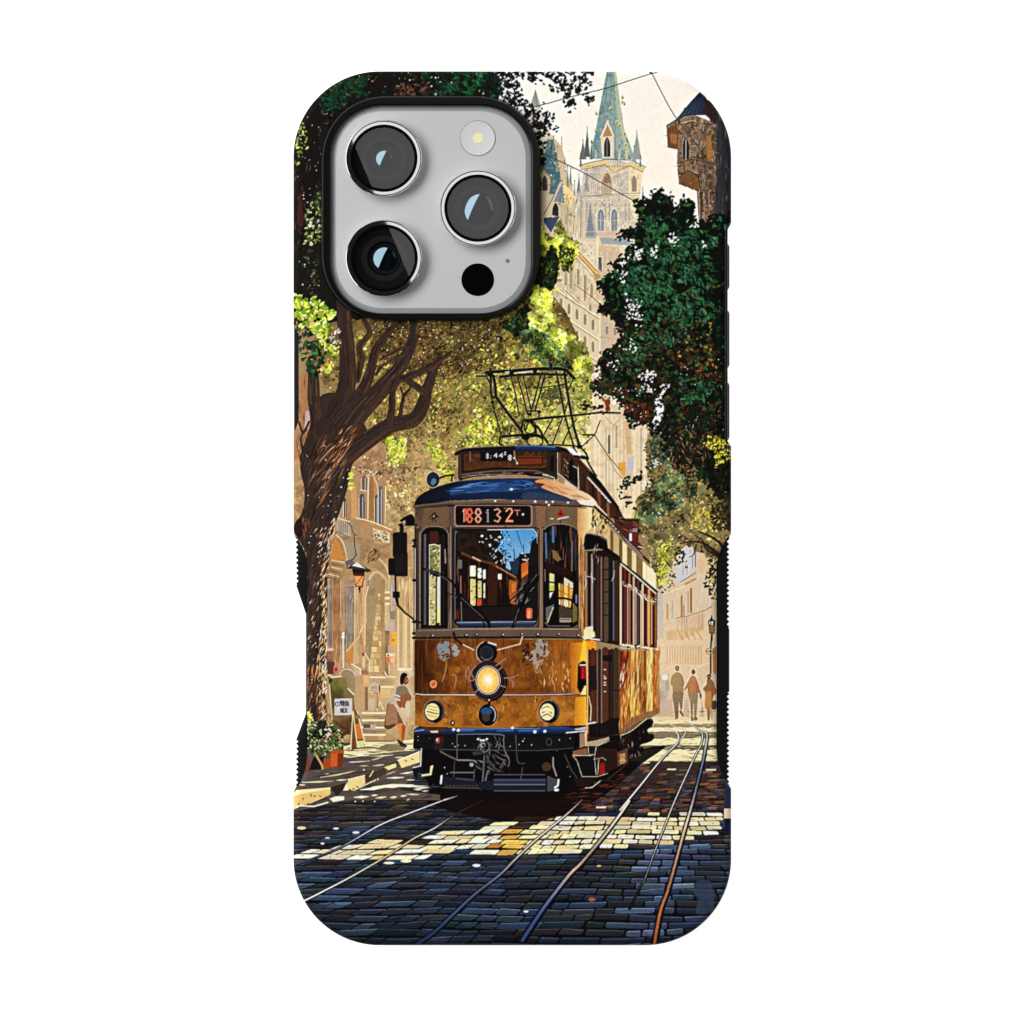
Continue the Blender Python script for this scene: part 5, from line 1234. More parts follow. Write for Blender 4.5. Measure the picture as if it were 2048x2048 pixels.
    stroke(z('B', 600, 1130, 740, 1230, 840, 1350), 2, (110, 54, 44))
    stroke(z('B', 820, 1420, 930, 1540, 1020, 1640, 1090, 1720), 2.6, (214, 206, 206))
    stroke(z('B', 850, 1400, 960, 1510, 1060, 1640, 1180, 1780), 3.4, (18, 14, 16))
    for k in range(7):
        ell(*z('B', 840 + k * 38, 1440 + k * 44)[0], 1.8, 1.4, (250, 244, 236))
    stroke(z('B', 800, 1190, 850, 1290, 920, 1400), 4, (54, 32, 28))
    stroke(z('B', 1180, 1770, 1170, 1900), 1.6, (20, 16, 18))
    stroke(z('B', 1180, 1780, 1240, 1900, 1290, 1960), 3.4, (20, 16, 18))
    # tail of the roof and the car behind
    fill(z('D', 1130, 200, 1250, 240, 1440, 235, 1440, 420, 1400, 470, 1500, 580, 1440, 610, 1250, 430, 1150, 330), (84, 42, 34))
    streaks(z('D', 1160, 230, 1430, 250, 1430, 420, 1250, 400), 24, 8, 24, 1, 2.4, [(60, 28, 26), (120, 66, 50), (40, 22, 22), (150, 90, 66)], .6, .3, 201)
    stroke(z('D', 1130, 215, 1280, 240, 1440, 240), 3, (26, 18, 18))
    rect(*z('D', 1320, 400)[0], *z('D', 1352, 495)[0], (246, 240, 236))
    rect(*z('D', 1360, 340)[0], *z('D', 1420, 385)[0], (150, 120, 120))
    rect(*z('D', 1370, 400)[0], *z('D', 1430, 520)[0], (110, 40, 24))
    ell(*z('D', 1440, 370)[0], 3.4, 4, (24, 18, 18))
    stroke(z('D', 1430, 560, 1490, 580), 2, (226, 200, 160))
    # ---- clerestory front
    fr = z('A', 820, 1120, 860, 1080, 1500, 1050) + z('B', 300, 1060, 450, 1090, 455, 1440, 330, 1400) + z('A', 1500, 1380, 1000, 1400, 860, 1430, 820, 1430)
    fill(fr, (50, 34, 27))
    fill(z('A', 890, 1140, 1890, 1100, 1890, 1300, 1750, 1320, 1300, 1290, 890, 1340), gv((58, 34, 20), (88, 50, 26), 905, 940))
    mottle(z('A', 890, 1140, 1890, 1100, 1890, 1300, 1300, 1290, 890, 1340), (110, 60, 26), .7, .55, 51, 6)
    stroke(sm(z('A', 880, 1350, 1300, 1310, 1800, 1320) + z('B', 330, 1300), 4), 3, (22, 16, 16))
    stroke(sm(z('A', 870, 1385, 1200, 1345, 1600, 1335) + z('B', 200, 1340, 320, 1390), 4), 3, (96, 78, 70))
    stroke(z('A', 840, 1130, 850, 1430), 4, (72, 54, 46))
    stroke(z('A', 885, 1140, 880, 1350), 2, (24, 18, 18))
    stroke(z('A', 965, 1090, 970, 1220), 3, (110, 88, 74))
    fill(z('A', 1545, 1160, 1840, 1160, 1840, 1260, 1545, 1260), (112, 50, 20))
    stroke(z('A', 1545, 1180, 1840, 1180, 1840, 1265, 1545, 1270), 2.2, (44, 24, 16))
    fill(z('B', 370, 1160, 410, 1140, 410, 1340, 360, 1340), (20, 18, 20))
    fill(z('A', 1090, 1105, 1490, 1095, 1490, 1220, 1090, 1225), (20, 18, 20))
    text('8', *z('A', 1165, 1130)[0], 3.6, 9.5, 1, 1.7, (206, 196, 190))
    text(':', *z('A', 1210, 1140)[0], 3, 9, 1, 1.6, (206, 196, 190))
    text('44', *z('A', 1255, 1128)[0], 6.5, 8, 4.4, 1.8, (206, 200, 196))
    text('2', *z('A', 1380, 1112)[0], 3, 5, 1, 1.4, (190, 184, 180))
    text('8', *z('A', 1432, 1150)[0], 5, 9.5, 1, 2, (214, 206, 200))
    ring(*z('A', 1450, 1180)[0], 4.4, 5, 1, (190, 180, 176), .7)
    stroke(z('A', 1495, 1070, 1510, 1190, 1540, 1260), 2.6, (150, 124, 100))
    for x, y in ((1500, 1185), (1535, 1245)):
        ell(*z('A', x, y)[0], 2, 2, (236, 220, 200))
    # roof lid
    fill(sm(z('A', 775, 1150, 800, 1100, 900, 1068, 1200, 1048, 1500, 1035) + z('B', 100, 1030, 300, 1032, 500, 1050, 600, 1085), 4) + z('B', 480, 1110, 300, 1105) + z('A', 1500, 1095, 1100, 1095, 880, 1110, 800, 1160), (24, 22, 26))
    fill(z('A', 1505, 1040, 1930, 1040) + z('B', 420, 1050, 460, 1085, 300, 1100) + z('A', 1700, 1100, 1520, 1085), gv((32, 58, 100), (20, 34, 60), 893, 903))
    stroke(sm(z('A', 790, 1110, 900, 1066, 1200, 1046, 1480, 1036), 4), 1.6, (130, 110, 90))
    stroke(z('A', 1520, 1042) + z('B', 150, 1036, 420, 1052), 1.2, (110, 150, 200))
    fill(z('B', 560, 1060, 640, 1070, 700, 1140, 660, 1160, 600, 1110), (230, 230, 236))
    fill(z('B', 690, 1100, 740, 1120, 740, 1160, 690, 1150), (246, 240, 230))
    stroke(z('B', 660, 1160, 800, 1190), 5, (18, 15, 17))
    # ---- dome roof
    dome = sm(z('A', 285, 1760, 330, 1665, 420, 1595, 560, 1535, 720, 1485, 900, 1455, 1200, 1435, 1500, 1428, 1800, 1430) + z('B', 300, 1440, 620, 1530, 850, 1640, 935, 1770), 4) + z('B', 740, 1765, 500, 1730, 0, 1690) + z('A', 1300, 1680, 720, 1700, 300, 1770)
    fill(dome, gh((10, 14, 22), (24, 48, 88), 850, 980))
    fill(sm(z('A', 720, 1560, 900, 1510, 1200, 1480, 1500, 1490, 1480, 1580, 1100, 1600, 760, 1640), 4, True), (34, 72, 126), .8)
    fill(sm(z('A', 720, 1640, 1000, 1600, 1500, 1600) + z('B', 100, 1600, 300, 1680) + z('A', 1500, 1690, 1100, 1670, 740, 1690), 4, True), (20, 36, 62), .8)
    fill(z('A', 330, 1680, 500, 1580, 700, 1530, 720, 1650, 400, 1730), (20, 30, 44), .7)
    streaks(z('A', 740, 1520, 1300, 1460, 1700, 1480, 1700, 1560, 760, 1620), 46, 12, 44, .8, 2.6, [(66, 112, 168), (40, 78, 130), (96, 142, 192), (18, 36, 66)], -.12, .1, 202, .75)
    streaks(z('A', 1500, 1460, 1800, 1450, 1900, 1540, 1560, 1520), 24, 10, 26, 1, 3, [(70, 120, 190), (20, 36, 66), (44, 86, 150)], .2, .2, 203)
    fill(sm(z('B', 180, 1470, 260, 1440, 420, 1460, 620, 1530, 850, 1640, 935, 1770, 740, 1760, 700, 1690, 520, 1640, 260, 1540, 300, 1500), 4, True), gh((206, 140, 84), (240, 214, 180), 1080, 1195))
    fill(z('B', 160, 1480, 300, 1500, 240, 1540, 150, 1520), (84, 46, 30))
    streaks(z('B', 300, 1520, 600, 1560, 860, 1680, 740, 1740, 500, 1640), 34, 10, 36, 1, 3, [(240, 200, 150), (196, 130, 80), (226, 176, 124), (170, 120, 84)], .42, .15, 204, .8)
    fill(sm(z('B', 60, 1600, 400, 1620, 700, 1710, 730, 1760, 400, 1720, 60, 1690), 4, True), (60, 66, 84), .75)
    stroke(sm(z('A', 850, 1440, 1000, 1400, 1300, 1375, 1600, 1370) + z('B', 140, 1390, 300, 1400, 420, 1430), 4), 5, (24, 20, 22))
    stroke(sm(z('A', 870, 1420, 1100, 1385, 1500, 1375), 4), 1.6, (120, 106, 96))
    streaks(z('A', 900, 1370, 1900, 1350, 1930, 1400, 920, 1410), 20, 5, 16, 1, 2, [(120, 106, 96), (16, 14, 16), (170, 156, 146)], -.05, .1, 205)
    ell(*z('A', 1380, 1365)[0], 5, 3.6, (96, 88, 84))
    stroke(z('B', 280, 1385, 410, 1420, 425, 1470), 1.6, (236, 226, 210))
    stroke(z('A', 740, 1490, 715, 1600, 700, 1740), 1.4, (10, 14, 22))
    ell(*z('A', 1465, 1560)[0], 3.4, 2.6, (190, 206, 226))
    # gong lamp at left of the roof
    ell(*z('A', 520, 1445)[0], 14.4, 16.6, (226, 216, 190), .6)
    ell(*z('A', 520, 1445)[0], 13, 15.4, (16, 18, 24))
    ell(*z('A', 515, 1440)[0], 9.4, 12, (30, 46, 66))
    ell(*z('A', 525, 1470)[0], 5, 7, (84, 126, 166), .8, .4)
    stroke(z('A', 600, 1425, 680, 1395, 770, 1390), 4, (16, 15, 18))
    stroke(z('A', 750, 1395, 745, 1460), 4, (16, 15, 18))
    stroke(z('A', 600, 1450, 740, 1470), 2, (176, 190, 90))
    # ---- front upper body
    up = sm(z('C', 430, 90, 420, 180, 430, 900, 432, 1700), 2) + z('D', 720, 1660, 700, 900, 700, 400, 690, 100, 740, 60) + z('D', 0, 0) + z('C', 1300, 20, 700, 40)
    fill(up, gh((86, 68, 54), (100, 78, 62), 831, 1160))
    mottle(up, (112, 90, 72), .4, .5, 52, 26)
    mottle(up, (74, 52, 42), .5, .6, 53, 10)
    fill(z('D', 190, 70, 320, 70, 300, 300, 250, 420, 270, 900, 280, 1540, 220, 1540, 210, 400), (128, 92, 70))
    fill(z('D', 330, 70, 690, 90, 690, 330, 600, 300, 340, 320), (112, 90, 62))
    fill(z('C', 530, 100, 830, 90, 830, 330, 560, 330, 500, 400), (108, 82, 60))
    stroke(z('C', 410, 80, 800, 35, 1300, 15) + z('D', 0, 10, 400, 20, 720, 40), 5, (98, 84, 72))
    stroke(z('C', 410, 100, 800, 62, 900, 60), 2, (40, 34, 32))
    for x in range(470, 900, 36):
        ell(*z('C', x, 80 - (x - 430) * .08)[0], 2, 1.4, (60, 52, 46) if x % 72 else (206, 196, 180))
    stroke(z('C', 830, 75, 1300, 50) + z('D', 200, 60, 500, 70, 740, 80), 2.4, (34, 28, 28))
    for k, x, y in (('C', 1390, 12), ('C', 1610, 15), ('C', 1870, 15), ('D', 185, 20), ('D', 318, 25), ('D', 350, 60), ('D', 580, 32), ('D', 395, 22)):
        ell(*z(k, x, y)[0], 2.4, 2.2, (244, 236, 226))
    fill(z('D', 680, 0, 900, 0, 900, 70, 740, 60), (236, 222, 200))
    stroke(z('D', 720, 60, 880, 85, 1000, 180), 3, (40, 26, 22))
    # posts
    for k, x, c in (('C', 850, (140, 112, 94)), ('C', 835, (50, 40, 38)), ('C', 425, (40, 32, 28)), ('C', 455, (128, 104, 84)), ('D', 245, (134, 106, 86)), ('D', 275, (44, 36, 34)), ('C', 885, (70, 58, 54))):
        stroke(z(k, x, 330, x + 4, 1560), 3, c)
    fill(z('C', 430, 340, 490, 340, 500, 1560, 440, 1560), (66, 52, 44))
    stroke(z('C', 475, 400, 480, 1540), 2, (126, 106, 96))
    # emblems
    stroke(z('C', 600, 210, 655, 150, 700, 210), 2.4, (34, 34, 40))
    text('R', *z('C', 635, 185)[0], 6.5, 13, 1, 2.2, (34, 34, 40))
    stroke(z('C', 600, 235, 700, 200), 1.6, (40, 40, 46))
    ell(*z('C', 650, 195)[0], 1.4, 1.4, (206, 200, 196))
    fill(z('D', 490, 95, 540, 190, 440, 190), (168, 30, 20))
    fill(z('D', 490, 130, 515, 185, 465, 185), (130, 20, 16))
    stroke(z('D', 370, 225, 400, 225), 3, (196, 186, 176))
    stroke(z('D', 460, 230, 500, 220, 580, 205), 3.4, (196, 180, 176))
    stroke(z('D', 490, 240, 490, 330), 2, (60, 54, 50))
    # number sign
    rrect(*z('C', 895, 60)[0], *z('C', 1840, 325)[0], 6, (150, 112, 100))
    rrect(*z('C', 912, 68)[0], *z('C', 1822, 306)[0], 6, (22, 15, 16))
    OR, PK = (240, 96, 66), (206, 140, 120)
    x = z('C', 1000, 110)[0]
    text('1', x[0], x[1], 5, 25, 1, 2.6, PK)
    text('1', x[0] + 4, x[1] - 1, 5, 25, 1, 2, OR)
    for cx, c in ((1082, OR), (1185, PK)):
        p = z('C', cx, 185)[0]
        text('8', p[0] - 5.5, p[1] - 12.5, 11, 26, 0, 3.2, c)
    stroke(z('C', 1285, 150, 1302, 150, 1302, 260), 3, (130, 126, 126))
    ell(*z('C', 1300, 125)[0], 2, 2, (150, 146, 146))
    stroke(z('C', 1290, 262, 1315, 262), 2, (140, 130, 126))
    text('3', *z('C', 1382, 106)[0], 12, 26, 0, 2.8, (216, 140, 116))
    text('2', *z('C', 1526, 106)[0], 12, 24, 0, 3.4, (240, 140, 110))
    stroke(z('C', 1520, 262, 1605, 262), 2.2, (230, 120, 96))
    text('T', *z('C', 1625, 124)[0], 11, 10, 0, 2.2, (206, 110, 90))
    ell(*z('C', 1726, 174)[0], 2.3, 2.3, (246, 226, 216))
    stroke(z('C', 1500, 100, 1515, 100), 2, (206, 110, 90))
    mottle([z('C', 1040, 90)[0], z('C', 1130, 90)[0], z('C', 1130, 280)[0], z('C', 1040, 280)[0]], (255, 150, 110), .3, .6, 54, 3)
    # left narrow window
    fill(sm(z('C', 490, 1550, 492, 480, 500, 400, 560, 335, 660, 325, 760, 340, 812, 400, 822, 520, 820, 1550), 3), (14, 12, 14))
    stroke(sm(z('C', 486, 1560, 488, 480, 498, 395, 560, 330, 660, 318, 765, 335, 820, 400, 830, 520, 828, 1560, 486, 1565), 3), 2, (124, 104, 92))
    for x, c in ((530, (50, 46, 52)), (545, (96, 90, 96)), (575, (30, 28, 34)), (770, (40, 26, 24)), (745, (28, 24, 26))):
        stroke(z('C', x, 420, x, 1500), 3, c)
    fill(z('C', 600, 380, 700, 380, 720, 520, 600, 530), (70, 34, 26))
    fill(z('C', 595, 540, 722, 540, 722, 870, 600, 840), (120, 126, 70))
    leaves(z('C', 595, 545, 722, 545, 722, 860, 600, 830), 60, 1.6, 3.6, [(206, 206, 110), (84, 90, 50), (60, 66, 40), (240, 236, 190), (160, 150, 80), (150, 120, 70)], 206)
    fill(z('C', 600, 900, 672, 930, 670, 1510, 598, 1510), (190, 176, 116))
    dots(z('C', 600, 900, 672, 930, 670, 1510, 598, 1510), 60, 1, 2.2, [(70, 60, 40), (226, 214, 160), (120, 110, 66), (240, 232, 190)], 207)
    fill(z('C', 690, 930, 722, 930, 720, 1480, 688, 1485), (214, 204, 190))
    fill(z('C', 690, 1300, 720, 1300, 718, 1480, 690, 1485), (220, 216, 120))
    stroke(z('C', 680, 930, 680, 1500), 2, (20, 18, 18))
    for x in (596, 724):
        stroke(z('C', x, 540, x, 1510), 1.2, (250, 244, 220))
    stroke(z('C', 595, 545, 660, 535, 720, 560), 1.8, (246, 240, 226))
    stroke(z('C', 785, 600, 790, 760), 2.6, (150, 120, 110))
    stroke(z('C', 700, 520, 780, 520, 820, 550), 3, (24, 18, 18))
    # windscreen
    ws = sm(z('C', 880, 1420, 880, 450, 905, 370, 960, 345, 1400, 345, 1820, 345, 1890, 365, 1915, 430), 3) + z('D', 220, 1400, 200, 1490, 150, 1530) + z('C', 960, 1540, 900, 1490)
    fill(ws, (26, 18, 15))
    fill(z('C', 940, 370, 1440, 370, 1420, 600, 1350, 700, 1400, 780, 1000, 640, 930, 600), (44, 30, 20))
    mottle(z('C', 940, 370, 1440, 370, 1420, 600, 1350, 700, 1400, 780, 1000, 640), (24, 20, 14), .8, .5, 55, 8)
    streaks(z('C', 940, 760, 1500, 820, 1660, 980, 1660, 1270, 960, 1270), 60, 10, 60, 1.6, 5, [(74, 36, 20), (54, 28, 18), (36, 18, 12), (96, 50, 26), (20, 12, 10)], 1.57, .04, 208)
    fill(z('C', 1380, 780, 1420, 800, 1410, 1270, 1300, 1270, 1310, 780), (58, 30, 20))
    sky = z('C', 1450, 362, 1860, 356, 1905, 430, 1850, 480, 1820, 560, 1810, 640, 1700, 655, 1650, 720, 1600, 740, 1575, 850, 1520, 820, 1530, 720, 1480, 650, 1420, 600, 1440, 500, 1500, 460)
    fill(sky, gv((74, 146, 200), (130, 176, 212), 1060, 1130))
    fill(z('C', 1560, 740, 1610, 740, 1660, 690, 1700, 660, 1660, 900, 1600, 900), (40, 50, 66))
    fill(z('C', 1700, 660, 1810, 640, 1830, 500, 1900, 440, 1905, 760, 1780, 820, 1690, 760), (30, 24, 24))
    stroke(z('C', 1650, 370, 1720, 580), 1.6, (34, 56, 84))
    stroke(z('C', 1735, 530, 1735, 650), 1.4, (34, 56, 84))
    stroke(z('C', 1615, 600, 1630, 740), 2.4, (40, 66, 100))
    for (u, v, n, s, c) in ((1450, 430, 26, 60, (24, 22, 16)), (1420, 560, 22, 60, (22, 22, 18)), (1530, 660, 24, 60, (24, 24, 22)), (1400, 660, 12, 50, (180, 206, 226)), (1450, 480, 10, 60, (206, 216, 220)), (1480, 720, 9, 30, (196, 210, 226)), (1270, 480, 8, 80, (226, 216, 196)), (1750, 690, 8, 30, (206, 206, 206)), (1840, 560, 14, 40, (24, 24, 24)), (1880, 470, 8, 30, (30, 28, 28))):
        rr = np.random.RandomState(u)
        for _ in range(n):
            p = z('C', u + rr.normal(0, s * .7), v + rr.normal(0, s * .8))[0]
            leaf(p[0], p[1], rr.uniform(1, 3), rr.uniform(.8, 1.8), rr.uniform(0, 6), c)
    ell(*z('C', 1232, 435)[0], 3, 2.4, (240, 232, 220))
    # waist rail seen through the glass, lit cabin windows
    stroke(z('C', 990, 640, 1160, 720, 1360, 770, 1500, 850, 1640, 950, 1680, 1000), 5, (92, 52, 34))
    stroke(z('C', 1120, 690, 1210, 735), 3, (206, 160, 126))
    stroke(z('C', 1400, 800, 1640, 930), 1.4, (190, 130, 90))
    for x0, x1, y0, y1, c in ((1088, 1155, 790, 925, (238, 232, 206)), (1180, 1225, 820, 945, (236, 230, 206)), (1245, 1278, 840, 955, (232, 226, 206)), (1092, 1152, 950, 1275, (206, 190, 120)), (1182, 1226, 975, 1180, (206, 190, 124)), (1250, 1270, 1000, 1190, (226, 210, 170)), (1425, 1470, 890, 960, (214, 206, 186)), (940, 990, 720, 830, (96, 96, 90))):
        rrect(*z('C', x0, y0)[0], *z('C', x1, y1)[0], 2, c)
    dots(z('C', 1088, 790, 1280, 840, 1280, 1200, 1092, 1270), 34, .8, 2, [(60, 50, 34), (120, 116, 60), (250, 246, 230), (150, 130, 70)], 209)
    for a in ((1080, 940, 1290, 975), (1165, 780, 1165, 1290), (1236, 800, 1236, 1290)):
        stroke(z('C', *a), 2.4, (30, 18, 14))
    fill(z('C', 1170, 1190, 1225, 1200, 1225, 1270, 1170, 1280), (190, 70, 44))
    fill(z('C', 1705, 770, 1790, 740, 1785, 950, 1700, 1080), (190, 92, 34))
    fill(z('C', 1715, 890, 1785, 840, 1780, 970, 1705, 1060), (214, 116, 44))
    fill(z('C', 1560, 960, 1660, 985, 1660, 1280, 1580, 1250, 1555, 1130), (160, 84, 32))
    fill(z('C', 1590, 1010, 1640, 1000, 1640, 1100, 1590, 1120), (200, 110, 44))
    stroke(z('C', 1690, 650, 1700, 1000), 3, (24, 18, 18))
    fill(z('C', 1660, 980, 1910, 800, 1910, 1400, 1620, 1400, 1640, 1200), (26, 24, 24), .7)
    streaks(z('C', 1660, 1000, 1900, 900, 1900, 1260, 1600, 1260), 40, 6, 18, .8, 2.2, [(140, 136, 136), (40, 40, 44), (16, 16, 18), (90, 86, 84)], -.9, .4, 210)
    fill(z('C', 900, 1290, 1900, 1290, 1900, 1480, 920, 1480), (34, 24, 22))
    stroke(z('C', 890, 1290, 1300, 1285, 1750, 1270), 3, (16, 13, 14))
    fill(z('C', 905, 1330, 960, 1340, 950, 1440, 900, 1430), (92, 30, 16))
    stroke(z('C', 975, 920, 975, 1150), 2, (150, 96, 80))
    stroke(z('C', 980, 1230, 985, 1460), 1.8, (110, 104, 104))
    rrect(*z('C', 1765, 1305)[0], *z('C', 1838, 1435)[0], 4, (226, 96, 60))
    rrect(*z('C', 1780, 1335)[0], *z('C', 1815, 1425)[0], 3, (246, 150, 110))
    fill(z('C', 930, 1475, 1300, 1470, 1400, 1460, 1840, 1470) + z('D', 190, 1460, 150, 1530) + z('C', 980, 1535), gv((70, 84, 112), (20, 30, 54), 1243, 1254))
    stroke(z('C', 930, 1480, 1880, 1468), 1.6, (130, 142, 166))
    stroke(sm(z('C', 872, 1560, 870, 450, 895, 365, 960, 335, 1400, 332, 1830, 332, 1900, 350, 1925, 440) + z('D', 228, 1400, 215, 1540), 3), 2, (36, 30, 30))
    stroke(sm(z('C', 905, 1440, 905, 470, 930, 390), 3), 2, (96, 96, 104))
    stroke(z('C', 1300, 360, 1850, 352, 1895, 400, 1900, 520), 1.4, (190, 214, 232))
    # right narrow window
    fill(sm(z('D', 280, 1500, 278, 450, 300, 360, 370, 310, 480, 295, 590, 310, 680, 360, 705, 450, 708, 1400, 680, 1510, 600, 1545, 340, 1545), 3, True), (20, 15, 15))
    streaks(z('D', 300, 340, 690, 360, 690, 860, 300, 740), 46, 16, 60, 1, 4, [(30, 34, 44), (54, 64, 84), (16, 13, 14), (70, 40, 26), (96, 60, 40)], 1.57, .06, 211)
    stroke(z('D', 400, 330, 400, 500), 4.4, (74, 110, 156))
    stroke(z('D', 310, 400, 320, 700), 3.4, (84, 100, 136))
    fill(z('D', 390, 600, 440, 620, 500, 720, 450, 740, 400, 700), (120, 96, 54))
    stroke(z('D', 630, 500, 625, 860), 2.4, (140, 96, 66))
    fill(z('D', 300, 740, 620, 850, 640, 920, 320, 880), (40, 18, 16))
    fill(z('D', 355, 880, 415, 900, 415, 1090, 355, 1100), (206, 204, 140))
    fill(z('D', 360, 1030, 412, 1030, 412, 1095, 360, 1095), (180, 190, 60))
    fill(z('D', 355, 1120, 400, 1110, 360, 1200), (226, 220, 206))
    fill(z('D', 465, 1000, 640, 1080, 610, 1300, 470, 1250), (234, 164, 70))
    fill(z('D', 530, 930, 640, 1000, 640, 1070, 530, 1030), (206, 196, 170))
    fill(z('D', 470, 1210, 610, 1220, 605, 1300, 470, 1260), (236, 214, 166))
    for x in (495, 520, 555, 590):
        stroke(z('D', x, 1010, x, 1290), 2.2, (130, 70, 24) if x != 555 else (250, 206, 130))
    stroke(z('D', 470, 1090, 620, 1170), 1.4, (150, 90, 40))
    stroke(z('D', 300, 980, 420, 1000, 480, 980, 540, 920, 640, 990), 3, (16, 14, 15))
    stroke(sm(z('D', 330, 1260, 380, 1200, 470, 1185, 600, 1200, 680, 1260), 4), 4.4, (14, 13, 15))
    fill(z('D', 470, 1290, 640, 1320, 640, 1480, 470, 1480), (70, 60, 44))
    fill(z('D', 640, 1240, 690, 1300, 690, 1460, 640, 1480), (110, 96, 46))
    fill(z('D', 310, 1300, 410, 1260, 350, 1470, 310, 1440), (90, 94, 96))
    stroke(z('D', 400, 1300, 330, 1480), 2.6, (190, 166, 130))
    rrect(*z('D', 480, 1425)[0], *z('D', 615, 1475)[0], 1.5, (150, 140, 120))
    rect(*z('D', 488, 1440)[0], *z('D', 605, 1447)[0], (40, 34, 30))
    stroke(z('D', 300, 840, 305, 980), 2, (120, 100, 90))
    stroke(sm(z('D', 272, 1540, 270, 450, 294, 352, 368, 300, 480, 286, 594, 300, 688, 352, 714, 450, 716, 1540), 3), 1.8, (130, 108, 92))
    stroke(z('D', 300, 1480, 340, 1520, 600, 1520), 1.6, (110, 104, 100))
    stroke(z('D', 680, 1150, 680, 1240), 2.6, (110, 120, 180))
    # corner pillar in sun
    fill(z('D', 700, 110, 880, 95, 880, 340, 800, 400, 770, 520, 740, 560, 780, 620, 770, 1650, 716, 1650, 708, 460, 690, 330), gh((196, 140, 80), (246, 222, 170), 1154, 1182))
    fill(z('D', 716, 560, 770, 560, 770, 1640, 720, 1640), gv((190, 140, 90), (180, 120, 60), 1090, 1270))
    streaks(z('D', 720, 560, 770, 560, 770, 1640, 720, 1640), 30, 14, 50, 1, 2.4, [(140, 96, 60), (226, 176, 120), (110, 74, 50)], 1.57, .03, 212)
    # wipers and hoses
    for w, v in ((5, (520, 830, 700, 890, 880, 1000, 980, 1160, 1100, 1280, 1200, 1400, 1310, 1480)), (3.4, (790, 1130, 900, 1160, 1000, 1230, 1150, 1300)), (4.4, (1080, 1290, 1200, 1330, 1310, 1470)), (6, (1570, 1620, 1640, 1440, 1720, 1250, 1780, 1120, 1910, 940)), (3, (1580, 1210, 1700, 1100, 1900, 870)), (3, (1250, 1470, 1260, 1580)), (5, (1320, 1480, 1325, 1600))):
        stroke(sm(z('C', *v), 4), w, (15, 14, 17))
    for v in ((560, 840, 720, 905, 860, 1000), (980, 1180, 1100, 1290, 1250, 1430), (1680, 1310, 1640, 1420, 1620, 1500), (830, 1140, 930, 1180)):
        stroke(z('C', *v), 1, (110, 106, 110))
    # mirror arm, left
    stroke(z('C', 260, 250, 300, 220, 380, 190), 6, (16, 15, 17))
    fill(sm(z('C', 300, 220, 340, 180, 400, 180, 420, 290, 330, 310), 3, True), (18, 16, 18))
    stroke(z('C', 230, 300, 440, 300), 4, (18, 16, 18))
    ell(*z('C', 272, 298)[0], 4, 2.4, (240, 240, 244))
    stroke(z('C', 262, 300, 262, 400), 8, (16, 15, 17))
    rrect(*z('C', 155, 390)[0], *z('C', 328, 700)[0], 4, (24, 21, 22))
    rrect(*z('C', 100, 700)[0], *z('C', 200, 910)[0], 4, (22, 19, 20))
    rrect(*z('C', 186, 640)[0], *z('C', 338, 925)[0], 4, (34, 26, 24))
    stroke(z('C', 190, 645, 330, 645), 2, (12, 12, 14))
    stroke(z('C', 185, 900, 190, 1120), 4, (18, 17, 18))
    rect(*z('C', 155, 1105)[0], *z('C', 238, 1180)[0], (20, 19, 22))
    stroke(z('C', 200, 1180, 215, 1270, 300, 1360, 420, 1450, 480, 1480), (7, 5, 4, 4, 4), (22, 19, 20))
    stroke(z('C', 410, 480, 412, 1000, 410, 1600), 2.2, (20, 17, 18))
    stroke(z('C', 424, 580, 424, 1560), 1.6, (226, 206, 180))
    for y in (490, 560, 970, 1470, 1610, 1665):
        ell(*z('C', 415, y)[0], 5, 3, (22, 18, 18))
    # sill and belt
    fill(z('C', 430, 1560, 880, 1560, 900, 1550, 1900, 1550) + z('D', 720, 1560, 720, 1640, 0, 1640) + z('C', 430, 1650), (98, 78, 66))
    stroke(z('C', 880, 1560, 1900, 1555) + z('D', 230, 1555, 700, 1560), 1.6, (176, 150, 130))
    stroke(z('C', 460, 1575, 860, 1570), 1.4, (150, 124, 106))
    stroke(z('C', 430, 1668, 900, 1660, 1900, 1660) + z('D', 400, 1660, 720, 1665, 800, 1670), 3.6, (20, 16, 17))
    for k, x, y in (('C', 630, 1640), ('C', 1040, 1632), ('C', 1160, 1625), ('C', 1480, 1630), ('C', 1710, 1622), ('D', 20, 1620), ('D', 210, 1630), ('D', 465, 1620), ('D', 700, 1636), ('C', 885, 1620), ('C', 1900, 1625)):
        ell(*z(k, x, y)[0], 4, 3, (40, 32, 30))
        ell(*z(k, x + 6, y - 4)[0], 1.8, 1.4, (246, 236, 226))
    # ---- lower front, lacquered orange
    lf = z('C', 432, 1680) + [(1162, 1279), (1172, 1290), (1176, 1380), (1176, 1450), (1140, 1456), (1000, 1458), (850, 1454), (830, 1450)]
    fill(lf, gv((122, 66, 20), (164, 98, 28), 1330, 1440))
    fill([(829, 1280), (900, 1280), (900, 1388), (829, 1388)], gh((66, 34, 12), (112, 58, 18), 832, 890))
    fill([(1080, 1280), (1162, 1280), (1166, 1388), (1080, 1388)], gh((124, 66, 22), (170, 90, 24), 1090, 1160))
    streaks([(832, 1282), (1165, 1282), (1168, 1386), (832, 1386)], 190, 14, 60, 1, 4, [(96, 50, 16), (140, 78, 24), (78, 40, 14), (156, 90, 30), (110, 56, 18)], 1.57, .05, 213, .65)
    mottle([(830, 1392), (1172, 1392), (1174, 1454), (830, 1452)], (190, 124, 40), .5, .5, 56, 14)
    mottle([(830, 1392), (1172, 1392), (1174, 1454), (830, 1452)], (116, 64, 18), .6, .52, 57, 16)
    mottle([(850, 1284), (1170, 1284), (1170, 1388), (850, 1388)], (92, 48, 14), .5, .5, 58, 18)
    mottle([(850, 1284), (1170, 1284), (1170, 1388), (850, 1388)], (156, 88, 26), .4, .52, 59, 14)
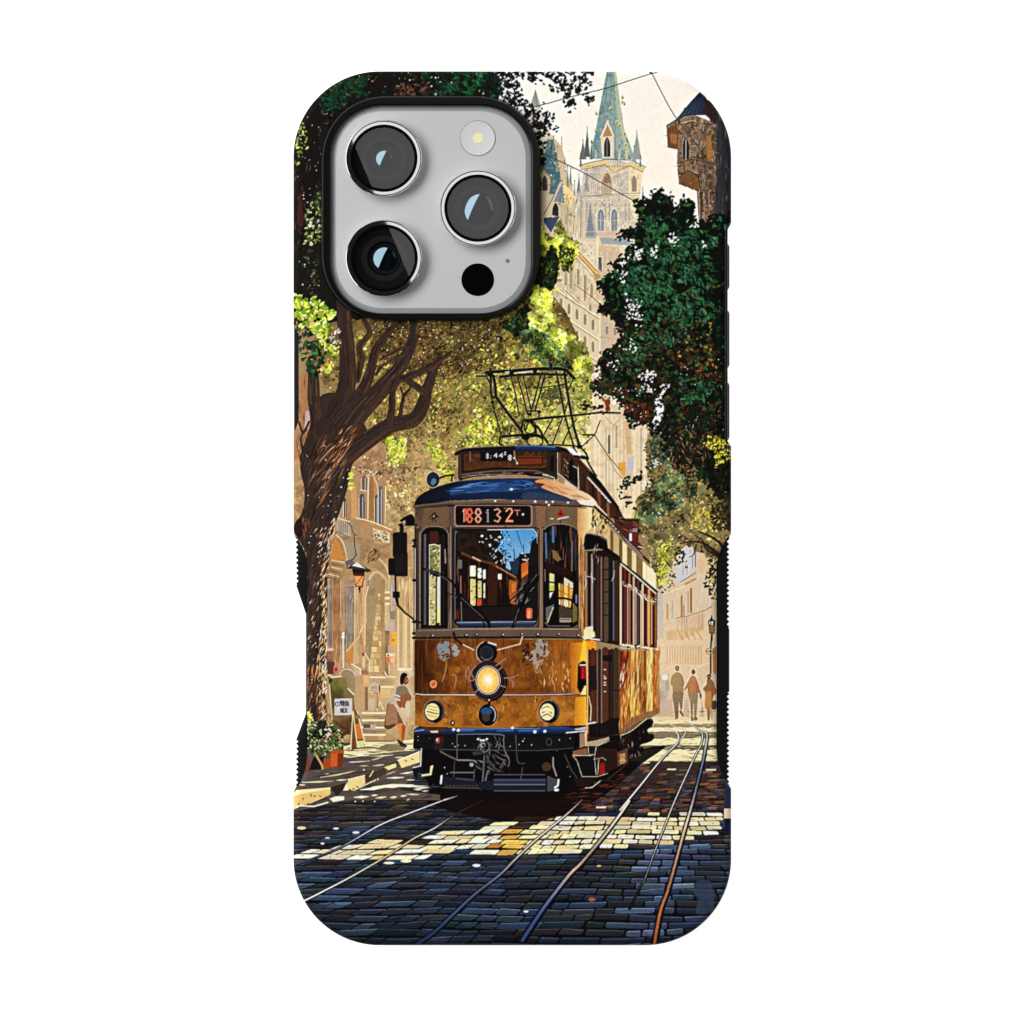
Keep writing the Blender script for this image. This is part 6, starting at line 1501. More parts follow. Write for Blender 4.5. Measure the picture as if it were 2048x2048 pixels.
    fill([(1140, 1285), (1174, 1285), (1176, 1388), (1142, 1388)], gh((180, 96, 22), (250, 176, 36), 1142, 1172))
    fill(z('F', 670, 570, 830, 560, 830, 910, 655, 920), gh((206, 130, 26), (252, 186, 48), 1152, 1176))
    fill(z('D', 770, 1690, 920, 1690, 920, 1930, 760, 1930), (236, 150, 30))
    fill([(1166, 1281), (1173, 1281), (1173, 1322), (1160, 1322)], (254, 196, 40))
    # reflections of the sky and leaves in the lacquer
    def blob(c, k, *v):
        fill(rough(sm(z(k, *v), 3, True), 4, 1.6, int(v[0])), c)
    blob((126, 136, 138), 'C', 720, 1720, 800, 1700, 840, 1740, 830, 1900, 780, 1930, 720, 1900, 690, 1780)
    blob((146, 150, 140), 'C', 880, 1720, 960, 1800, 940, 1870, 890, 1890, 860, 1800)
    blob((150, 142, 128), 'D', 40, 1860, 180, 1800, 200, 1700, 300, 1690, 340, 1760, 300, 1900, 260, 1990, 200, 2000, 120, 1950)
    blob((156, 144, 128), 'F', 20, 30, 200, 20, 230, 120, 200, 240, 160, 120, 100, 60)
    blob((160, 148, 128), 'F', 290, 0, 350, 20, 330, 110, 290, 60)
    for k, v in (('E', (760, 130, 800, 140, 790, 260, 750, 380)), ('E', (870, 300, 920, 320, 900, 460)), ('F', (130, 40, 200, 280, 260, 160)), ('F', (380, 200, 400, 300, 350, 420)), ('E', (770, 580, 820, 640))):
        stroke(sm(z(k, *v), 4), 2.2, (170, 126, 70), .9)
    leaves(z('D', 0, 1700, 400, 1700, 340, 1930, 0, 1930), 34, 2.5, 6, [(100, 54, 22), (70, 36, 16), (130, 76, 34)], 214)
    leaves(z('F', 0, 30, 300, 30, 260, 220, 0, 220), 22, 2.5, 5.5, [(86, 44, 18), (130, 76, 30), (66, 34, 16)], 215)
    leaves(z('C', 700, 1700, 960, 1740, 940, 1920, 700, 1920), 16, 2, 5, [(96, 52, 20), (130, 76, 30)], 216)
    streaks(z('F', 250, 100, 640, 100, 640, 480, 250, 480), 36, 5, 18, 1, 3, [(226, 150, 90), (206, 110, 34), (236, 190, 130), (80, 42, 16)], 1.4, .3, 217)
    streaks(z('E', 560, 590, 1900, 590, 1900, 900, 560, 900), 44, 5, 16, 1, 2.6, [(214, 160, 80), (110, 60, 20), (190, 120, 40), (84, 44, 14)], 1.2, .6, 218)
    ell(*z('E', 935, 240)[0], 6, 6, (150, 96, 26))
    glow(960, 1330, 60, 26, (226, 140, 50), .16)
    glow(1120, 1340, 34, 40, (236, 160, 60), .28)
    glow(1120, 1425, 40, 20, (240, 170, 60), .3)
    glow(930, 1425, 50, 14, (206, 140, 50), .2)
    glow(850, 1340, 20, 60, (40, 18, 6), .5)
    glow(1010, 1380, 90, 7, (70, 34, 10), .4)
    # chrome strip
    stroke(z('E', 420, 530, 520, 542, 1150, 545), 4, (44, 26, 20))
    stroke(z('E', 420, 527, 520, 540, 1150, 543), 2, (214, 190, 170))
    stroke(z('E', 1480, 545, 1930, 543) + z('F', 500, 540, 760, 525, 900, 500), 4, (44, 26, 22))
    stroke(z('E', 1480, 543, 1930, 541) + z('F', 500, 537, 760, 522, 900, 497), 2, (190, 160, 160))
    # lamps
    p = z('C', 1290, 1840)[0]
    ell(*p, 21, 22, K)
    ring(*p, 21, 22, 1.6, (196, 180, 160), 1, 60, 250)
    stroke(z('C', 1310, 1720, 1400, 1750), 3, (236, 230, 222))
    ell(p[0] - .5, p[1] + 1, 14, 15, (44, 46, 52))
    ell(p[0] - 1, p[1] + 2, 11, 12, (34, 37, 44))
    ring(p[0], p[1] + 1, 13, 14, 1.2, (120, 116, 116), 1, 30, 150)
    stroke(z('C', 990, 1740, 1130, 1810), 3, (206, 170, 140))
    stroke(z('C', 1420, 1810, 1690, 1740, 1720, 1650), 3, (206, 170, 140))
    stroke(z('C', 890, 1600, 910, 1680, 990, 1740), 4, (26, 20, 20))
    p = z('E', 1305, 365)[0]
    ell(p[0] + 2, p[1] + 2, 37, 41, (26, 19, 20))
    ring(*p, 34, 38, 1.8, (72, 52, 48))
    ring(*p, 28, 33, 2.6, (60, 46, 46))
    for t in (20, 140, 320):
        a = math.radians(t)
        stroke([(p[0] + 22 * math.cos(a), p[1] + 26 * math.sin(a)), (p[0] + 36 * math.cos(a), p[1] + 40 * math.sin(a))], 2, (150, 126, 114))
    ring(*p, 24, 28, 2.2, (196, 170, 150))
    ring(*p, 36, 40, 1.2, (120, 90, 80), 1, 100, 260)
    ell(*p, 21, 25, (240, 176, 50))
    for k in range(14):
        u = k / 13
        ell(p[0] + .5 * u, p[1] - .5, 20 * (1 - u * .85), 24 * (1 - u * .85), (246 + 9 * u, 186 + 68 * u, 60 + 180 * u), .6)
    for k in range(18):
        a = math.radians(k * 20 + 5)
        stroke([(p[0] + 10 * math.cos(a), p[1] + 11 * math.sin(a)), (p[0] + 19 * math.cos(a), p[1] + 23 * math.sin(a))], 1, (255, 222, 120) if k % 2 else (216, 150, 40), .3)
    ring(*p, 21, 25, 1.4, (250, 236, 200))
    for v in ((1040, 330, 1040, 250, 1070, 210, 1080, 300, 1060, 350, 1110, 370, 1160, 340), (1500, 340, 1600, 330, 1670, 300), (1130, 340, 1100, 260, 1160, 190), (1580, 360, 1610, 400, 1600, 450), (1400, 190, 1520, 100)):
        stroke(sm(z('E', *v), 4), 2.2, (166, 112, 92))
    p = z('E', 1303, 785)[0]
    ell(p[0], p[1] + 1, 20.5, 23, (190, 130, 70), .6)
    ell(*p, 19, 22, (14, 14, 18))
    ell(p[0] - 3, p[1] - 7, 11, 8, (40, 74, 122))
    ell(p[0] - 4, p[1] + 5, 8, 8, (70, 54, 46))
    ring(p[0], p[1], 15, 18, 1.8, (206, 206, 210), 1, -70, 40)
    stroke(z('E', 1320, 580, 1320, 640), 6, (20, 16, 18))
    ell(*z('E', 1318, 605)[0], 2, 2, (206, 190, 176))
    for k, x, y, fl in (('E', 648, 742, 1), ('F', 345, 745, 0)):
        p = z(k, x, y)[0]
        ell(p[0] + 1, p[1], 21, 23.5, (20, 18, 22))
        ring(*p, 20, 23, 1.4, (160, 130, 110), 1, 90, 290)
        ring(p[0] + 3, p[1] - 1, 17, 20, 2.6, (70, 74, 86), 1, -80, 40)
        q = (p[0] - 2.5, p[1])
        ell(*q, 14, 16.5, (236, 222, 160))
        if fl:
            for d in (-9, -3, 3, 9):
                stroke([(q[0] - 11, q[1] + d - 3), (q[0] + 11, q[1] + d + 2)], 2, (190, 160, 70) if d != 3 else (70, 56, 30))
            stroke([(q[0] - 8, q[1] + 8), (q[0] + 6, q[1] + 12)], 4, (240, 190, 70))
        else:
            for d in (-8, 0, 7):
                stroke(sm([(q[0] - 10, q[1] + d + 2), (q[0], q[1] + d - 2), (q[0] + 9, q[1] + d + 3)], 4), 1.8, (110, 84, 50))
            ell(q[0], q[1] - 4, 9, 5, (250, 240, 190), .8)
        ring(*q, 14, 16.5, 1.2, (250, 244, 220), .9, 20, 200)
    p = z('E', 645, 412)[0]
    ell(*p, 8.4, 9.4, (120, 50, 16))
    ell(*p, 7, 8, (216, 106, 44))
    ring(*p, 6, 7, 1.2, (236, 170, 120))
    stroke([(p[0] - 3, p[1] + 3), (p[0] + 3, p[1] - 4)], 1.4, (110, 46, 20))
    ell(*z('E', 875, 880)[0], 4.6, 5, (24, 18, 20))
    ell(*z('E', 878, 880)[0], 1.8, 2.2, (226, 220, 220))
    # tail lamp
    fill(z('F', 700, 170, 760, 130, 810, 150, 810, 470, 720, 520, 690, 460), (18, 14, 16))
    rect(*z('F', 735, 200)[0], *z('F', 800, 350)[0], (150, 12, 22))
    rect(*z('F', 745, 215)[0], *z('F', 770, 340)[0], (190, 24, 34))
    stroke(z('F', 725, 182, 800, 182), 2.6, (236, 230, 230))
    fill(z('F', 780, 430, 820, 430, 820, 540, 730, 540), (240, 214, 130))
    # ---- bumper and running gear
    fill([(826, 1497), (828, 1460), (834, 1454), (1000, 1456), (1176, 1450), (1182, 1462), (1182, 1480), (1150, 1496), (1175, 1500), (1180, 1560), (1160, 1572), (1112, 1584), (1000, 1584), (890, 1577), (870, 1570), (845, 1540), (845, 1500)], (15, 13, 15))
    fill(z('E', 410, 960, 450, 940, 900, 950, 930, 945, 1930, 940) + z('F', 200, 930, 560, 930, 800, 970, 560, 1010, 0, 1030) + z('E', 1480, 1025, 930, 1010, 420, 1000), gv((38, 66, 112), (16, 26, 50), 1456, 1470))
    stroke(z('E', 930, 955, 1930, 945), 1.6, (110, 140, 186))
    stroke(z('E', 420, 980, 560, 960), 2.4, (110, 140, 180))
    fill(z('E', 520, 950, 760, 940, 780, 985, 560, 990), (84, 46, 36))
    fill(z('E', 600, 975, 700, 972, 700, 1000, 620, 1000), (226, 180, 160))
    for x0, x1 in ((960, 1130), (1420, 1600), (1680, 1900)):
        stroke(z('E', x0, 975, x1, 970), 4, (58, 92, 146))
    for k, x, y in (('E', 1870, 985), ('F', 180, 990), ('F', 300, 980), ('E', 1600, 940), ('E', 890, 960), ('E', 945, 970)):
        ell(*z(k, x, y)[0], 3.4, 3, (206, 212, 226))
    stroke(z('F', 560, 1000, 700, 985, 800, 980), 2.4, (236, 236, 236))
    fill(z('F', 650, 950, 800, 925, 790, 970, 680, 970), (180, 170, 176))
    stroke(z('E', 420, 1010, 900, 1010), 2, (40, 44, 58))
    fill(z('E', 420, 1020, 1930, 1040) + z('F', 0, 1040, 660, 1030, 640, 1180, 200, 1220) + z('E', 1480, 1210, 700, 1200, 430, 1160), (24, 22, 24))
    fill(z('E', 660, 1060, 770, 1060, 760, 1190, 660, 1190), (42, 30, 30))
    ell(*z('E', 700, 1090)[0], 5, 6, (150, 66, 66))
    ell(*z('E', 690, 1085)[0], 2, 2.6, (226, 190, 190))
    ell(*z('E', 745, 1085)[0], 4, 6, (70, 24, 28))
    for k, x, y, s in (('E', 458, 1045, 1.6), ('E', 458, 1090, 1.6), ('E', 595, 1070, 1.4), ('E', 875, 1130, 2), ('E', 905, 1168, 2.2), ('E', 945, 1150, 1.6), ('E', 1025, 1155, 2.2), ('E', 1570, 1165, 2.2), ('E', 1725, 1100, 2.8), ('E', 1680, 1140, 2), ('E', 1745, 1068, 1.6), ('E', 1830, 1145, 2.2), ('F', 35, 1100, 2.8), ('F', 140, 1145, 2.2), ('F', 475, 1085, 2.4), ('F', 605, 1068, 2), ('F', 445, 1215, 1.6), ('E', 685, 1315, 2.4), ('E', 780, 1420, 2.4), ('E', 925, 1640, 2.8), ('E', 650, 1365, 2), ('E', 810, 1495, 2), ('E', 1190, 1615, 2), ('F', 745, 1625, 2.4), ('F', 605, 1530, 1.6), ('F', 575, 1410, 1.6)):
        ell(*z(k, x, y)[0], s * .58, s * .58, (190, 184, 180))
    stroke(z('E', 480, 1195, 900, 1205, 1500, 1210) + z('F', 200, 1215, 640, 1185), 1.8, (70, 62, 60))
    ring(*z('F', 350, 1110)[0], 5, 7, 1.8, (70, 66, 66))
    # coupler and rods
    ring(*z('E', 1265, 1165)[0], 9, 11, 2.6, (96, 94, 98))
    ring(*z('E', 1245, 1150)[0], 4, 4, 2, (176, 172, 172))
    streaks(z('E', 1130, 1060, 1500, 1060, 1560, 1420, 1420, 1480, 1130, 1440), 70, 6, 22, .9, 2.4, [(70, 68, 72), (40, 38, 40), (96, 92, 94), (26, 24, 26), (120, 112, 110)], 1.2, .9, 219)
    for w, c, v in ((1.6, (110, 116, 130), (930, 1020, 1450, 1020, 1490, 1080, 1500, 1200, 1560, 1330, 1550, 1400)), (2, (84, 86, 92), (930, 1020, 930, 1320)), (2.4, (110, 90, 84), (720, 1220, 830, 1280, 940, 1330)), (3, (120, 110, 106), (940, 1330, 1130, 1335, 1160, 1360)), (2.4, (60, 58, 62), (900, 1340, 890, 1530)), (3, (90, 88, 92), (1260, 1280, 1240, 1560, 1215, 1680)), (2.4, (110, 106, 108), (1300, 1460, 1260, 1640)), (2, (80, 78, 82), (1140, 1440, 1130, 1600)), (2.6, (96, 92, 92), (850, 1480, 1130, 1480)), (1.6, (84, 78, 78), (1640, 1030, 1650, 1250, 1670, 1360, 1750, 1370)), (2, (76, 72, 72), (1720, 1420, 1700, 1560)), (2, (110, 70, 70), (1510, 1320, 1450, 1420)), (1.6, (84, 80, 84), (1290, 1300, 1400, 1440))):
        stroke(sm(z('E', *v), 3), w, c)
    rect(*z('E', 1120, 1230)[0], *z('E', 1230, 1265)[0], (54, 56, 62))
    ell(*z('E', 1105, 1385)[0], 4, 4, (150, 146, 146))
    ell(*z('F', 320, 1410)[0], 9, 9, (70, 50, 36))
    for x in (1185, 1220, 1250, 1290):
        ell(*z('E', x, 1075 + (x % 3) * 8)[0], 3, 2, (214, 210, 206))
    # plough
    fill(z('E', 740, 1610, 770, 1530, 1130, 1560, 1180, 1600, 1400, 1560, 1930, 1560) + z('F', 300, 1560, 330, 1700, 0, 1710) + z('E', 1300, 1690, 800, 1650), (30, 32, 44))
    for y0, c, w in ((1505, (74, 72, 76), 1.8), (1570, (66, 70, 92), 4), (1600, (44, 48, 66), 4), (1625, (92, 96, 116), 2.4), (1700, (84, 80, 84), 2.4)):
        stroke(z('E', 1380, y0, 1930, y0) + z('F', 300, y0), w, c)
    stroke(z('E', 920, 1550, 1130, 1570), 3, (60, 66, 92))
    stroke(z('E', 760, 1660, 1200, 1670), 2.4, (70, 64, 62))
    stroke(z('E', 745, 1520, 735, 1610), 4, (236, 230, 220))
    for x in range(800, 1200, 46):
        ell(*z('E', x, 1640)[0], 3, 2, (60, 54, 54) if x % 92 else (110, 100, 96))
    fill(z('F', 330, 1520, 440, 1560, 430, 1690, 330, 1710), (70, 70, 80))
    stroke(z('F', 465, 1570, 455, 1640, 420, 1660), 4, (240, 238, 232))
    ell(*z('F', 440, 1690)[0], 5, 3, (236, 230, 226))
    stroke(z('F', 400, 1300, 400, 1400, 440, 1520), 2.6, (150, 130, 116))
    # left step and life-guard
    fill(z('E', 500, 1190, 720, 1200, 720, 1560, 600, 1650, 480, 1440), (16, 13, 14))
    fill(z('E', 600, 1490, 610, 1400, 645, 1390, 620, 1510, 500, 1530, 500, 1505), (226, 204, 150))
    fill(z('E', 390, 1440, 420, 1400, 520, 1410, 520, 1470, 460, 1490, 460, 1550, 410, 1530), (20, 26, 40))
    stroke(z('E', 500, 1190, 490, 1400, 400, 1420), 2, (246, 236, 206))
    # ---- right side of the car
    # cream cantrail band
    band = z('D', 870, 95, 900, 90, 1080, 330, 1300, 560, 1500, 760, 1640, 890, 1660, 1110, 1450, 930, 1215, 730, 1180, 660, 1060, 580, 1050, 470, 960, 420, 800, 395, 860, 340)
    fill(band, (206, 176, 122))
    for x0, x1, c in ((1090, 1130, (120, 92, 56)), (1135, 1190, (196, 166, 110)), (1195, 1235, (110, 84, 50)), (1240, 1290, (236, 216, 166)), (1295, 1350, (120, 96, 60)), (1355, 1400, (226, 206, 156)), (1405, 1480, (134, 104, 66)), (1485, 1525, (244, 230, 186)), (1530, 1640, (240, 228, 190))):
        fill(z('D', x0, 300 + (x0 - 1040) * .98, x1, 300 + (x1 - 1040) * .98, x1, 640 + (x1 - 1090) * .83, x0, 640 + (x0 - 1090) * .83), c)
    streaks(z('D', 860, 130, 1000, 230, 1060, 460, 870, 380), 22, 8, 30, 1, 3, [(150, 110, 50), (120, 90, 40), (250, 236, 196), (226, 190, 120)], 1.9, .3, 220)
    leaves(z('D', 870, 130, 1060, 240, 1000, 400, 870, 360), 16, 2.5, 6, [(96, 72, 30), (140, 104, 50), (70, 50, 26)], 221, 1.6, .6, .4)
    stroke(z('D', 900, 80, 1080, 240, 1300, 500, 1560, 750), 5, (60, 34, 26))
    stroke(z('D', 1080, 260, 1240, 440, 1480, 680), 2, (160, 150, 160))
    stroke(z('D', 1000, 210, 1180, 380, 1280, 500), 2.6, (24, 17, 17))
    for k in range(6):
        ell(*z('D', 1020 + k * 34, 215 + k * 34)[0], 1.5, 1.3, (236, 220, 200))
    # side below: dark door well and window bays
    fill(z('D', 775, 620, 1060, 600, 1215, 700, 1215, 1760, 900, 1700, 770, 1560), (34, 22, 18))
    fill(z('D', 1200, 740, 1660, 1120, 1655, 1800, 1215, 1740), (60, 24, 16))
    for x, w, c in ((800, 5, (150, 104, 66)), (835, 4, (30, 24, 22)), (870, 4, (150, 130, 124)), (900, 5, (44, 34, 32)), (940, 6, (66, 42, 34)), (985, 4, (120, 90, 74)), (1000, 2, (30, 22, 20)), (1040, 9, (84, 66, 50)), (1100, 7, (24, 26, 30)), (1130, 3, (84, 90, 100)), (1165, 8, (70, 38, 26)), (1195, 3, (46, 26, 20))):
        stroke(z('D', x, 640 + (x - 800) * .3, x, 1690), w, c)
    for y in (840, 960, 1110, 1250, 1390):
        stroke(z('D', 1005, y, 1085, y), 2.4, (34, 24, 20))
    for k in range(17):
        x = 1215 + k * 26.5
        c = [(206, 176, 140), (70, 22, 14), (110, 40, 24), (44, 22, 18), (150, 96, 66), (34, 20, 20), (196, 160, 130), (60, 22, 16), (90, 60, 56), (30, 18, 18)][k % 10]
        if k > 11:
            c = [(206, 120, 50), (96, 40, 18), (226, 150, 80), (110, 50, 24), (60, 24, 14), (150, 90, 40)][k - 11]
        t = 770 + (x - 1215) * .83
        stroke(z('D', x, t + 30, x, 1740 + (x - 1215) * .12), 4.2, c)
    for x, c in ((1222, (246, 236, 220)), (1300, (190, 170, 160)), (1400, (170, 150, 146)), (1460, (206, 170, 140)), (1545, (226, 170, 110)), (1590, (240, 200, 150))):
        stroke(z('D', x, 1000 + (x - 1222) * .5, x, 1740), 1.8, c)
    stroke(z('D', 1210, 740, 1400, 890, 1660, 1110), 3.4, (26, 20, 18))
    stroke(z('D', 1215, 770, 1400, 920, 1640, 1130), 2.6, (240, 222, 186))
    streaks(z('D', 1225, 960, 1640, 1200, 1620, 1270, 1230, 1030), 50, 4, 12, 1, 2.6, [(246, 240, 226), (206, 190, 170), (236, 214, 176), (150, 130, 120)], .7, .5, 222)
    fill(sm(z('D', 775, 480, 790, 420, 820, 400, 960, 425, 1050, 480, 1065, 580, 1180, 660, 1205, 710, 1000, 600, 900, 590, 780, 600), 2, True), (16, 12, 13))
    stroke(z('D', 790, 415, 830, 402, 960, 430, 1050, 485), 1.8, (130, 110, 106))
    streaks(z('D', 900, 540, 960, 560, 940, 760, 870, 700), 14, 5, 14, 1, 2.4, [(150, 136, 130), (70, 56, 50)], 1.5, .3, 223)
    for v in ((780, 860, 790, 920, 860, 930, 910, 960), (860, 880, 880, 1000), (785, 930, 800, 1010, 780, 1080), (1140, 850, 1130, 930, 1110, 980)):
        stroke(z('D', *v), 1.3, (214, 200, 190))
    fill(z('D', 770, 1560, 900, 1590, 910, 1650, 770, 1690), (236, 226, 160))
    fill(z('D', 780, 1540, 880, 1520, 880, 1600, 790, 1570), (226, 210, 190))
    stroke(z('D', 760, 1660, 960, 1690), 3, (226, 220, 214))
    # belt of the side
    fill(z('D', 1210, 1730, 1480, 1770, 1680, 1790, 1680, 1830, 1500, 1810, 1215, 1790), (232, 214, 176))
    stroke(z('D', 1215, 1770, 1490, 1800, 1670, 1830), 1.8, (60, 44, 36))
    dots(z('D', 1220, 1720, 1660, 1780, 1660, 1830, 1220, 1780), 40, 1, 2.4, [(250, 246, 236), (110, 84, 60), (60, 44, 36), (206, 180, 130)], 224)
    # lower door and panels
    fill(z('F', 800, 0, 1215, 0, 1205, 1010, 1000, 1060, 800, 1080), gh((84, 40, 20), (50, 32, 24), 1172, 1240))
    for x, w, c in ((815, 3, (200, 150, 90)), (840, 4, (70, 36, 20)), (880, 8, (96, 46, 20)), (935, 4, (110, 84, 76)), (960, 5, (44, 34, 32)), (985, 3, (130, 96, 80)), (1030, 12, (84, 50, 30)), (1080, 3, (40, 24, 20)), (1110, 6, (54, 36, 26)), (1160, 10, (70, 52, 36)), (1200, 3, (110, 76, 44))):
        stroke(z('F', x, 0, x, 1000), w, c)
    fill(z('F', 830, 200, 920, 180, 930, 480, 840, 500), (40, 28, 26))
    fill(z('F', 1000, 60, 1110, 60, 1110, 140, 1000, 130), (30, 18, 16))
    fill(z('F', 840, 880, 1000, 880, 1100, 820, 1200, 820, 1200, 1010, 1000, 1050, 840, 1060), (20, 16, 18), .85)
    for y in (235, 310, 345, 390, 420, 500):
        stroke(z('F', 1015, y, 1035, y + (30 if y == 310 else 4)), 2, (226, 206, 190))
    stroke(z('F', 1100, 480, 1210, 490, 1350, 480, 1500, 440, 1685, 390), 3.6, (50, 34, 26))
    stroke(z('F', 1210, 485, 1350, 472, 1500, 432, 1685, 382), 2, (246, 224, 160))
    side = z('F', 1210, 10, 1400, 20, 1680, 0, 1690, 400, 1690, 740, 1500, 830, 1200, 1000, 1205, 500)
    fill(side, gh((150, 70, 24), (196, 136, 62), 1240, 1310))
    for x, w, c in ((1225, 5, (120, 30, 20)), (1250, 5, (150, 56, 28)), (1275, 4, (196, 120, 60)), (1300, 5, (120, 56, 24)), (1330, 5, (170, 96, 40)), (1360, 6, (240, 206, 130)), (1390, 5, (190, 116, 40)), (1420, 5, (244, 214, 140)), (1450, 6, (140, 84, 40)), (1480, 6, (176, 110, 50)), (1510, 5, (120, 66, 30)), (1545, 6, (240, 200, 110)), (1580, 8, (248, 226, 150)), (1620, 4, (150, 80, 30)), (1640, 5, (196, 84, 24)), (1665, 5, (180, 120, 70))):
        stroke(z('F', x, 20, x - 3, 830 - (x - 1210) * .3), w, c, .85)
    streaks(side, 170, 10, 40, 1.2, 4, [(244, 196, 90), (120, 54, 22), (170, 90, 30), (250, 222, 140), (110, 52, 22), (206, 130, 50), (226, 170, 90)], 1.62, .06, 225, .6)
    streaks(z('F', 1210, 500, 1420, 480, 1420, 800, 1210, 900), 50, 12, 40, 1.5, 4, [(240, 180, 66), (240, 196, 100), (130, 64, 24), (220, 150, 50)], 1.62, .06, 226, .7)
    streaks(z('F', 1215, 30, 1300, 30, 1300, 460, 1215, 470), 40, 10, 30, 1.5, 3.6, [(110, 26, 20), (150, 50, 30), (236, 200, 160), (90, 24, 18)], 1.7, .12, 227)
    fill(z('F', 1210, 960, 1350, 830, 1500, 760, 1690, 700, 1690, 760, 1500, 860, 1300, 1000, 1200, 1030), (130, 96, 64), .75)
    # trucks, steps and side gear
    fill(sm(z('F', 1060, 1060, 1210, 1030, 1300, 1000, 1480, 880, 1540, 830, 1600, 850, 1600, 920, 1540, 960, 1560, 1010, 1610, 1030, 1590, 1100, 1450, 1150, 1510, 1200, 1380, 1290, 1300, 1330, 1040, 1440, 900, 1300), 3, True), (24, 15, 15))
    stroke(sm(z('F', 1210, 1035, 1340, 980, 1480, 870, 1545, 825, 1605, 850, 1605, 920), 4), 1.6, (226, 200, 160))
    ell(*z('F', 1575, 870)[0], 6, 7, (30, 18, 18))
    ell(*z('F', 1580, 1050)[0], 7, 7, (44, 22, 20))
    streaks(z('F', 1200, 1050, 1560, 950, 1440, 1300, 1200, 1300), 40, 4, 14, 1, 2.2, [(70, 50, 44), (110, 90, 84), (50, 34, 32), (150, 130, 124)], 1.5, .5, 228)
    fill(z('F', 900, 1180, 1180, 1200, 1200, 1410, 950, 1520), (50, 26, 22))
    fill(z('F', 1170, 1240, 1300, 1180, 1300, 1360, 1180, 1410), (96, 62, 44))
    fill(z('F', 1200, 1260, 1270, 1240, 1270, 1360, 1210, 1380), (176, 132, 90))
    streaks(z('F', 1200, 1250, 1280, 1230, 1270, 1370, 1205, 1390), 10, 5, 10, 1, 1.6, [(96, 64, 44), (226, 186, 140)], 0, .2, 229)
    fill(z('F', 720, 1000, 800, 1010, 800, 1160, 720, 1180), (150, 122, 90))
    stroke(z('F', 790, 1000, 800, 1150), 3, (236, 206, 150))
    fill(z('F', 640, 1220, 800, 1180, 820, 1270, 640, 1290), (134, 84, 56))
    fill(z('F', 650, 1290, 900, 1270, 920, 1510, 760, 1520), (22, 17, 18))
    fill(z('F', 800, 1110, 920, 1090, 1070, 1050, 1080, 1080, 940, 1160, 810, 1160), (170, 152, 122))
    for w, v in ((2.6, (640, 1280, 690, 1340, 750, 1530, 930, 1530, 1060, 1490)), (2.4, (920, 1160, 900, 1300, 920, 1510)), (2.2, (890, 1320, 1000, 1300, 1035, 1330)), (2.4, (950, 1320, 940, 1500)), (2.2, (820, 1160, 830, 1270, 900, 1260)), (2.6, (930, 1160, 1080, 1095)), (4, (790, 1665, 870, 1660, 970, 1580)), (3, (640, 1270, 860, 1275))):
        stroke(z('F', *v), w * .5, (200, 186, 166))
    fill(z('F', 965, 1370, 1020, 1360, 1030, 1490, 960, 1510), (150, 24, 26))
    stroke(z('F', 1060, 1560, 1300, 1370), 2.6, (60, 40, 36))
    stroke(z('F', 540, 1260, 620, 1450, 730, 1600), 2, (70, 60, 60))
    fill(z('F', 640, 1540, 900, 1560, 840, 1660, 700, 1650), (40, 22, 20))
    stroke(z('F', 800, 0, 815, 560, 800, 1140), 2.4, (226, 176, 120))
    stroke(z('F', 830, 560, 860, 700, 850, 860), 2, (226, 190, 140))
    stroke(z('F', 820, 890, 910, 875), 3, (236, 220, 200))


def paint_wires():
    for w, v in ((1.8, (1215, 90, 1290, 240, 1400, 440, 1560, 650, 1720, 890, 1860, 1140)), (1.8, (330, 745, 450, 800, 640, 890, 820, 990, 1060, 1125)), (1.2, (350, 1250, 420, 1120, 440, 1060)), (1, (1480, 1860, 1440, 1780))):
        stroke(sm(z('T2', *v), 4), w, (54, 48, 46))
    stroke(z('T2', 1200, 88, 1225, 110), 3, (40, 34, 32))
    fill(z('T2', 1060, 1125, 1120, 1110, 1080, 1170), (60, 52, 44))
    stroke(z('O', 180, 780, 330, 1020, 440, 1240, 520, 1310), 1, (110, 104, 70))
    stroke(z('O', 300, 560, 410, 670, 470, 600), 1, (120, 112, 84))


def gauss(img, sig):
    k = int(sig * 3) + 1
    w = np.exp(-.5 * (np.arange(-k, k + 1) / sig) ** 2)
    w = (w / w.sum()).astype(np.float32)
    for ax in (0, 1):
        p = np.pad(img, [(k, k) if a == ax else (0, 0) for a in range(3)], mode='edge')
        o = np.zeros_like(img)
        for i, c in enumerate(w):
            o += c * (p[i:i + img.shape[0]] if ax == 0 else p[:, i:i + img.shape[1]])
        img = o
    return img


def paint_all():
    paint_sky_and_cathedral()
    paint_street_buildings()
    paint_turret()
    paint_wires()
    paint_back_trees()
    paint_right_trees()
    paint_top_left_tree()
    paint_left_building()
    paint_trunk()
    paint_street()
    paint_left_street_things()
    paint_people()
    paint_tram()
    img = CV.reshape(PH, SS, PW, SS, 3).mean((1, 3))
    # ink finish: fine brush grain, then the crisp local contrast of a poster print
    sh = lambda a: a.reshape(PH, SS, PW, SS).mean((1, 3))[..., None] - .5
    lum = img.mean(2, keepdims=True) / 255
    img = img * (1 + .03 * sh(fbm(5, 2, 90)) + .2 * sh(fbm(2.6, 2, 91)) * (1 - lum ** 2))
    img = img + .55 * (img - gauss(img, 1.4)) + .16 * (img - gauss(img, 7))
    lum = np.clip(img.mean(2, keepdims=True) / 255, 0, 1)
    img = img + 12 * np.sin((lum - .42) * 2 * np.pi * .62) * (lum < .9) * (1 - lum)
    return np.clip(img, 0, 255)


# ---------------------------------------------------------------- the scene
KK = 0.000095                      # metres per ink dot: the case comes out 83 mm wide
ZB = 0.0105                        # height of the case back above the table
ZP = 0.0112                        # camera plate of the phone


def wx(x):
    return (x - 1024) * KK


def wy(y):
    return (1024 - y) * KK


C = bpy.context.scene.collection


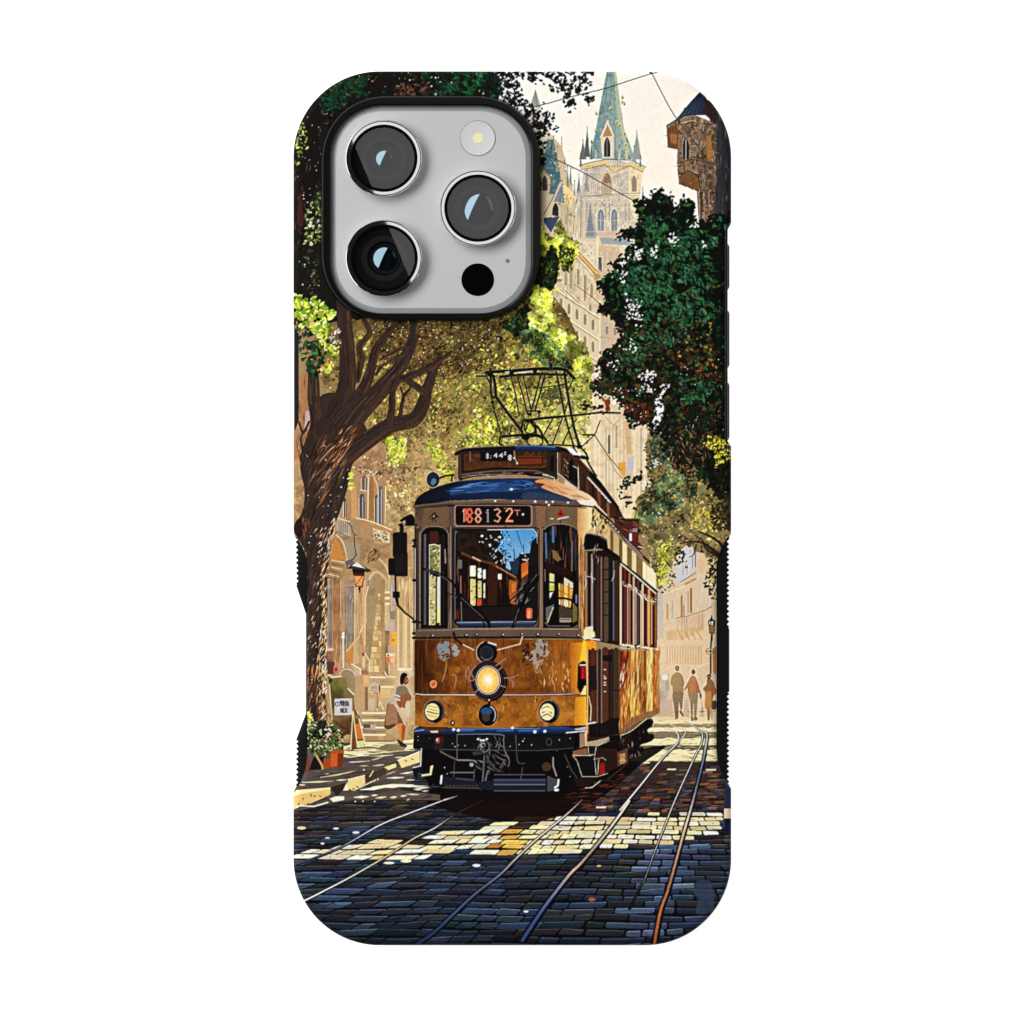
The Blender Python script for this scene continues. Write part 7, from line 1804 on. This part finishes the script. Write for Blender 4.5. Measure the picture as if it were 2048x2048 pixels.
def material(name, col, rough=.5, metal=0., spec=.5, noise=0., emit=None, ior=1.5, bump=0.):
    m = bpy.data.materials.new(name)
    m.use_nodes = True
    nt = m.node_tree
    b = nt.nodes['Principled BSDF']
    b.inputs['Base Color'].default_value = (*col, 1)
    b.inputs['Roughness'].default_value = rough
    b.inputs['Metallic'].default_value = metal
    b.inputs['Specular IOR Level'].default_value = spec
    b.inputs['IOR'].default_value = ior
    if noise or bump:
        tc = nt.nodes.new('ShaderNodeTexCoord')
        n = nt.nodes.new('ShaderNodeTexNoise')
        n.inputs['Scale'].default_value = 5200
        n.inputs['Detail'].default_value = 4
        nt.links.new(tc.outputs['Object'], n.inputs['Vector'])
        if noise:
            r = nt.nodes.new('ShaderNodeMapRange')
            r.inputs['To Min'].default_value = rough - noise
            r.inputs['To Max'].default_value = rough + noise
            nt.links.new(n.outputs['Fac'], r.inputs['Value'])
            nt.links.new(r.outputs['Result'], b.inputs['Roughness'])
        if bump:
            u = nt.nodes.new('ShaderNodeBump')
            u.inputs['Strength'].default_value = bump
            u.inputs['Distance'].default_value = .00002
            nt.links.new(n.outputs['Fac'], u.inputs['Height'])
            nt.links.new(u.outputs['Normal'], b.inputs['Normal'])
    if emit:
        b.inputs['Emission Color'].default_value = (*col, 1)
        b.inputs['Emission Strength'].default_value = emit
    return m


def thin_glass(name, ior, tint=(1, 1, 1)):
    m = bpy.data.materials.new(name)
    m.use_nodes = True
    nt = m.node_tree
    nt.nodes.clear()
    o = nt.nodes.new('ShaderNodeOutputMaterial')
    mx = nt.nodes.new('ShaderNodeMixShader')
    f = nt.nodes.new('ShaderNodeFresnel')
    f.inputs['IOR'].default_value = ior
    t = nt.nodes.new('ShaderNodeBsdfTransparent')
    t.inputs['Color'].default_value = (*tint, 1)
    g = nt.nodes.new('ShaderNodeBsdfGlossy')
    g.inputs['Roughness'].default_value = .0
    nt.links.new(f.outputs[0], mx.inputs[0])
    nt.links.new(t.outputs[0], mx.inputs[1])
    nt.links.new(g.outputs[0], mx.inputs[2])
    nt.links.new(mx.outputs[0], o.inputs['Surface'])
    return m


def mesh_obj(name, verts, faces, mat, parent=None, smooth=False):
    me = bpy.data.meshes.new(name)
    me.from_pydata([tuple(map(float, v)) for v in verts], [], faces)
    me.materials.append(mat)
    if smooth:
        me.polygons.foreach_set('use_smooth', [True] * len(me.polygons))
    me.update()
    o = bpy.data.objects.new(name, me)
    C.objects.link(o)
    if parent:
        o.parent = parent
    return o


def empty(name, loc):
    o = bpy.data.objects.new(name, None)
    o.location = loc
    o.empty_display_size = .01
    C.objects.link(o)
    return o


def tag(o, label=None, cat=None, kind=None):
    if label:
        o['label'] = label
    if cat:
        o['category'] = cat
    if kind:
        o['kind'] = kind


def lathe(name, prof, cx, cy, mat, parent, n=96, smooth=True):
    """prof: list of (radius in dots, height in metres); radius 0 closes the middle"""
    vs, fs = [], []
    for r, h in prof:
        for k in range(n):
            a = 2 * math.pi * k / n
            vs.append((r * KK * math.cos(a), r * KK * math.sin(a), h))
    for i in range(len(prof) - 1):
        for k in range(n):
            k2 = (k + 1) % n
            fs.append((i * n + k2, i * n + k, (i + 1) * n + k, (i + 1) * n + k2))
    o = mesh_obj(name, vs, fs, mat, parent, smooth)
    o.location = (wx(cx), wy(cy), 0) if parent is None or parent.location.length < 1e-9 else (0, 0, 0)
    md = o.modifiers.new('Edges', 'EDGE_SPLIT')
    md.split_angle = math.radians(28)
    return o


def rr_loop(x0, y0, x1, y1, r, n=20, p=2.0):
    """rounded rectangle in dots, p > 2 gives a squircle corner"""
    out = []
    for cx, cy, s in ((x1 - r, y0 + r, -90), (x1 - r, y1 - r, 0), (x0 + r, y1 - r, 90), (x0 + r, y0 + r, 180)):
        for k in range(n + 1):
            t = math.radians(s + 90 * k / n)
            c, q = math.cos(t), math.sin(t)
            out.append((cx + r * math.copysign(abs(c) ** (2 / p), c), cy + r * math.copysign(abs(q) ** (2 / p), q)))
    return out


def loft(name, loops, mat, parent, cap=False, base=False, smooth=True):
    """loops: list of (list of dot coordinates, z), all the same length"""
    n = len(loops[0][0])
    vs = [(wx(x), wy(y), zz) for lp, zz in loops for x, y in lp]
    fs = []
    for i in range(len(loops) - 1):
        for k in range(n):
            k2 = (k + 1) % n
            fs.append((i * n + k2, i * n + k, (i + 1) * n + k, (i + 1) * n + k2)[::-1])
    if cap:
        fs.append(tuple((len(loops) - 1) * n + k for k in range(n))[::-1])
    if base:
        fs.append(tuple(range(n)))
    o = mesh_obj(name, vs, fs, mat, parent, smooth)
    md = o.modifiers.new('Edges', 'EDGE_SPLIT')
    md.split_angle = math.radians(26)
    return o


# outlines -------------------------------------------------------------
X0, X1, Y0, Y1, RC = 586.5, 1462.5, 142., 1891., 172.


def lim(pts, base):
    P = np.array(pts, float)
    return lambda y: np.where((y >= P[0, 0]) & (y <= P[-1, 0]), np.interp(y, P[:, 0], P[:, 1]), base)


PR1 = lim([(446, 1462), (456, 1452.5), (884, 1452.5), (892, 1462)], 1e4)
PR2 = lim([(1068, 1462), (1076, 1454), (1095, 1444), (1121, 1435), (1132, 1433.6), (1500, 1433.6), (1520, 1435), (1548, 1445), (1570, 1457), (1578, 1463)], 1e4)
PL1 = lim([(652, 588), (668, 597), (842, 597), (866, 588)], -1e4)
PL2 = lim([(1068, 588), (1078, 595), (1092, 603), (1109, 611), (1132, 614), (1512, 614), (1540, 610), (1564, 601), (1584, 590)], -1e4)


def teeth(y, spans, depth, ph):
    y = np.asarray(y, float)
    on = sum(((y > a) & (y < b)).astype(float) for a, b in spans)
    return on * depth * (.5 - .5 * np.cos(2 * np.pi * (y - ph) / 10.35)) ** .8


def bump_r(y):
    y = np.asarray(y, float)
    x = np.interp(y, [0, 448, 458, 882, 892, 1068, 1074, 1572, 1580, 2000], [1461.8, 1461.8, 1456, 1456, 1461.8, 1461.8, 1459.4, 1459.4, 1461.8, 1461.8])
    return x - teeth(y, [(1078, 1257), (1384, 1570)], 4.4, 1078)


def bump_l(y):
    y = np.asarray(y, float)
    x = np.interp(y, [0, 1068, 1074, 1171, 1229, 1427, 1480, 1576, 1584, 2000], [587.2, 587.2, 590, 591.5, 611.2, 611.2, 591.5, 590.5, 587.2, 587.2])
    return x + teeth(y, [(1078, 1170), (1482, 1576)], 4.2, 1074)


def body_loop(inset=0., flat=False):
    r = RC - inset
    y0, y1, x0, x1 = Y0 + inset, Y1 - inset, X0 + inset, X1 - inset
    a = np.sin(np.linspace(0, np.pi / 2, 40)) ** 2
    ys = np.r_[y0 + r * a * .999, np.arange(y0 + r, y1 - r, 1.3), (y1 - r * a * .999)[::-1]]
    dy = np.maximum(0, np.maximum(y0 + r - ys, ys - (y1 - r)))
    dx = r - np.sqrt(np.maximum(0, r * r - dy * dy))
    R = x1 - dx
    L = x0 + dx
    if not flat:
        R = np.minimum(R, bump_r(ys) - inset)
        L = np.maximum(L, bump_l(ys) + inset)
    else:
        R = np.minimum(R, 1432)
        L = np.maximum(L, 616)
    edge = lambda xa, xb, yy: [(xa + (xb - xa) * k / 14, yy) for k in range(1, 14)]
    return [(x, y) for x, y in zip(R, ys)] + edge(R[-1], L[-1], ys[-1]) + [(x, y) for x, y in zip(L[::-1], ys[::-1])] + edge(L[0], R[0], ys[0])


def panel_sdf(x, y):
    """distance inside the printed panel's edge (dots)"""
    cx, cy = (X0 + X1) / 2, (Y0 + Y1) / 2
    qx, qy = np.abs(x - cx) - (X1 - X0) / 2 + RC, np.abs(y - cy) - (Y1 - Y0) / 2 + RC
    d = RC - (np.hypot(np.maximum(qx, 0), np.maximum(qy, 0)) + np.minimum(np.maximum(qx, qy), 0))
    for f in (PR1, PR2):
        d = np.minimum(d, f(y) - x)
    for f in (PL1, PL2):
        d = np.minimum(d, x - f(y))
    return d


def rim_sdf(x, y, x0, y0, x1, y1, r):
    cx, cy = (x0 + x1) / 2, (y0 + y1) / 2
    qx, qy = np.abs(x - cx) - (x1 - x0) / 2 + r, np.abs(y - cy) - (y1 - y0) / 2 + r
    return r - (np.hypot(np.maximum(qx, 0), np.maximum(qy, 0)) + np.minimum(np.maximum(qx, qy), 0))


def build_panel(img, mat, parent):
    ST = 1.25
    gx = np.arange(X0 - 2 * ST, X1 + 2 * ST, ST)
    gy = np.arange(Y0 - 2 * ST, Y1 + 2 * ST, ST)
    nx, ny = len(gx), len(gy)
    x, y = np.meshgrid(gx, gy)
    x, y = x.ravel(), y.ravel()
    d = panel_sdf(x, y)
    ins = d > 0
    I = ins.reshape(ny, nx)
    cell = I[:-1, :-1] | I[1:, :-1] | I[:-1, 1:] | I[1:, 1:]
    hole = (rim_sdf(x, y, 652, 202, 1071, 634, 118) > 0).reshape(ny, nx)
    cell &= ~(hole[:-1, :-1] & hole[1:, :-1] & hole[:-1, 1:] & hole[1:, 1:])
    for _ in range(3):           # pull the outside corners onto the outline
        out = d < 0
        e = .05
        dx = (panel_sdf(x + e, y) - panel_sdf(x - e, y)) / (2 * e)
        dy = (panel_sdf(x, y + e) - panel_sdf(x, y - e)) / (2 * e)
        g = np.maximum(.3, dx * dx + dy * dy)
        x = np.where(out, x - np.clip(d, -3, 0) * dx / g, x)
        y = np.where(out, y - np.clip(d, -3, 0) * dy / g, y)
        d = panel_sdf(x, y)
    rnd = 13.
    t = np.clip(1 - d / rnd, 0, 1)
    zz = ZB - .0010 * (1 - np.sqrt(np.maximum(0, 1 - t * t * .98)))
    jj, ii = np.nonzero(cell)
    a = jj * nx + ii
    quads = np.stack([a + nx, a + nx + 1, a + 1, a], 1)
    used = np.zeros(nx * ny, bool)
    used[quads.ravel()] = True
    idx = np.cumsum(used) - 1
    quads = idx[quads]
    X, Y, Z = x[used], y[used], zz[used]
    nv, nf = len(X), len(quads)
    me = bpy.data.meshes.new('back_panel')
    me.vertices.add(nv)
    me.vertices.foreach_set('co', np.stack([wx(X), wy(Y), Z], 1).astype(np.float32).ravel())
    me.loops.add(nf * 4)
    me.loops.foreach_set('vertex_index', quads.ravel().astype(np.int32))
    me.polygons.add(nf)
    me.polygons.foreach_set('loop_start', np.arange(0, nf * 4, 4, dtype=np.int32))
    me.polygons.foreach_set('use_smooth', np.ones(nf, bool))
    me.update(calc_edges=True)
    # ink: bilinear look-up
    u, v = np.clip(X - OX - .5, 0, PW - 1.001), np.clip(Y - OY - .5, 0, PH - 1.001)
    ui, vi = u.astype(int), v.astype(int)
    fu, fv = (u - ui)[:, None], (v - vi)[:, None]
    c = (img[vi, ui] * (1 - fu) + img[vi, ui + 1] * fu) * (1 - fv) + (img[vi + 1, ui] * (1 - fu) + img[vi + 1, ui + 1] * fu) * fv
    c = c / 255.
    c = np.where(c < .04045, c / 12.92, ((c + .055) / 1.055) ** 2.4)
    at = me.color_attributes.new('ink', 'FLOAT_COLOR', 'POINT')
    at.data.foreach_set('color', np.c_[c, np.ones(nv)].astype(np.float32).ravel())
    me.materials.append(mat)
    o = bpy.data.objects.new('back_panel', me)
    C.objects.link(o)
    o.parent = parent
    return o


def ink_material():
    m = material('printed case back', (.5, .5, .5), .55, 0, .06)
    nt = m.node_tree
    b = nt.nodes['Principled BSDF']
    a = nt.nodes.new('ShaderNodeVertexColor')
    a.layer_name = 'ink'
    nt.links.new(a.outputs['Color'], b.inputs['Base Color'])
    return m


def main():
    img = paint_all()
    M_TABLE = material('glowing white table', (1, 1, 1), .6, 0, .2, emit=.8)  # emission added so the table stays pure white, without a shadow
    M_RUB = material('black rubber', (.0022, .0025, .0025), .5, 0, .1, noise=.06, bump=.15)
    M_RIM = material('satin black rim', (.0025, .0025, .0023), .2, 0, .16, noise=.02)
    M_PLATE = material('frosted grey glass', (.47, .474, .478), .42, 0, .35, noise=.04)
    M_EDGE = material('grey glass edge', (.27, .274, .278), .3, 0, .4)
    M_PHONE = material('dark titanium', (.1, .1, .11), .4, .8)
    M_STEEL = material('polished steel', (.9, .9, .91), .04, 1.)
    M_TRIM = material('brushed steel trim', (.92, .91, .905), .012, 1.)
    M_BLACK = material('black lens bezel', (.0008, .0008, .0008), .7, 0, .02)
    M_PIT = material('matte black sensor', (.0005, .0005, .0006), .7, 0, .02)
    M_BARREL = material('lens barrel', (.0012, .0012, .0013), .6, 0, .06)
    M_STEP = material('lens barrel step', (.006, .006, .0065), .5, 0, .1)
    M_COAT = material('blue coated lens', (.4, .66, .86), .03, 1.)
    M_IRIS = material('iris', (.0012, .0016, .003), .4, 0, .1)
    M_GLASS = thin_glass('lens cover glass', 1.9)
    M_FLASH = material('flash diffuser', (.57, .57, .56), .35, 0, .4)
    M_FEDGE = material('flash ring', (.2, .2, .2), .3, .4)
    M_LED = material('yellow flash phosphor', (.8, .74, .42), .5, 0, .2)

    # table
    t = mesh_obj('table', [(-1.5, -1.5, 0), (1.5, -1.5, 0), (1.5, 1.5, 0), (-1.5, 1.5, 0)], [(0, 1, 2, 3)], M_TABLE)
    tag(t, kind='structure')

    # ---- the case
    case = empty('phone_case', (0, 0, 0))
    tag(case, 'phone case printed with an old orange tram in a tree lined street, black rubber grips', 'phone case')
    build_panel(img, ink_material(), case)
    out0, out1, out2 = body_loop(0), body_loop(1.2), body_loop(4)
    inn = body_loop(20, True)
    loft('bumper', [(inn, .0094), (inn, .0004), (out2, .0), (out0, .0006), (out0, .0088), (out1, .0093), (out2, .0094), (inn, .0094)], M_RUB, case)
    lp = lambda i, r: rr_loop(643 + i, 192 + i, 1081.5 - i, 641.5 - i, 134 - i, 24, 2.12)
    li = lambda i: rr_loop(662.5 - i, 213 - i, 1062 + i, 627 + i, 106 + i, 24, 2.12)
    loft('camera_rim', [(li(0), .0098), (li(0), ZP + .0008), (li(1.5), ZP + .0011), (li(4), ZP + .00122), (lp(4, 0), ZP + .0012), (lp(1.2, 0), ZP + .0009), (lp(0, 0), ZP + .0004), (lp(-2, 0), ZB + .0001), (lp(-2, 0), .0100)], M_RIM, case)
    for y0, y1 in ((484.5, 579.5), (618, 736.5), (762, 881.5)):
        lps = [([(1450, y0 + 6 + q), (1450, y1 - 6 - q), (1457.4 + dx, y1 - 2 - q), (1460.2 + dx, y1 - 7 - q), (1460.2 + dx, y0 + 7 + q), (1457.4 + dx, y0 + 2 + q)], zz) for q, dx, zz in ((6, -4, .0022), (0, 0, .0032), (0, 0, .0070), (4, -2, .0080))]
        loft('side_button', lps, M_RUB, case, cap=True, base=True, smooth=False)
    lps = [([(593, 698 + q), (588.4 - dx, 698 + q), (586.4 - dx, 703 + q), (586.4 - dx, 793 - q), (588.4 - dx, 798 - q), (593, 798 - q)], zz) for q, dx, zz in ((4, -2, .0026), (0, 0, .0034), (0, 0, .0070), (4, -1.5, .0078))]
    loft('side_button', lps, M_RUB, case, cap=True, base=True, smooth=False)

    # ---- the phone inside it
    ph = empty('smartphone', (0, 0, 0))
    tag(ph, 'smartphone with three round camera lenses and a pale grey camera plate, seated in the case', 'smartphone')
    bl = lambda i: rr_loop(622 + i, 176 + i, 1428 - i, 1858 - i, 140 - i, 20, 2.1)
    loft('body', [(bl(8), .0010), (bl(0), .0020), (bl(0), .0080), (bl(8), .0090)], M_PHONE, ph, cap=True, base=True)
    pl = lambda i: rr_loop(662.8 + i, 213.3 + i, 1061.7 - i, 626.7 - i, 106 - i, 24, 2.12)
    loft('plate_edge', [(pl(-.2), .0090), (pl(-.2), ZP - .0002), (pl(9.5), ZP)], M_EDGE, ph, smooth=True)
    loft('camera_plate', [(pl(9.5), ZP - .001), (pl(9.5), ZP + .00005), (pl(10.5), ZP + .0001)], M_PLATE, ph, cap=True)
    zp = ZP + .0001
    zt = zp + .0025

    def lens(cx, cy, re, xe):
        n = 128
        ring = lathe('camera_lens', [(76.5, zp), (76.5, zt - .0004), (76.2, zt - .00016), (75.2, zt - .00004), (74.6, zt - .00004)], cx, cy, M_STEEL, None, n)
        ring.parent = ph
        for nm, prof, mt, sm_ in (
                ('gasket', [(74.6, zt - .00004), (74.3, zt - .0001), (73.2, zt - .0001), (73.0, zt - .00002)], M_BLACK, True),
                ('trim_ring', [(73.0, zt - .00002), (72.7, zt), (67.2, zt), (66.6, zt - .00004)], M_TRIM, True),
                ('bezel', [(66.6, zt - .00004), (66.2, zt - .00012), (61.2, zt - .00012), (61, zt - .00022)], M_BLACK, True),
                ('cover_glass', [(61.1, zt - .0002), (.001, zt - .0002)], M_GLASS, False),
                ('barrel', [(61, zt - .00024), (61, zt - .0008), (46, zt - .0010)], M_BARREL, True),
                ('barrel_step', [(46, zt - .0010), (45.4, zt - .00094), (34.4, zt - .00102), (33.6, zt - .0012)], M_STEP, True),
                ('iris', [(33.6, zt - .0012), (31, zt - .0022), (0.001, zt - .0024)], M_IRIS, True)):
            o = lathe(nm, prof, cx, cy, mt, None, n)
            o.parent = ring
            o.location = (0, 0, 0)
        # domed front element
        oc, az = re * 1.3, math.radians(156)
        R = (oc - xe) / .216
        ox, oy = -oc * math.cos(az), oc * math.sin(az)          # the element's optical axis is decentred
        vs_, fs_ = [(0., 0., 0.)], []
        for i in range(1, 13):
            for k in range(64):
                a = 2 * math.pi * k / 64
                vs_.append((re * i / 12 * math.cos(a), re * i / 12 * math.sin(a), 0.))
        for k in range(64):
            fs_.append((0, 1 + k, 1 + (k + 1) % 64))
            for i in range(11):
                fs_.append((1 + i * 64 + k, 1 + i * 64 + 64 + k, 1 + i * 64 + 64 + (k + 1) % 64, 1 + i * 64 + (k + 1) % 64))
        zs = [math.sqrt(R * R - (x - ox) ** 2 - (y + oy) ** 2) for x, y, _ in vs_]
        o = mesh_obj('front_element', [(x * KK, y * KK, zt - .0014 + (q - max(zs)) * KK) for (x, y, _), q in zip(vs_, zs)], fs_, M_COATG, None, True)
        o.parent = ring
        o.location = (0, 0, 0)
        return ring

    M_COATG = coated()
    for cx, cy, re, xe in ((768.4, 318.4, 16, -5), (956, 418, 31, -11), (769, 517.6, 22, -6)):
        lens(cx, cy, re, xe)
    fl = lathe('flash', [(34.8, zp), (34.8, zp + .0001), (33.4, zp + .00016), (32.6, zp + .00014), (.001, zp + .00014)], 955.5, 277, M_FLASH, None, 64)
    fl.parent = ph
    e = lathe('flash_ring', [(35.6, zp + .00002), (35.2, zp + .00013), (34.4, zp + .00013)], 0, 0, M_FEDGE, None, 64)
    e.parent = fl
    e.location = (0, 0, 0)
    q = lathe('flash_led', [(11, zp + .00013), (10.4, zp + .0002), (.001, zp + .0002)], 0, 0, M_LED, None, 8, False)
    q.parent = fl
    q.location = (wx(1024 + 1.5), 0, 0)
    s = lathe('depth_sensor', [(32.7, zp), (32.6, zp + .00005), (.001, zp + .00005)], 955.5, 559.7, M_PIT, None, 64)
    s.parent = ph
    mi = lathe('microphone_hole', [(4.2, zp), (4, zp + .00005), (1.8, zp + .00005), (1.6, zp + .00002), (.001, zp + .00002)], 1015.3, 522.2, M_FEDGE, None, 24)
    mi.parent = ph

    # ---- lamps: one wide overhead softbox on the right, a second one low on the left
    D = 1.2
    H = 1.5
    sc = 1 + H / D
    q1, q2 = np.array((wx(711.3), wy(296.3))) * sc, np.array((wx(816.9), wy(550.6))) * sc
    d = (q2 - q1) / np.linalg.norm(q2 - q1)
    nrm = np.array((-d[1], d[0]))
    SX, SY = 1.9, 3.0
    ctr = q1 + nrm * SX / 2
    li_ = bpy.data.lights.new('overhead_softbox', 'AREA')
    li_.shape = 'RECTANGLE'
    li_.size, li_.size_y = SX, SY
    li_.energy = 14.5
    lo = bpy.data.objects.new('overhead_softbox', li_)
    lo.location = (ctr[0], ctr[1], ZP + H)
    lo.rotation_euler = (0, 0, math.atan2(nrm[1], nrm[0]))
    C.objects.link(lo)
    k = bpy.data.lights.new('side_softbox', 'AREA')
    k.shape = 'RECTANGLE'
    k.size, k.size_y = 1.05, .5
    k.energy = 13.6
    ko = bpy.data.objects.new('side_softbox', k)
    az, el, dist = math.radians(156), math.radians(51), 1.05
    from mathutils import Vector
    v = Vector((math.cos(az) * math.cos(el), math.sin(az) * math.cos(el), math.sin(el)))
    tgt = Vector((wx(860), wy(420), ZP))
    ko.location = tgt + v * dist
    ko.rotation_euler = (-v).to_track_quat('-Z', 'Y').to_euler()
    C.objects.link(ko)
    w = bpy.data.worlds.new('World')
    bpy.context.scene.world = w
    w.use_nodes = True
    w.node_tree.nodes['Background'].inputs[0].default_value = (1, 1, 1, 1)
    w.node_tree.nodes['Background'].inputs[1].default_value = .012

    cam = bpy.data.cameras.new('camera')
    cam.sensor_width = 36
    cam.lens = 36 * D / (2048 * KK)
    cam.clip_start, cam.clip_end = .05, 20
    co = bpy.data.objects.new('camera', cam)
    co.location = (0, 0, ZB + D)
    C.objects.link(co)
    bpy.context.scene.camera = co
    vs = bpy.context.scene.view_settings
    vs.view_transform = 'Standard'
    vs.look = 'None'
    vs.exposure = 0
    vs.gamma = 1
    vs.use_curve_mapping = False
    bpy.context.scene.cycles.max_bounces = 8
    bpy.context.scene.cycles.transparent_max_bounces = 12


def coated():
    m = bpy.data.materials.new('coated front element')
    m.use_nodes = True
    nt = m.node_tree
    nt.nodes.clear()
    o = nt.nodes.new('ShaderNodeOutputMaterial')
    g = nt.nodes.new('ShaderNodeBsdfGlossy')
    g.inputs['Color'].default_value = (.058, .088, .108, 1)
    g.inputs['Roughness'].default_value = .0
    nt.links.new(g.outputs[0], o.inputs['Surface'])
    return m


main()
